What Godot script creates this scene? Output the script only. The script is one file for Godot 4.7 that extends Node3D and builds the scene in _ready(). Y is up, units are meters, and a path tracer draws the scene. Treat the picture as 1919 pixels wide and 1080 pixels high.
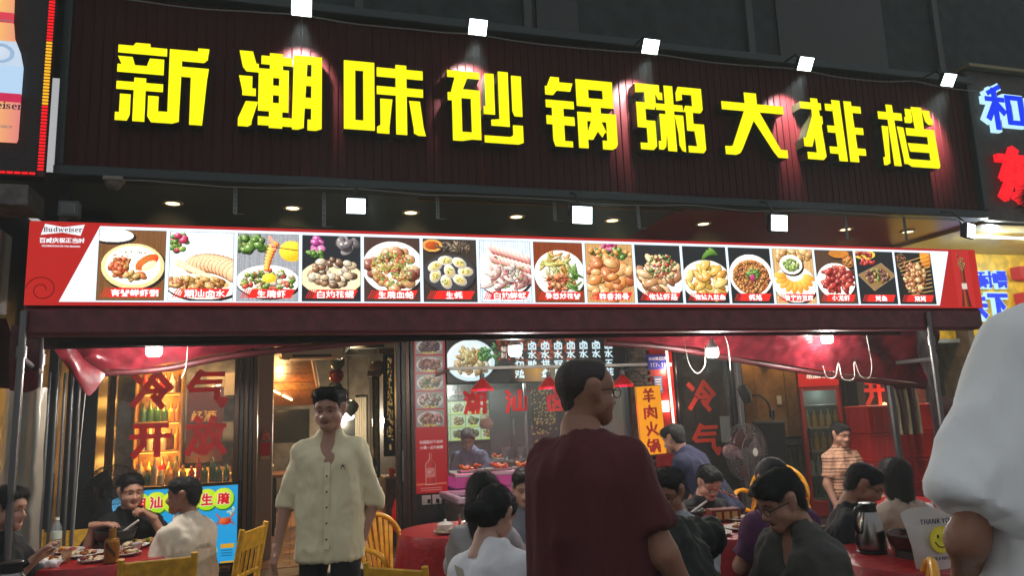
extends Node3D
# A food stall front at night: a ribbed sign with lit letters, a lightbox of dishes under it, an awning, the open shop behind and people at the tables.
# x runs along the shop front, y is up, the viewer stands at z = 0 and the shop lies towards -z; metres.

func _ready() -> void:
	# camera
	var cam := Camera3D.new()
	cam.name = "camera"
	cam.transform = Transform3D(Basis(Vector3(0.95959, -0.03800, 0.27881), Vector3(-0.00996, 0.98563, 0.16862), Vector3(-0.28122, -0.16459, 0.94543)), Vector3(0, 1.6, 0))
	cam.fov = 42.57
	cam.near = 0.05
	cam.far = 200.0
	add_child(cam)
	cam.current = true
	# night sky with the glow of the town, and the exposure
	var e := Environment.new()
	e.background_mode = Environment.BG_SKY
	var sm := ProceduralSkyMaterial.new()
	sm.sky_top_color = Color(0.48, 0.50, 0.53)
	sm.sky_horizon_color = Color(0.54, 0.52, 0.50)
	sm.ground_bottom_color = Color(0.12, 0.12, 0.12)
	sm.ground_horizon_color = Color(0.30, 0.29, 0.28)
	sm.sky_curve = 0.3
	e.sky = Sky.new()
	e.sky.sky_material = sm
	e.background_energy_multiplier = SKY
	e.tonemap_mode = Environment.TONE_MAPPER_LINEAR
	e.tonemap_exposure = 1.15
	e.fog_enabled = true   # smoke and humid air round the lamps
	e.fog_density = 0.0065
	e.fog_light_color = Color(0.92, 0.96, 0.95)
	e.sdfgi_enabled = true
	e.ssao_enabled = true
	e.ssil_enabled = true
	var we := WorldEnvironment.new()
	we.name = "environment"
	we.environment = e
	add_child(we)
	# the place
	ground_and_building()
	big_sign()
	soffit_lamps()
	lightbox()
	awning()
	neighbours()
	shop_left()
	shop_kitchen()
	shop_right()
	# what stands in it
	furniture()
	tableware()
	people()

const SKY := 1.85

# ---------------------------------------------------------------- mesh building
class MB:
	var v := PackedVector3Array()
	var n := PackedVector3Array()
	var u := PackedVector2Array()
	var ix := PackedInt32Array()
	func tri(a: Vector3, b: Vector3, c: Vector3) -> void:   # counter-clockwise seen from outside
		var k := v.size()
		var nn := (b - a).cross(c - a).normalized()
		v.append(a); v.append(b); v.append(c)
		for i in 3: n.append(nn)
		u.append(Vector2(0, 0)); u.append(Vector2(1, 0)); u.append(Vector2(0, 1))
		ix.append(k); ix.append(k + 2); ix.append(k + 1)
	func quad(a: Vector3, b: Vector3, c: Vector3, d: Vector3) -> void:   # a lower left, b lower right, c upper right, d upper left
		var k := v.size()
		var nn := (b - a).cross(d - a)
		if nn.length() < 1e-12: nn = (c - b).cross(d - b)
		nn = nn.normalized()
		v.append(a); v.append(b); v.append(c); v.append(d)
		for i in 4: n.append(nn)
		u.append(Vector2(0, 1)); u.append(Vector2(1, 1)); u.append(Vector2(1, 0)); u.append(Vector2(0, 0))
		ix.append(k); ix.append(k + 2); ix.append(k + 1); ix.append(k); ix.append(k + 3); ix.append(k + 2)
	func box(c: Vector3, s: Vector3, bv := 0.004, bs := Basis.IDENTITY) -> void:
		var h := s * 0.5
		var b: float = min(bv, min(h.x, min(h.y, h.z)) * 0.6)
		var f := func(x: float, y: float, z: float) -> Vector3: return c + bs * Vector3(x, y, z)
		var i := h - Vector3(b, b, b)
		for s1 in [-1.0, 1.0]:
			var q: Array = [[f.call(s1 * h.x, -i.y, s1 * i.z), f.call(s1 * h.x, -i.y, -s1 * i.z), f.call(s1 * h.x, i.y, -s1 * i.z), f.call(s1 * h.x, i.y, s1 * i.z)],
				[f.call(-s1 * i.x, -i.y, s1 * h.z), f.call(s1 * i.x, -i.y, s1 * h.z), f.call(s1 * i.x, i.y, s1 * h.z), f.call(-s1 * i.x, i.y, s1 * h.z)],
				[f.call(-i.x, s1 * h.y, s1 * i.z), f.call(i.x, s1 * h.y, s1 * i.z), f.call(i.x, s1 * h.y, -s1 * i.z), f.call(-i.x, s1 * h.y, -s1 * i.z)]]
			for p in q: quad(p[0], p[1], p[2], p[3])
		if b <= 0.0: return
		for sx in [-1.0, 1.0]:
			for sy in [-1.0, 1.0]:
				_oq(c, bs, Vector3(sx * h.x, sy * i.y, -i.z), Vector3(sx * h.x, sy * i.y, i.z), Vector3(sx * i.x, sy * h.y, i.z), Vector3(sx * i.x, sy * h.y, -i.z))
				_oq(c, bs, Vector3(sx * h.x, -i.y, sy * i.z), Vector3(sx * h.x, i.y, sy * i.z), Vector3(sx * i.x, i.y, sy * h.z), Vector3(sx * i.x, -i.y, sy * h.z))
				_oq(c, bs, Vector3(-i.x, sx * h.y, sy * i.z), Vector3(i.x, sx * h.y, sy * i.z), Vector3(i.x, sx * i.y, sy * h.z), Vector3(-i.x, sx * i.y, sy * h.z))
				for sz in [-1.0, 1.0]:
					var a := Vector3(sx * h.x, sy * i.y, sz * i.z)
					var d := Vector3(sx * i.x, sy * h.y, sz * i.z)
					var e := Vector3(sx * i.x, sy * i.y, sz * h.z)
					if (d - a).cross(e - a).dot(a) < 0: tri(c + bs * a, c + bs * e, c + bs * d)
					else: tri(c + bs * a, c + bs * d, c + bs * e)
	func _oq(c: Vector3, bs: Basis, p: Vector3, q: Vector3, r: Vector3, s: Vector3) -> void:
		if (q - p).cross(s - p).dot(p + r) < 0: quad(c + bs * p, c + bs * s, c + bs * r, c + bs * q)
		else: quad(c + bs * p, c + bs * q, c + bs * r, c + bs * s)
	func grid(pts: Array, closed := false) -> void:   # rows of points, smooth normals; faces towards row x column
		var rows := pts.size()
		var cols: int = pts[0].size()
		var k := v.size()
		for i in rows:
			for j in cols:
				var a: Vector3 = pts[i][(j + 1) % cols] if closed else pts[i][min(j + 1, cols - 1)]
				var b: Vector3 = pts[i][(j + cols - 1) % cols] if closed else pts[i][max(j - 1, 0)]
				var c: Vector3 = pts[min(i + 1, rows - 1)][j]
				var d: Vector3 = pts[max(i - 1, 0)][j]
				var nn := (a - b).cross(c - d)
				v.append(pts[i][j]); n.append(nn.normalized() if nn.length() > 1e-12 else Vector3.UP)
				u.append(Vector2(float(j) / max(1, cols - (0 if closed else 1)), 1.0 - float(i) / max(1, rows - 1)))
		for i in rows - 1:
			for j in (cols if closed else cols - 1):
				var j2 := (j + 1) % cols
				var p := k + i * cols + j
				var q := k + i * cols + j2
				var r := k + (i + 1) * cols + j2
				var s := k + (i + 1) * cols + j
				ix.append(p); ix.append(r); ix.append(q); ix.append(p); ix.append(s); ix.append(r)
	func tube(path: Array, rad, sides := 8, caps := true) -> void:
		var rings := []
		var m := path.size()
		var up := Vector3.UP
		for i in m:
			var t: Vector3 = (path[min(i + 1, m - 1)] - path[max(i - 1, 0)]).normalized()
			if abs(t.dot(up)) > 0.95: up = Vector3(0.3, 0.1, 1).normalized()
			var a := t.cross(up).normalized()
			var b := t.cross(a).normalized()
			up = -b
			var r: float = rad[i] if rad is Array else rad
			var ring := []
			for j in sides:
				var w := TAU * j / sides
				ring.append(path[i] + (a * cos(w) - b * sin(w)) * r)
			rings.append(ring)
		grid(rings, true)
		if caps:
			for e in [0, m - 1]:
				for j in sides:
					var p: Vector3 = rings[e][j]
					var q: Vector3 = rings[e][(j + 1) % sides]
					if e == 0: tri(path[e], q, p)
					else: tri(path[e], p, q)
	func lathe(prof: Array, c := Vector3.ZERO, sides := 20, bs := Basis.IDENTITY) -> void:   # prof: Vector2(radius, height), bottom up
		var rings := []
		for p in prof:
			var ring := []
			for j in sides:
				var w := -TAU * j / sides
				ring.append(c + bs * Vector3(cos(w) * p.x, p.y, sin(w) * p.x))
			rings.append(ring)
		grid(rings, true)
	func ball(c: Vector3, r: Vector3, sides := 12) -> void:
		var prof := []
		for i in sides / 2 + 1:
			var w := PI * i / (sides / 2) - PI / 2
			prof.append(Vector2(cos(w) * 1.0, sin(w)))
		lathe(prof, c, sides, Basis.from_scale(r))
	func prism(poly: PackedVector2Array, z0: float, z1: float, xf := Transform3D.IDENTITY) -> void:   # front at z1
		var p := poly
		if Geometry2D.is_polygon_clockwise(p): p.reverse()      # in y-up this makes it counter-clockwise
		if _area(p) < 0: p.reverse()
		var t := Geometry2D.triangulate_polygon(p)
		for i in range(0, t.size(), 3):
			var a := p[t[i]]
			var b := p[t[i + 1]]
			var c := p[t[i + 2]]
			if (b - a).cross(c - a) < 0:
				var w := b
				b = c
				c = w
			tri(xf * Vector3(a.x, a.y, z1), xf * Vector3(b.x, b.y, z1), xf * Vector3(c.x, c.y, z1))
			if z1 > z0: tri(xf * Vector3(a.x, a.y, z0), xf * Vector3(c.x, c.y, z0), xf * Vector3(b.x, b.y, z0))
		if z1 > z0:
			for i in p.size():
				var a := p[i]
				var b := p[(i + 1) % p.size()]
				quad(xf * Vector3(a.x, a.y, z0), xf * Vector3(b.x, b.y, z0), xf * Vector3(b.x, b.y, z1), xf * Vector3(a.x, a.y, z1))
	func _area(p: PackedVector2Array) -> float:
		var s := 0.0
		for i in p.size(): s += p[i].cross(p[(i + 1) % p.size()])
		return s
	func add(o: MB, xf: Transform3D) -> void:
		var k := v.size()
		var flip := xf.basis.determinant() < 0
		for i in o.v.size():
			v.append(xf * o.v[i]); n.append((xf.basis * o.n[i]).normalized()); u.append(o.u[i])
		for i in range(0, o.ix.size(), 3):
			ix.append(k + o.ix[i])
			ix.append(k + o.ix[i + (2 if flip else 1)]); ix.append(k + o.ix[i + (1 if flip else 2)])
	func done() -> ArrayMesh:
		var m := ArrayMesh.new()
		var a := []
		a.resize(Mesh.ARRAY_MAX)
		a[Mesh.ARRAY_VERTEX] = v; a[Mesh.ARRAY_NORMAL] = n; a[Mesh.ARRAY_TEX_UV] = u; a[Mesh.ARRAY_INDEX] = ix
		m.add_surface_from_arrays(Mesh.PRIMITIVE_TRIANGLES, a)
		return m

# a field of tapered capsules joined by a smooth minimum, meshed as surface nets
class Field:
	var k: float
	var c: float
	var o: Vector3
	var nx: int
	var ny: int
	var nz: int
	var s := PackedFloat32Array()
	func _init(lo: Vector3, hi: Vector3, cell: float, kk: float) -> void:
		o = lo; c = cell; k = kk
		nx = int(ceil((hi.x - lo.x) / c)) + 1; ny = int(ceil((hi.y - lo.y) / c)) + 1; nz = int(ceil((hi.z - lo.z) / c)) + 1
		s.resize(nx * ny * nz)
	func cap(a: Vector3, b: Vector3, ra: float, rb: float, flat := false) -> void:
		var lim := 2.5 / k + c
		var rm: float = max(ra, rb) + lim
		var x0: int = max(0, int((min(a.x, b.x) - rm - o.x) / c))
		var x1: int = min(nx - 1, int((max(a.x, b.x) + rm - o.x) / c) + 1)
		var y0: int = max(0, int((min(a.y, b.y) - rm - o.y) / c))
		var y1: int = min(ny - 1, int((max(a.y, b.y) + rm - o.y) / c) + 1)
		var z0: int = max(0, int((min(a.z, b.z) - rm - o.z) / c))
		var z1: int = min(nz - 1, int((max(a.z, b.z) + rm - o.z) / c) + 1)
		var ab := b - a
		var L2: float = max(ab.length_squared(), 1e-9)
		var L := sqrt(L2)
		var kk := k
		for z in range(z0, z1 + 1):
			for y in range(y0, y1 + 1):
				var p := Vector3(o.x + x0 * c, o.y + y * c, o.z + z * c) - a
				var i := (z * ny + y) * nx + x0
				for x in range(x0, x1 + 1):
					var tr := p.dot(ab) / L2
					var t := clampf(tr, 0.0, 1.0)
					var d: float
					if flat and tr > 1.0: d = maxf((p - ab * tr).length() - rb, (tr - 1.0) * L)
					else: d = (p - ab * t).length() - ra - (rb - ra) * t
					if d < lim: s[i] += exp(-kk * d)
					p.x += c
					i += 1
	func cut(a: Vector3, b: Vector3, r: float) -> void:   # take a capsule away
		var rm := r + 2.5 / k + c
		for z in range(max(0, int((min(a.z, b.z) - rm - o.z) / c)), min(nz - 1, int((max(a.z, b.z) + rm - o.z) / c) + 1) + 1):
			for y in range(max(0, int((min(a.y, b.y) - rm - o.y) / c)), min(ny - 1, int((max(a.y, b.y) + rm - o.y) / c) + 1) + 1):
				for x in range(max(0, int((min(a.x, b.x) - rm - o.x) / c)), min(nx - 1, int((max(a.x, b.x) + rm - o.x) / c) + 1) + 1):
					var i := (z * ny + y) * nx + x
					if s[i] > 0.0:
						var p := o + Vector3(x, y, z) * c - a
						var t := clampf(p.dot(b - a) / max((b - a).length_squared(), 1e-9), 0.0, 1.0)
						s[i] = 1.0 / (1.0 / s[i] + exp(-k * ((p - (b - a) * t).length() - r)))
	func plane(pt: Vector3, nn: Vector3) -> void:   # take away what lies on the side that nn points to
		for z in nz:
			for y in ny:
				for x in nx:
					var i := (z * ny + y) * nx + x
					if s[i] > 0.0: s[i] = 1.0 / (1.0 / s[i] + exp(minf(60.0, k * (o + Vector3(x, y, z) * c - pt).dot(nn))))
	func net(noise: Noise = null, amp := 0.0, stretch := Vector3.ONE) -> MB:
		var nxy := nx * ny
		var at := PackedInt32Array()
		at.resize(s.size())
		var acc := PackedVector3Array()
		var cnt := PackedInt32Array()
		var quads := PackedInt32Array()
		acc.append(Vector3.ZERO); cnt.append(0)
		var step := [1, nx, nxy]
		for z in range(1, nz - 1):
			for y in range(1, ny - 1):
				var i := (z * ny + y) * nx
				for x in range(1, nx - 1):
					var j := i + x
					var a := s[j]
					var inside := a > 1.0
					if (s[j + 1] > 1.0) == inside and (s[j + nx] > 1.0) == inside and (s[j + nxy] > 1.0) == inside: continue
					for ax in 3:
						var b := s[j + step[ax]]
						if (a > 1.0) == (b > 1.0): continue
						var va: float = -log(a) / k if a > 1e-20 else c
						var vb: float = -log(b) / k if b > 1e-20 else c
						var t: float = clampf(va / (va - vb), 0.02, 0.98)
						var p := Vector3(x, y, z)
						p[ax] += t
						var d1: int = step[(ax + 1) % 3]
						var d2: int = step[(ax + 2) % 3]
						var q := [j - d1 - d2, j - d2, j, j - d1]
						for m in 4:
							var e: int = q[m]
							if at[e] == 0:
								at[e] = acc.size()
								acc.append(Vector3.ZERO); cnt.append(0)
							acc[at[e]] += p
							cnt[at[e]] += 1
						if a > 1.0:
							for m in 4: quads.append(at[q[m]])
						else:
							for m in 4: quads.append(at[q[3 - m]])
		acc.remove_at(0)
		cnt.remove_at(0)
		for i in quads.size(): quads[i] -= 1
		var mb := MB.new()
		var nor := PackedVector3Array()
		nor.resize(acc.size())
		for i in acc.size():
			acc[i] = o + acc[i] / max(cnt[i], 1) * c
		for pass_ in (2 if noise else 1):
			nor.fill(Vector3.ZERO)
			for i in range(0, quads.size(), 4):
				var nn := (acc[quads[i + 2]] - acc[quads[i]]).cross(acc[quads[i + 3]] - acc[quads[i + 1]])
				for m in 4: nor[quads[i + m]] += nn
			if noise and pass_ == 0:
				for i in acc.size():
					acc[i] += nor[i].normalized() * noise.get_noise_3dv(acc[i] * stretch) * amp
		mb.v = acc
		mb.u.resize(acc.size())
		for i in acc.size(): nor[i] = nor[i].normalized() if nor[i].length() > 0 else Vector3.UP
		mb.n = nor
		for i in range(0, quads.size(), 4):
			mb.ix.append(quads[i]); mb.ix.append(quads[i + 2]); mb.ix.append(quads[i + 1])
			mb.ix.append(quads[i]); mb.ix.append(quads[i + 3]); mb.ix.append(quads[i + 2])
		return mb

# ---------------------------------------------------------------- objects
var taken := {}
func numbered(called: String) -> String:
	if not taken.has(called):
		taken[called] = 0
		return called
	taken[called] += 1
	return "%s_%03d" % [called, taken[called]]

func tag(o: Node3D, label: String, category: String, group := "") -> Node3D:
	o.set_meta("label", label)
	o.set_meta("category", category)
	if group: o.set_meta("group", group)
	return o

func thing(called: String, label: String, category: String, at := Vector3.ZERO, turn := 0.0, group := "") -> Node3D:
	var o := Node3D.new()
	o.name = numbered(called)
	add_child(o)
	o.position = at
	o.rotation.y = turn
	return tag(o, label, category, group)

func part(p: Node3D, called: String, mesh: Variant, m: Material, xf := Transform3D.IDENTITY) -> MeshInstance3D:
	var o := MeshInstance3D.new()
	o.name = called
	o.mesh = mesh.done() if mesh is MB else mesh
	o.material_override = m
	o.transform = xf
	p.add_child(o, true)
	return o

func solo(called: String, mesh: Variant, m: Material, label: String, category: String, xf := Transform3D.IDENTITY, group := "") -> MeshInstance3D:
	var o := MeshInstance3D.new()
	o.name = numbered(called)
	o.mesh = mesh.done() if mesh is MB else mesh
	o.material_override = m
	o.transform = xf
	add_child(o)
	tag(o, label, category, group)
	return o

func setting(called: String, mesh: Variant, m: Material) -> MeshInstance3D:
	var o := MeshInstance3D.new()
	o.name = numbered(called)
	o.mesh = mesh.done() if mesh is MB else mesh
	o.material_override = m
	add_child(o)
	o.set_meta("kind", "structure")
	return o

func bx(c: Vector3, s: Vector3, bv := 0.004, bs := Basis.IDENTITY) -> MB:
	var m := MB.new()
	m.box(c, s, bv, bs)
	return m
func sp(x0: float, x1: float, y0: float, y1: float, z0: float, z1: float, bv := 0.004) -> MB:   # a box by its sides
	return bx(Vector3(x0 + x1, y0 + y1, z0 + z1) * 0.5, Vector3(abs(x1 - x0), abs(y1 - y0), abs(z1 - z0)), bv)
func tb(path: Array, r, sides := 8) -> MB:
	var m := MB.new()
	m.tube(path, r, sides)
	return m
func qd(x0: float, x1: float, y0: float, y1: float, z: float) -> MB:   # a flat sheet facing +z
	var m := MB.new()
	m.quad(Vector3(x0, y0, z), Vector3(x1, y0, z), Vector3(x1, y1, z), Vector3(x0, y1, z))
	return m
func at(x: float, y: float, z: float) -> Transform3D: return Transform3D(Basis.IDENTITY, Vector3(x, y, z))
func copy_of(o: Node3D, label: String, xf: Transform3D) -> Node3D:
	var c: Node3D = o.duplicate()
	c.name = numbered(String(o.name).rstrip("0123456789").trim_suffix("_"))
	add_child(c)
	c.transform = xf
	c.set_meta("label", label)
	return c
func curve(pts: Array, steps := 6) -> Array:   # smooth path through points
	var r := []
	for i in pts.size() - 1:
		var a: Vector3 = pts[max(i - 1, 0)]
		var b: Vector3 = pts[i]
		var c: Vector3 = pts[i + 1]
		var d: Vector3 = pts[min(i + 2, pts.size() - 1)]
		for j in steps:
			r.append(b.cubic_interpolate(c, a, d, float(j) / steps))
	r.append(pts[-1])
	return r

# ---------------------------------------------------------------- materials and textures
var M := {}
func mat(key: String, col: Color, rough := 0.6, metal := 0.0, bump := 0.0, bscale := 6.0, vary := 0.0) -> StandardMaterial3D:
	if M.has(key): return M[key]
	var m := StandardMaterial3D.new()
	m.resource_name = key
	m.albedo_color = col
	m.roughness = rough
	m.metallic = metal
	if vary > 0.0:
		m.albedo_texture = vary_tex(vary)
		m.uv1_triplanar = true
		m.uv1_world_triplanar = true
		m.uv1_scale = Vector3.ONE * bscale * 0.25
	if bump > 0.0:
		m.heightmap_enabled = true
		m.heightmap_scale = bump
		m.heightmap_texture = bump_tex()
		m.uv1_triplanar = true
		m.uv1_world_triplanar = true
		m.uv1_scale = Vector3.ONE * bscale * (0.25 if vary > 0.0 else 1.0)
	M[key] = m
	return m
var _bump: NoiseTexture2D
func bump_tex() -> Texture2D:
	if _bump == null:
		_bump = NoiseTexture2D.new()
		_bump.width = 512; _bump.height = 512; _bump.seamless = true
		var f := FastNoiseLite.new()
		f.seed = 5; f.frequency = 0.02; f.fractal_octaves = 5
		_bump.noise = f
	return _bump
var _vary := {}
func vary_tex(v: float) -> Texture2D:
	var key := int(v * 100)
	if not _vary.has(key):
		var t := NoiseTexture2D.new()
		t.width = 512; t.height = 512; t.seamless = true
		var f := FastNoiseLite.new()
		f.seed = 11; f.frequency = 0.012; f.fractal_octaves = 6
		t.noise = f
		var g := Gradient.new()
		g.set_color(0, Color(1 - v, 1 - v, 1 - v)); g.set_color(1, Color(1, 1, 1))
		g.set_offset(0, 0.25); g.set_offset(1, 0.75)
		t.color_ramp = g
		_vary[key] = t
	return _vary[key]
func glow(key: String, col: Color, e: float) -> StandardMaterial3D:
	if M.has(key): return M[key]
	var m := StandardMaterial3D.new()
	m.resource_name = key
	m.albedo_color = Color(0.1, 0.1, 0.1)
	m.emission_enabled = true
	m.emission = col
	m.emission_energy_multiplier = e
	M[key] = m
	return m
func lit_print(im: Image, e: float) -> StandardMaterial3D:   # a backlit print or a screen
	var m := StandardMaterial3D.new()
	m.albedo_color = Color(0.05, 0.05, 0.05)
	m.roughness = 0.35
	m.emission_enabled = true
	m.emission = Color.BLACK
	m.emission_texture = ImageTexture.create_from_image(im)
	m.emission_energy_multiplier = e
	return m
func paper(im: Image, rough := 0.35) -> StandardMaterial3D:
	var m := StandardMaterial3D.new()
	m.albedo_texture = ImageTexture.create_from_image(im)
	m.roughness = rough
	return m
func pane(key: String, alpha := 0.08, col := Color(0.6, 0.65, 0.65)) -> StandardMaterial3D:
	if M.has(key): return M[key]
	var m := StandardMaterial3D.new()
	m.resource_name = key
	m.transparency = BaseMaterial3D.TRANSPARENCY_ALPHA
	m.albedo_color = Color(col.r, col.g, col.b, alpha)
	m.roughness = 0.03
	M[key] = m
	return m

# ---------------------------------------------------------------- painting prints
func blank(w: int, h: int, c: Color) -> Image:
	var im := Image.create_empty(w, h, false, Image.FORMAT_RGBA8)
	im.fill(c)
	return im
func ell(im: Image, cx: float, cy: float, rx: float, ry: float, rot: float, c0: Color, c1: Color) -> void:
	var r: float = max(rx, ry)
	var co := cos(rot)
	var si := sin(rot)
	for y in range(max(0, int(cy - r)), min(im.get_height() - 1, int(cy + r) + 1) + 1):
		for x in range(max(0, int(cx - r)), min(im.get_width() - 1, int(cx + r) + 1) + 1):
			var dx := x - cx
			var dy := y - cy
			var a := (dx * co + dy * si) / rx
			var b := (dy * co - dx * si) / ry
			var d := a * a + b * b
			if d < 1.0:
				im.set_pixel(x, y, c0.lerp(c1, clampf(0.5 + 0.45 * (dx + dy) / r + 0.25 * d, 0, 1)))
func stroke(im: Image, a: Vector2, b: Vector2, w: float, col: Color) -> void:
	var ab := b - a
	var L: float = max(ab.length_squared(), 1e-6)
	for y in range(max(0, int(min(a.y, b.y) - w)), min(im.get_height() - 1, int(max(a.y, b.y) + w) + 1) + 1):
		for x in range(max(0, int(min(a.x, b.x) - w)), min(im.get_width() - 1, int(max(a.x, b.x) + w) + 1) + 1):
			var p := Vector2(x, y) - a
			var d := (p - ab * clampf(p.dot(ab) / L, 0, 1)).length()
			var f := clampf(w * 0.5 - d + 0.5, 0, 1)
			if f > 0: im.set_pixel(x, y, im.get_pixel(x, y).lerp(col, f))
func word(im: Image, text: String, x: float, y: float, size: float, w: float, col: Color, down := false, gap := 1.08) -> void:
	for i in text.length():
		for p in strokes_of(text[i]):
			for j in p.size() - 1:
				stroke(im, Vector2(x, y) + p[j] * size, Vector2(x, y) + p[j + 1] * size, w, col)
		if down: y += size * gap
		else: x += size * gap * (0.62 if text[i] in "0123456789" else 1.0)
func strokes_of(ch: String) -> Array:
	var r := []
	for s in G.get(ch, "").split(" ", false):
		var p := []
		for i in range(0, s.length() - 1, 2):
			p.append(Vector2(("0x" + s[i]).hex_to_int(), ("0x" + s[i + 1]).hex_to_int()) / 15.0)
		r.append(p)
	return r
func letters(text: String, size: float, w: float, thick := 0.0, down := false, gap := 1.08) -> MB:   # the same lettering as cut-out pieces in the plane z = 0, top left at the origin
	var mb := MB.new()
	var o := Vector2.ZERO
	var z := 0.0
	for ch in text:
		for p in strokes_of(ch):
			for j in p.size() - 1:
				var a: Vector2 = o + Vector2(p[j].x, -p[j].y) * size
				var b: Vector2 = o + Vector2(p[j + 1].x, -p[j + 1].y) * size
				var d := (b - a).normalized()
				var s := Vector2(-d.y, d.x) * w * 0.5 * (1.0 if abs(d.x) < 0.8 else 0.78)
				var e := d * w * 0.36
				mb.prism(PackedVector2Array([a - e - s, b + e - s, b + e + s, a - e + s]), 0.0 if thick > 0 else z, thick + z if thick > 0 else z)
				z += 0.00025
		if down: o.y -= size * gap
		else: o.x += size * gap * (0.62 if ch in "0123456789" else 1.0)
	return mb
func latin(text: String, h: float, depth := 0.002, serif := false) -> TextMesh:
	var t := TextMesh.new()
	var f := SystemFont.new()
	f.font_names = PackedStringArray(["Droid Serif" if serif else "Droid Sans"])
	f.font_weight = 700
	t.font = f
	t.text = text
	t.font_size = 32
	t.pixel_size = h / 32.0 * 1.25
	t.depth = depth
	return t

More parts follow.
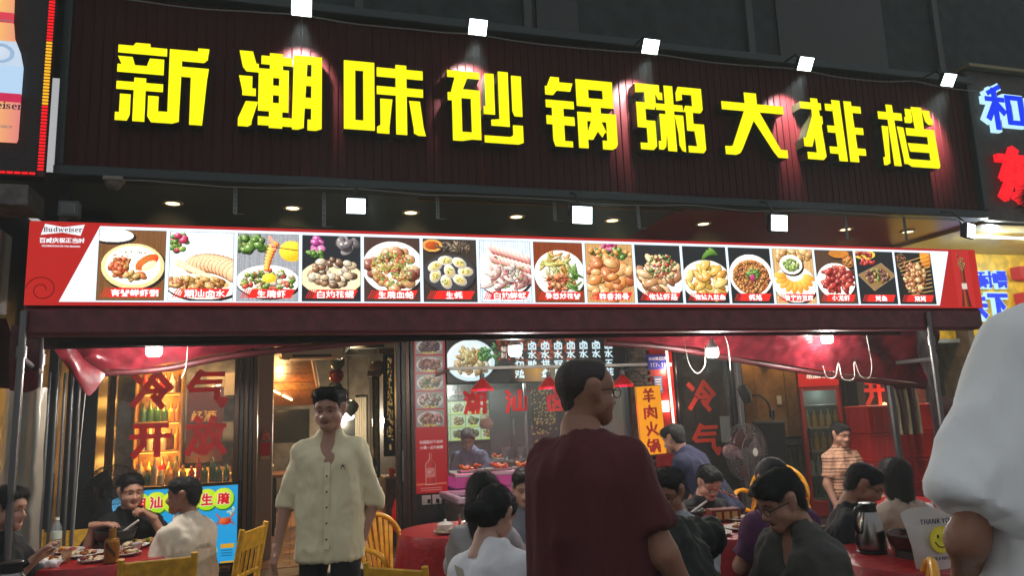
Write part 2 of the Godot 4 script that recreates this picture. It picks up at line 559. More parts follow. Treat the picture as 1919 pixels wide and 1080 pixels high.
# strokes of each character on a 16 x 16 grid, written x y in hexadecimal
var G := {
"一":"18e8","下":"12e2 727e 85b9","天":"24d4 18e8 7478 782e 78de","不":"12e2 821a 757e 97db","东":"23d3 7138d8 858e6d 4a2d bade",
"和":"6123 1575 424e 461b 4679 94e4ec9c94","美":"4153 b1a3 23d3 35c5 7378 18e8 1aea 8a1e 8aee","更":"12e2 34d4da3a34 37d7 828a 8a2e 4ade",
"耐":"1272 4235 1e15757e 363d 565d 85f5 d1dece 98ab","嚼":"13434a1a13 61e1 7173 a1a3 d1d3 64e4e86864 9498 c4c8 6a9a9c6c 6a6e9d aaea dade cbcc",
"冷":"1234 1d49 9157 91e7 85a7 68c89c 8abe","气":"5117 42d2 45c5 28b8bbdeec","开":"23d3 17e7 535a2e a3ae","放":"4152 1474 44481e 47776e4d a186 94e4 d4ba7e 96baee",
"潮":"1133 1536 1e38 4383 6165 45858a4a45 4888 4c8c 6a6e a2aa9e a2e2eedd a6e6 aaea","味":"14545b1b14 74d4 68e8 a1ae a86d a8ed",
"砂":"1363 431a 38686d3d38 b1b9a8 8478 d3e7 e98e","锅":"3116 2464 1868 484d6b 82d2d58582 7e77e7eedd b58c b9dc","粥":"124245151848 484e2d 717e 5263 9283 5696 765c 769c b2e2e5b5b8e8 e8eecd",
"大":"15e5 71752e 75ee","排":"1464 414e2d 1b68 929e 7494 7797 7b9b c2ce c4e4 c7e7 cbeb","档":"1565 414e 4519 4569 b1b6 8395 e3d5 76e6ee7e 7aea",
"汕":"1133 1536 1e38 a1ad 656ded e5ed","卤":"7175 73c3 25e5ee2e25 57bc b75c","水":"717d5c 15552c d487 77ed","羊":"4153 b193 24d4 38c8 1beb 747e",
"肉":"1e14e4eedd 717448 74b8 784c 79bc","火":"2549 d4b8 7178 782e 78ee","秘":"6123 1575 424e 451a 4579 8689 969dddda e27d a1b4 e6e9",
"制":"3124 1474 1777 414e 1d1a7a7d a3aa e1eecd","切":"1673 424c6b 84e4edcd b47e","鸡":"13631d 1669 b194 94d4d7b7 949beb ebeecd 7dbd","鸭":"1363691913 1666 434e b194 94d4d7b7 949beb ebeecd 7dbd",
"拼":"1464 414e2d 1b68 8193 d1b3 74e4 69e9 94997e c4ce","盘":"7153 4338 43c3c8b8 16e6 7475 3a3d 3adadd 6a6d 9a9d 1ded","双":"13631d 1569 83e37d 86ed",
"肠":"22291e 22626e5d 2666 2a6a 82d286e6eedd b77b d77e","五":"23d3 735d 38b8bd 1ded","丛":"4219 4378 b27a b6e9 1ded","云":"33c3 17e7 773dcd a9de",
"路":"1262661612 464c 4969 292d 1d6b a176 93d36a 85ea 8adade8e8a","号":"31c1c53531 18e8 583bcbbd9e7d","铺":"3116 2464 1868 484d6b 73e3 c1d2 a1ae 7e76d6dedd 79d9 7cdc","、":"79ac",
"劲":"126218 4567 1969 3a3d 1d7c 74e4edbd a1a57e","酒":"1133 1536 1e38 52f2 5e55e5ee5e 7279 b2b9 5bdb","虽":"31b1b43431 26c6cb2b26 757d 1ddd accf",
"好":"411a6d 641d 1565 82d2a5 a5ad8d 79e9","贪":"7117 71e7 4585 9579 3c38c8cc 788b2e 9bde","杯":"1565 414e 4519 4569 73e3 b37a a6ae b7da","少":"7179 4428 a3c7 d82e",
"喝":"14545b1b14 71d1d57571 73d3 8669 77e7eedd 7a7ccc a8cb","点":"7176 73d3 36c6ca3a36 2c1e 5c6e 8c9e bcde","为":"3144 15d5ddbd 71752e 799b",
"健":"3118 252e 4464486a4d 4aed 83c3c777 75e5 a1ab 79d9","康":"7173 23e3 23291e 45c5c9 37e7 4999 757e6d 6b3d 9bde",
"膏":"7172 13e3 44b4b64644 28e8 4e49c9cebd 4bcb","蟹":"2242471722 2444 94e4 a2a6 d2d6 28e8 48b8 59a9ad5d59 7a7e 3ebe","鲜":"3115 2363 1565691915 1767 454b 1c6c 8192 d1c2 74e4 77e7 6aea a4ae",
"虾":"1464691914 414d 1d6c 72e2 a2ae b6d9","白":"7153 24d4de2e24 29d9","灼":"1338 6547 41471e 486c a185 84e4edbd 97a9","花":"13e3 4145 a1a5 6619 484e 969ddddb d79a",
"螺":"1464691914 414d 1d6c 81e1e68681 b1b6 84e4 b688c88aea babe 8c7e dcee","血":"7153 242d 24d4dd 646d 949d 1ded","蛤":"1464691914 414d 1d6c a176 a1e6 87c7 89d9de8e89",
"蚝":"1464691914 414d 1d6c e172 75e5 69e9 a2adedeb","鱿":"3115 2363 1565691915 1767 454b 1c6c 74e4 a1a87e b4bdedeb d1e2","姜":"4152 a192 23c3 25b5 7177 17e7 6759bd b85d3e 19e9",
"葱":"13d3 4145 a1a5 6526 46c6c9b9 6738 2b1d 4b4ebeac 7b8c dbec","炒":"1338 6547 41471e 486c b1b8 8477 d3e6 e98e","蒜":"13d3 4145 a1a5 2555 1767 474e 3a1c 5a6c 85d5 87e7 b7be 9a8c caec",
"香":"b143 14e4 7179 6519 85e9 39b9be3e39 3bbb","骨":"41b1b64641 7376 1917e7e9 4e48b8bead 4aba 4cbc","椒":"1565 414e 4519 4569 8185 83a3 66a6 868e 989a b4e4ae b6ee",
"盐":"3137 1444 1767 a1a7 a4d5 3a3d 3adadd 6a6d 9a9d 1ded","菇":"13d3 4145 a1a5 362b6e 671e 1969 78e8 a5aa 8adade8e8a","九":"25a5addedb 61671e","肚":"22291e 22626e5d 2666 2a6a 85e5 b1bd 7ded",
"鱼":"5127 43a386 26d6db2b26 767b 28d8 1ded","烙":"1338 6547 41471e 486c a176 93d36a 85ea 8adade8e8a","普":"4153 a193 23d3 6367 9397 3547 c5b7 17e7 39c9ce3e39 3bcb",
"宁":"7172 2522e2e5 26d6 767e5d","炸":"1338 6547 41471e 486c 9176 84e4 a4ae a7d7 aada","豆":"12e2 35c5c93935 4b5d bb9d 1eee","腐":"7172 13e3 23291e 5437 464a 66d6 b4ba 4e4bdbdebd 7a5d 7b9d",
"小":"717d5c 452a b5ea","龙":"14e4 61681e 848dedeb d77d a1c2","烤":"1338 6547 41471e 486c 84d4 a1a6 77e7 e26b 989bdbdebe","烧":"1338 6547 41471e 486c 74e4 a1b6e6 78e8 988b7e b8bdedeb",
"百":"12e2 7244 35c5ce3e35 3aca","威":"24e4 24291e a1a5beee d79d c1d2 4686 654a8d 884d 3a8a","庆":"7172 23e3 23291e 47e7 94974e 97ee","祝":"3142 1464 641a 474e 586a 82d2d78782 979a7e b7bdedeb",
"正":"12e2 727d 78c8 373d 1ded","当":"7176 2345 c3a5 27d7de2e 2ada","时":"13535d1d13 1858 75e5 c1cdac 8799","鹏":"121a0e 12424e 1646 1a4a 626a5e 62828e 6686 6a8a c1b4 b4e4e7c7 b4bbeb ebeecd 9dcd",
"饮":"3116 2464 464d6b a187 95e5d7 b5b87e b8ee","料":"2336 6346 1868 414e 481c 486c 8395 8698 6ced c1ce","腌":"22291e 22626e5d 2666 2a6a 73e3 a169 b3e7 87d7dc8c87 8ada b6beee",
"色":"5127 43a385 26c6ca2a26 767a 2a2deedc","人":"7175 75482e 7599ee","特":"3115 2464 414e 1a68 a1a5 83d3 75e5 79e9 c6ceae 8a9c","生":"4127 35d5 717e 39c9 1eee","招":"1464 414e2d 1b68 73e3edcd a37a 9ae9","号码":"",
"0":"41a1c3cdae4e2c2341","1":"4371717e","2":"2441a1c3c62ece","3":"22c267a7c9cdae3e2c","4":"a12ada a1ae","6":"b151262d4eaecdcaa828","7":"12c26e","8":"51a1c3c5a757353351 57393c5eaeccc9a7",
}

# ---------------------------------------------------------------- ground and building
func lamp_spot(p: Node3D, pos: Vector3, dir: Vector3, energy: float, angle: float, col: Color, size := 0.05, soft := 0.4) -> void:
	var l := SpotLight3D.new()
	l.name = "lamp_light"
	l.light_energy = energy
	l.light_color = col
	l.spot_angle = angle
	l.spot_angle_attenuation = soft
	l.spot_range = 30.0
	l.spot_attenuation = 2.0
	l.light_size = size
	l.shadow_enabled = true
	p.add_child(l, true)
	l.position = pos
	l.basis = Basis.looking_at(dir, Vector3.FORWARD if abs(dir.normalized().y) > 0.9 else Vector3.UP)
func lamp_omni(p: Node3D, pos: Vector3, energy: float, col: Color, size := 0.04) -> void:
	var l := OmniLight3D.new()
	l.name = "lamp_light"
	l.light_energy = energy
	l.light_color = col
	l.omni_range = 30.0
	l.omni_attenuation = 2.0
	l.light_size = size
	l.shadow_enabled = true
	p.add_child(l, true)
	l.position = pos

func ground_and_building() -> void:
	var asphalt := mat("paving", Color(0.30, 0.29, 0.29), 0.75, 0.0, 0.4, 3.0, 0.45)
	var g := MB.new()
	g.quad(Vector3(-60, 0, 60), Vector3(60, 0, 60), Vector3(60, 0, -7.9), Vector3(-60, 0, -7.9))
	setting("ground", g, asphalt)
	var kerb := setting("shop_step", sp(-2.2, 9.5, 0.0, 0.15, -8.05, -7.62, 0.012), mat("step stone", Color(0.22, 0.17, 0.18), 0.5, 0, 0.3, 5.0, 0.4))
	kerb.position = Vector3.ZERO
	# the floor of the shop: laid wooden-look tiles, each a piece
	var fl := setting("shop_floor", sp(-2.2, 9.5, 0.02, 0.142, -13.6, -8.05, 0), mat("floor bed", Color(0.2, 0.15, 0.12), 0.8))
	var tones := [Color(0.64, 0.45, 0.30), Color(0.57, 0.40, 0.26), Color(0.68, 0.50, 0.35), Color(0.60, 0.42, 0.29)]
	var tile := bx(Vector3.ZERO, Vector3(0.588, 0.012, 0.138), 0.003).done()
	var rng := RandomNumberGenerator.new()
	rng.seed = 4
	for j in 33:
		for i in 4:
			var t := part(fl, "floor_tile", tile, mat("tile %d" % (rng.randi() % 4), tones[rng.randi() % 4], 0.35, 0, 0.2, 8.0, 0.35), at(-0.62 + i * 0.594 + (0.297 if j % 2 else 0.0), 0.148, -8.14 - j * 0.142))
			t.rotation.x = rng.randf_range(-0.002, 0.002)
	# the building over the shop
	var wall := mat("upper wall", Color(0.15, 0.185, 0.18), 0.75, 0, 0.5, 2.0, 0.35)
	var ub := thing("upper_storey", "dark greenish upper wall of the building above the sign", "building")
	part(ub, "wall", sp(-6, 26, 5.36, 12.0, -8.6, -7.1), wall)
	var seam := mat("upper seam", Color(0.20, 0.23, 0.21), 0.5)
	for x in [-3.0, 0.55, 2.35, 5.15, 8.0, 11.0]:
		part(ub, "pilaster", sp(x, x + 0.09, 5.36, 12.0, -7.1, -7.04), seam)
	part(ub, "dark_window", sp(2.50, 3.0, 5.6, 7.4, -7.1, -7.07), mat("dark glass", Color(0.02, 0.025, 0.03), 0.12))
	part(ub, "dark_window", sp(5.6, 7.2, 5.7, 7.6, -7.1, -7.07), mat("dark glass", Color(0.02, 0.025, 0.03), 0.12))
	part(ub, "ledge", sp(-6, 26, 5.50, 5.58, -7.1, -6.9), seam)
	# facade above the shop fronts, and the pillars between them
	var fa := thing("shop_facade", "dark wall above and between the shop windows", "wall")
	part(fa, "wall_above", sp(-2.4, 9.4, 3.0, 3.62, -9.1, -8.9), mat("facade dark", Color(0.24, 0.28, 0.28), 0.5, 0, 0.3, 3.0, 0.3))
	part(fa, "lintel", sp(-1.7, 7.5, 2.52, 3.0, -8.9, -7.86), mat("facade dark", Color(0.24, 0.28, 0.28), 0.5))
	part(fa, "black_pillar", sp(-1.95, -1.70, 0.0, 3.6, -7.9, -7.55), mat("pillar black", Color(0.07, 0.075, 0.08), 0.35))
	part(fa, "left_side_wall", sp(-2.6, -2.45, 0.0, 3.6, -9.0, -6.9), mat("pillar black", Color(0.07, 0.075, 0.08), 0.35))
	part(fa, "right_pillar", sp(7.42, 7.75, 0.0, 3.0, -7.95, -7.7), mat("right wood", Color(0.32, 0.14, 0.08), 0.45, 0, 0.2, 6, 0.3))

# ---------------------------------------------------------------- the big sign
func big_sign() -> void:
	var s := thing("shop_sign", "long dark ribbed sign board with nine big yellow lit characters", "sign")
	var slat_m := mat("slat", Color(0.25, 0.062, 0.068), 0.42)
	slat_m.metallic_specular = 0.2
	var slat := MB.new()   # one ribbed strip: a flat with a raised rounded rib
	var pr := [Vector2(-0.040, 0), Vector2(0.026, 0), Vector2(0.029, 0.010), Vector2(0.033, 0.013), Vector2(0.037, 0.010), Vector2(0.040, 0)]
	for i in pr.size() - 1:
		slat.quad(Vector3(pr[i].x, 3.69, pr[i].y), Vector3(pr[i + 1].x, 3.69, pr[i + 1].y), Vector3(pr[i + 1].x, 5.24, pr[i + 1].y), Vector3(pr[i].x, 5.24, pr[i].y))
	slat.quad(Vector3(0.04, 3.69, -0.02), Vector3(-0.04, 3.69, -0.02), Vector3(-0.04, 5.24, -0.02), Vector3(0.04, 5.24, -0.02))
	var sm := slat.done()
	for i in 118:
		part(s, "slat", sm, slat_m, at(-1.76 + i * 0.08, 0, -6.5))
	var trim := mat("sign trim", Color(0.20, 0.23, 0.23), 0.35, 0.5)
	part(s, "bottom_trim", sp(-1.86, 7.72, 3.60, 3.69, -6.62, -6.43, 0.01), trim)
	part(s, "top_trim", sp(-1.86, 7.72, 5.24, 5.33, -6.62, -6.40, 0.01), trim)
	part(s, "side_trim", sp(-1.86, -1.80, 3.691, 5.239, -6.62, -6.45, 0.01), trim)
	part(s, "side_trim", sp(7.66, 7.72, 3.691, 5.239, -6.62, -6.42, 0.01), trim)
	part(s, "back_panel", sp(-1.80, 7.66, 3.691, 5.239, -6.60, -6.53, 0), mat("sign back", Color(0.1, 0.1, 0.1), 0.8))
	var face := glow("yellow letter face", Color(1.0, 0.97, 0.06), 1.1)
	face.albedo_color = Color(0, 0, 0)
	face.specular_mode = BaseMaterial3D.SPECULAR_DISABLED
	var ret := mat("letter return", Color(0.16, 0.15, 0.08), 0.4)
	for d in SIGN:
		var f := MB.new()
		var r := MB.new()
		var k := 0
		for poly in d[3].split("|"):
			var p := PackedVector2Array()
			for q in poly.split(" "):
				var w := Vector2(float(q.get_slice(",", 0)), float(q.get_slice(",", 1))) * 0.01
				if p.is_empty() or (p[-1] != w and p[0] != w): p.append(w)
			f.prism(p, 0.0, 0.0, at(0, 0, 0.0005 * k))
			r.prism(p, -0.13, -0.001, at(0, 0, -0.0004 * k))
			k += 1
		var L := part(s, "letter", r, ret, at(d[1], d[2], -6.36))
		part(L, "letter_face", f, face, at(0, 0, 0.004))
	# the flood lamps on arms along the top edge
	var first: Node3D
	var xs := [0.03, 1.58, 3.32, 5.11, 7.0]
	var which := ["leftmost floodlight on top of the big sign, above the second character", "floodlight on top of the big sign, second from the left, above the stone-radical character", "middle floodlight of the five on top of the big sign", "floodlight on top of the big sign, second from the right", "rightmost floodlight on top of the big sign, at its end"]
	for i in 5:
		if i == 0:
			first = flood("sign_floodlight", which[0], 10.0, true)
			first.position = Vector3(xs[0], 5.09, -6.1)
			first.set_meta("group", "floodlights along the top of the sign")
		else:
			copy_of(first, which[i], at(xs[i], 5.09, -6.1))
	# white cable that sags from lamp to lamp
	var pts := []
	var n := FastNoiseLite.new()
	n.seed = 3
	for i in 60:
		var x := -1.7 + i * 0.16
		pts.append(Vector3(x, 5.17 + 0.03 * n.get_noise_1d(x * 60.0) - 0.04 * abs(sin(x * 1.85)), -6.37))
	solo("sign_cable", tb(pts, 0.006, 5), mat("cable", Color(0.5, 0.5, 0.48), 0.6), "thin pale cable sagging along the top edge of the big sign", "cable")

func flood(called: String, label: String, energy: float, down: bool) -> Node3D:
	var t := thing(called, label, "floodlight")
	var black := mat("lamp black", Color(0.05, 0.05, 0.055), 0.45)
	var tilt := Basis(Vector3.RIGHT, 0.62 if down else 0.15)
	part(t, "housing", bx(Vector3.ZERO, Vector3(0.19, 0.16, 0.045), 0.012), black, Transform3D(tilt, Vector3.ZERO))
	for i in 7:
		part(t, "cooling_fin", bx(Vector3(-0.075 + i * 0.025, 0, -0.034), Vector3(0.005, 0.13, 0.024), 0.001), black, Transform3D(tilt, Vector3.ZERO))
	part(t, "bulb_glass", bx(Vector3(0, 0, 0.0245), Vector3(0.165, 0.135, 0.004), 0.001), glow("flood glass", Color(0.93, 1.0, 1.0), 7.0), Transform3D(tilt, Vector3.ZERO))
	if down:
		part(t, "arm", tb([Vector3(0, 0.02, -0.06), Vector3(0, 0.16, -0.10), Vector3(0, 0.17, -0.34)], 0.012, 6), black)
		lamp_spot(t, Vector3(0, -0.09, -0.03), Vector3(0, -1.0, -1.05), energy, 34.0, Color(0.95, 1.0, 1.0), 0.04, 0.7)
	else:
		part(t, "bracket", tb([Vector3(-0.105, 0, 0), Vector3(-0.105, 0.10, -0.03), Vector3(0.105, 0.10, -0.03), Vector3(0.105, 0, 0)], 0.007, 6), black)
		part(t, "arm", tb([Vector3(0, 0.10, -0.03), Vector3(0, 0.22, -0.12), Vector3(0, 0.27, -0.26)], 0.010, 6), black)
		lamp_spot(t, Vector3(0, -0.03, 0.09), Vector3(0, -0.45, 1.0), energy, 70.0, Color(0.93, 1.0, 1.0), 0.07, 0.5)
	return t

func soffit_lamps() -> void:
	var dark := mat("soffit dark", Color(0.30, 0.35, 0.35), 0.3)
	var red := mat("soffit red", Color(0.50, 0.13, 0.13), 0.3)
	var so := thing("soffit", "smooth ceiling under the big sign, black on the left, red on the right", "ceiling")
	part(so, "dark_panel", sp(-2.4, 3.85, 3.62, 3.68, -8.9, -6.63), dark)
	part(so, "red_panel", sp(3.852, 7.80, 3.62, 3.68, -8.9, -6.63), red)
	part(so, "brass_channel", sp(1.1, 3.9, 3.605, 3.618, -6.76, -6.70), mat("brass", Color(0.55, 0.42, 0.2), 0.3, 0.8))
	var xs := [-1.09, -0.03, 1.11, 2.22, 3.31, 4.43, 6.36, 7.29]
	var lab := ["leftmost round downlight in the ceiling under the sign", "second round downlight from the left in the ceiling under the sign", "round downlight in the ceiling, right of the left floodlight", "round downlight in the ceiling above the squid picture", "round downlight in the ceiling just right of the second floodlight", "round downlight in the red ceiling above the fried fish picture", "round downlight in the red ceiling, right of the third floodlight", "rightmost round downlight in the red ceiling"]
	var t: Node3D
	for i in 8:
		if i == 0:
			t = thing("downlight", lab[0], "downlight", Vector3(xs[0], 3.615, -7.2), 0, "round downlights in the ceiling under the sign")
			var ring := MB.new()
			ring.lathe([Vector2(0.062, -0.006), Vector2(0.085, -0.010), Vector2(0.092, -0.004), Vector2(0.092, 0.004), Vector2(0.062, 0.004)], Vector3.ZERO, 24)
			part(t, "trim_ring", ring, mat("white ring", Color(0.75, 0.74, 0.7), 0.4))
			var lens := MB.new()
			lens.lathe([Vector2(0.0, -0.004), Vector2(0.061, -0.004), Vector2(0.061, 0.002)], Vector3.ZERO, 24)
			part(t, "bulb_lens", lens, glow("downlight lens", Color(1.0, 0.90, 0.66), 3.0))
			lamp_spot(t, Vector3(0, -0.03, 0), Vector3(0, -1, 0.02), 3.0, 60, Color(1.0, 0.86, 0.62), 0.05)
		else:
			copy_of(t, lab[i], at(xs[i], 3.615, -7.2))
	var fx := [0.49, 2.54, 4.66, 7.11]
	var fl := ["leftmost floodlight under the sign, above the clam picture", "large floodlight under the middle of the sign, above the crab picture", "floodlight under the sign against the red ceiling", "rightmost floodlight under the sign, tilted, at the end of the lightbox"]
	var f: Node3D
	for i in 4:
		var xf := Transform3D(Basis(Vector3.UP, [-0.05, 0.0, 0.05, 0.35][i]).scaled(Vector3.ONE * [0.92, 1.15, 1.15, 1.1][i]), Vector3(fx[i], 3.37, -6.2))
		if i == 0:
			f = flood("awning_floodlight", fl[0], 1.0, false)
			f.set_meta("group", "floodlights hanging under the sign")
			f.transform = xf
		else:
			copy_of(f, fl[i], xf)
	# slotted steel brackets that hang from the lower edge of the sign
	var bxs := [-0.50, 0.24, 1.26, 2.41, 3.30, 5.80, 6.60]
	var bl := ["short steel bracket under the sign, left of the second downlight", "long slotted steel bracket under the sign, left of the left floodlight", "steel bracket under the sign beside the third downlight", "steel bracket under the sign, left of the large floodlight", "steel bracket under the sign over the fifth downlight", "white angle bracket under the sign against the red ceiling", "rightmost angle bracket under the sign in the red ceiling"]
	var b: Node3D
	for i in 7:
		if i == 0:
			b = thing("hanging_bracket", bl[0], "bracket", Vector3(bxs[0], 3.6, -6.55), 0, "steel brackets under the sign")
			part(b, "strap", bx(Vector3(0, -0.12, 0), Vector3(0.035, 0.24, 0.006), 0.001), mat("galvanised", Color(0.45, 0.47, 0.46), 0.45, 0.6))
			for j in 5: part(b, "slot", bx(Vector3(0, -0.05 - j * 0.04, 0.0035), Vector3(0.008, 0.016, 0.002), 0), mat("lamp black", Color(0.05, 0.05, 0.055)))
			part(b, "foot", bx(Vector3(0.03, -0.243, 0), Vector3(0.095, 0.005, 0.03), 0.001), mat("galvanised", Color(0.45, 0.47, 0.46)))
		else:
			copy_of(b, bl[i], Transform3D(Basis.from_scale(Vector3(1, [1, 1.35, 0.9, 0.8, 1.0, 1.15, 1.1][i], 1)), Vector3(bxs[i], 3.6, -6.55)))
	var dome := MB.new()
	dome.lathe([Vector2(0.0, -0.07), Vector2(0.04, -0.06), Vector2(0.062, -0.03), Vector2(0.066, 0.0)], Vector3.ZERO, 18)
	var cctv := thing("security_camera", "grey dome security camera under the left end of the sign", "camera", Vector3(-1.42, 3.56, -6.45))
	part(cctv, "dome", dome, mat("camera dome", Color(0.42, 0.40, 0.36), 0.3))
	part(cctv, "base", bx(Vector3(0, 0.02, 0), Vector3(0.15, 0.04, 0.13), 0.01), mat("camera base", Color(0.5, 0.48, 0.43), 0.5))
	var pts := []
	var n := FastNoiseLite.new()
	n.seed = 9
	for i in 46:
		var x := -1.35 + i * 0.19
		pts.append(Vector3(x, 3.575 + 0.05 * n.get_noise_1d(x * 50.0), -6.42))
	solo("lower_cable", tb(pts, 0.005, 5), mat("cable", Color(0.5, 0.5, 0.48), 0.6), "thin loose cable along the bottom edge of the big sign", "cable")

# ---------------------------------------------------------------- the lightbox of dishes
const DISHES := ["膏蟹鲜虾粥", "潮汕卤水", "生腌虾", "白灼花螺", "生腌血蛤", "生蚝", "白灼鲜鱿", "姜葱炒花蟹", "蒜香排骨", "椒盐虾菇", "椒盐九肚鱼", "蚝烙", "普宁炸豆腐", "小龙虾", "烤鱼", "烧烤"]
func bits(im: Image, rng: RandomNumberGenerator, n: int, cx: float, cy: float, rx: float, ry: float, a: float, b: float, cols: Array) -> void:
	for i in n:
		var w := rng.randf() * TAU
		var q := sqrt(rng.randf())
		var c: Color = cols[rng.randi() % cols.size()]
		var r := rng.randf_range(0.7, 1.3)
		var px := cx + cos(w) * q * rx
		var py := cy + sin(w) * q * ry
		var ro := rng.randf() * PI
		if a > 3.0: ell(im, px + 0.6, py + 1.0, a * r + 1.0, b * r + 1.0, ro, c.darkened(0.55), c.darkened(0.75))
		ell(im, px, py, a * r, b * r, ro, c.lightened(0.4), c.darkened(0.35))
		if a > 4.5:
			ell(im, px - a * r * 0.25, py - b * r * 0.3, a * r * 0.3, b * r * 0.22, ro, Color(1, 0.97, 0.9), c.lightened(0.5))
			for z in 3: ell(im, px + rng.randf_range(-0.6, 0.6) * a, py + rng.randf_range(-0.6, 0.6) * b, 1.3, 1.0, 0, c.darkened(0.5), c.darkened(0.2))
func plate(im: Image, cx: float, cy: float, rx: float, ry: float, c: Color) -> void:
	ell(im, cx + 3, cy + 4, rx + 2, ry + 2, 0, Color(0.1, 0.08, 0.07), Color(0.1, 0.08, 0.07))
	ell(im, cx, cy, rx, ry, 0, c, c.darkened(0.08))
	ell(im, cx, cy, rx * 0.86, ry * 0.86, 0, c.darkened(0.10), c)
func dish(i: int, rng: RandomNumberGenerator) -> Image:
	var W := 128
	var H := 168
	var wood := Color(0.42, 0.29, 0.16)
	var dark := Color(0.10, 0.11, 0.12)
	var bgs := [wood, Color(0.85, 0.93, 0.97), Color(0.55, 0.58, 0.62), Color(0.12, 0.13, 0.15), Color(0.25, 0.18, 0.16), Color(0.2, 0.17, 0.15), Color(0.75, 0.83, 0.9), Color(0.45, 0.2, 0.08), Color(0.7, 0.55, 0.35), Color(0.12, 0.13, 0.14), dark, dark, Color(0.75, 0.62, 0.42), Color(0.28, 0.2, 0.15), dark, Color(0.1, 0.09, 0.08)]
	var im := blank(W, H, bgs[i])
	var g := Color(0.32, 0.55, 0.12)
	var white := Color(0.95, 0.96, 0.95)
	for k in 26:   # grain of the table
		stroke(im, Vector2(k * 5 + rng.randf() * 4, 0), Vector2(k * 5 + rng.randf_range(-6, 6), H), 1.2, Color(bgs[i]).darkened(rng.randf_range(0.05, 0.25)))
	match i:
		0:
			plate(im, 25, 14, 40, 16, white)
			plate(im, 66, 86, 60, 54, Color(0.93, 0.82, 0.6)); ell(im, 66, 84, 52, 46, 0, white, Color(0.85, 0.9, 0.93))
			bits(im, rng, 26, 40, 88, 16, 22, 8, 4, [Color(0.9, 0.45, 0.15), Color(0.95, 0.75, 0.4), Color(0.85, 0.3, 0.1)])
			ell(im, 92, 76, 26, 14, -0.7, Color(0.95, 0.55, 0.25), Color(0.75, 0.2, 0.06)); ell(im, 96, 84, 17, 8, -0.7, white, Color(0.95, 0.75, 0.5))
			bits(im, rng, 14, 70, 108, 16, 9, 7, 4, [Color(0.9, 0.45, 0.15), Color(0.95, 0.75, 0.4)])
			bits(im, rng, 26, 66, 70, 40, 26, 2.5, 1.5, [g, Color(0.9, 0.4, 0.1)])
		1:
			bits(im, rng, 30, 16, 26, 16, 20, 6, 5, [Color(0.85, 0.1, 0.35), g, Color(0.5, 0.7, 0.2)])
			plate(im, 70, 126, 76, 38, white)
			for k in 12:
				ell(im, 51 + k * 7.5, 66 + k * 2.2 + (k - 6) * (k - 6) * 0.35, 19, 25, 0.6, Color(0.55, 0.28, 0.14), Color(0.4, 0.2, 0.1))
				ell(im, 50 + k * 7.5, 65 + k * 2.2 + (k - 6) * (k - 6) * 0.35, 17, 23, 0.6, Color(0.97, 0.88, 0.74), Color(0.78, 0.58, 0.42))
			for k in 9: ell(im, 20 + k * 11, 78 + k * 6, 12, 8, 0.5, Color(0.98, 0.95, 0.86), Color(0.85, 0.65, 0.4))
			bits(im, rng, 60, 54, 124, 56, 14, 9, 5, [Color(0.85, 0.55, 0.2), Color(0.7, 0.35, 0.12), Color(0.92, 0.7, 0.35)])
		2:
			bits(im, rng, 40, 26, 26, 34, 18, 9, 7, [g, Color(0.5, 0.62, 0.2), Color(0.25, 0.4, 0.12)])
			ell(im, 112, 42, 26, 26, 0, Color(0.98, 0.9, 0.3), Color(0.9, 0.65, 0.1))
			plate(im, 64, 118, 66, 40, white)
			bits(im, rng, 90, 64, 118, 54, 30, 6, 4, [g, Color(0.85, 0.25, 0.12), Color(0.9, 0.88, 0.75), Color(0.6, 0.7, 0.25)])
			for k in 9:
				ell(im, 76 - k * 3.2 + k * k * 0.15, 24 + k * 8, 11 - k * 0.6, 6, 0.4, Color(0.75, 0.3, 0.08), Color(0.6, 0.2, 0.06))
				ell(im, 75 - k * 3.2 + k * k * 0.15, 22 + k * 8, 9 - k * 0.5, 4.5, 0.4, Color(1.0, 0.86, 0.55), Color(0.95, 0.6, 0.2))
			stroke(im, Vector2(66, 8), Vector2(76, 36), 7, Color(0.95, 0.6, 0.5)); stroke(im, Vector2(70, 32), Vector2(127, 40), 2, Color(0.25, 0.12, 0.06))
			ell(im, 66, 110, 15, 12, 0, Color(0.98, 0.9, 0.4), Color(0.85, 0.65, 0.1))
		3:
			bits(im, rng, 14, 32, 26, 12, 18, 9, 6, [Color(0.75, 0.2, 0.6), Color(0.85, 0.4, 0.7)])
			bits(im, rng, 12, 96, 24, 26, 14, 14, 9, [Color(0.62, 0.6, 0.62), Color(0.35, 0.32, 0.36)])
			bits(im, rng, 14, 30, 46, 24, 8, 6, 4, [g])
			plate(im, 64, 108, 68, 44, Color(0.9, 0.86, 0.7))
			bits(im, rng, 74, 66, 94, 50, 34, 9, 7, [Color(0.87, 0.78, 0.62), Color(0.55, 0.36, 0.2), Color(0.93, 0.88, 0.78), Color(0.4, 0.25, 0.15)])
		4:
			plate(im, 66, 78, 70, 68, white)
			bits(im, rng, 40, 64, 84, 56, 52, 13, 11, [Color(0.5, 0.2, 0.12), Color(0.72, 0.4, 0.22), Color(0.85, 0.62, 0.4)])
			bits(im, rng, 300, 64, 82, 50, 44, 3, 2, [Color(0.6, 0.7, 0.2), g, Color(0.8, 0.3, 0.12), Color(0.9, 0.8, 0.4)])
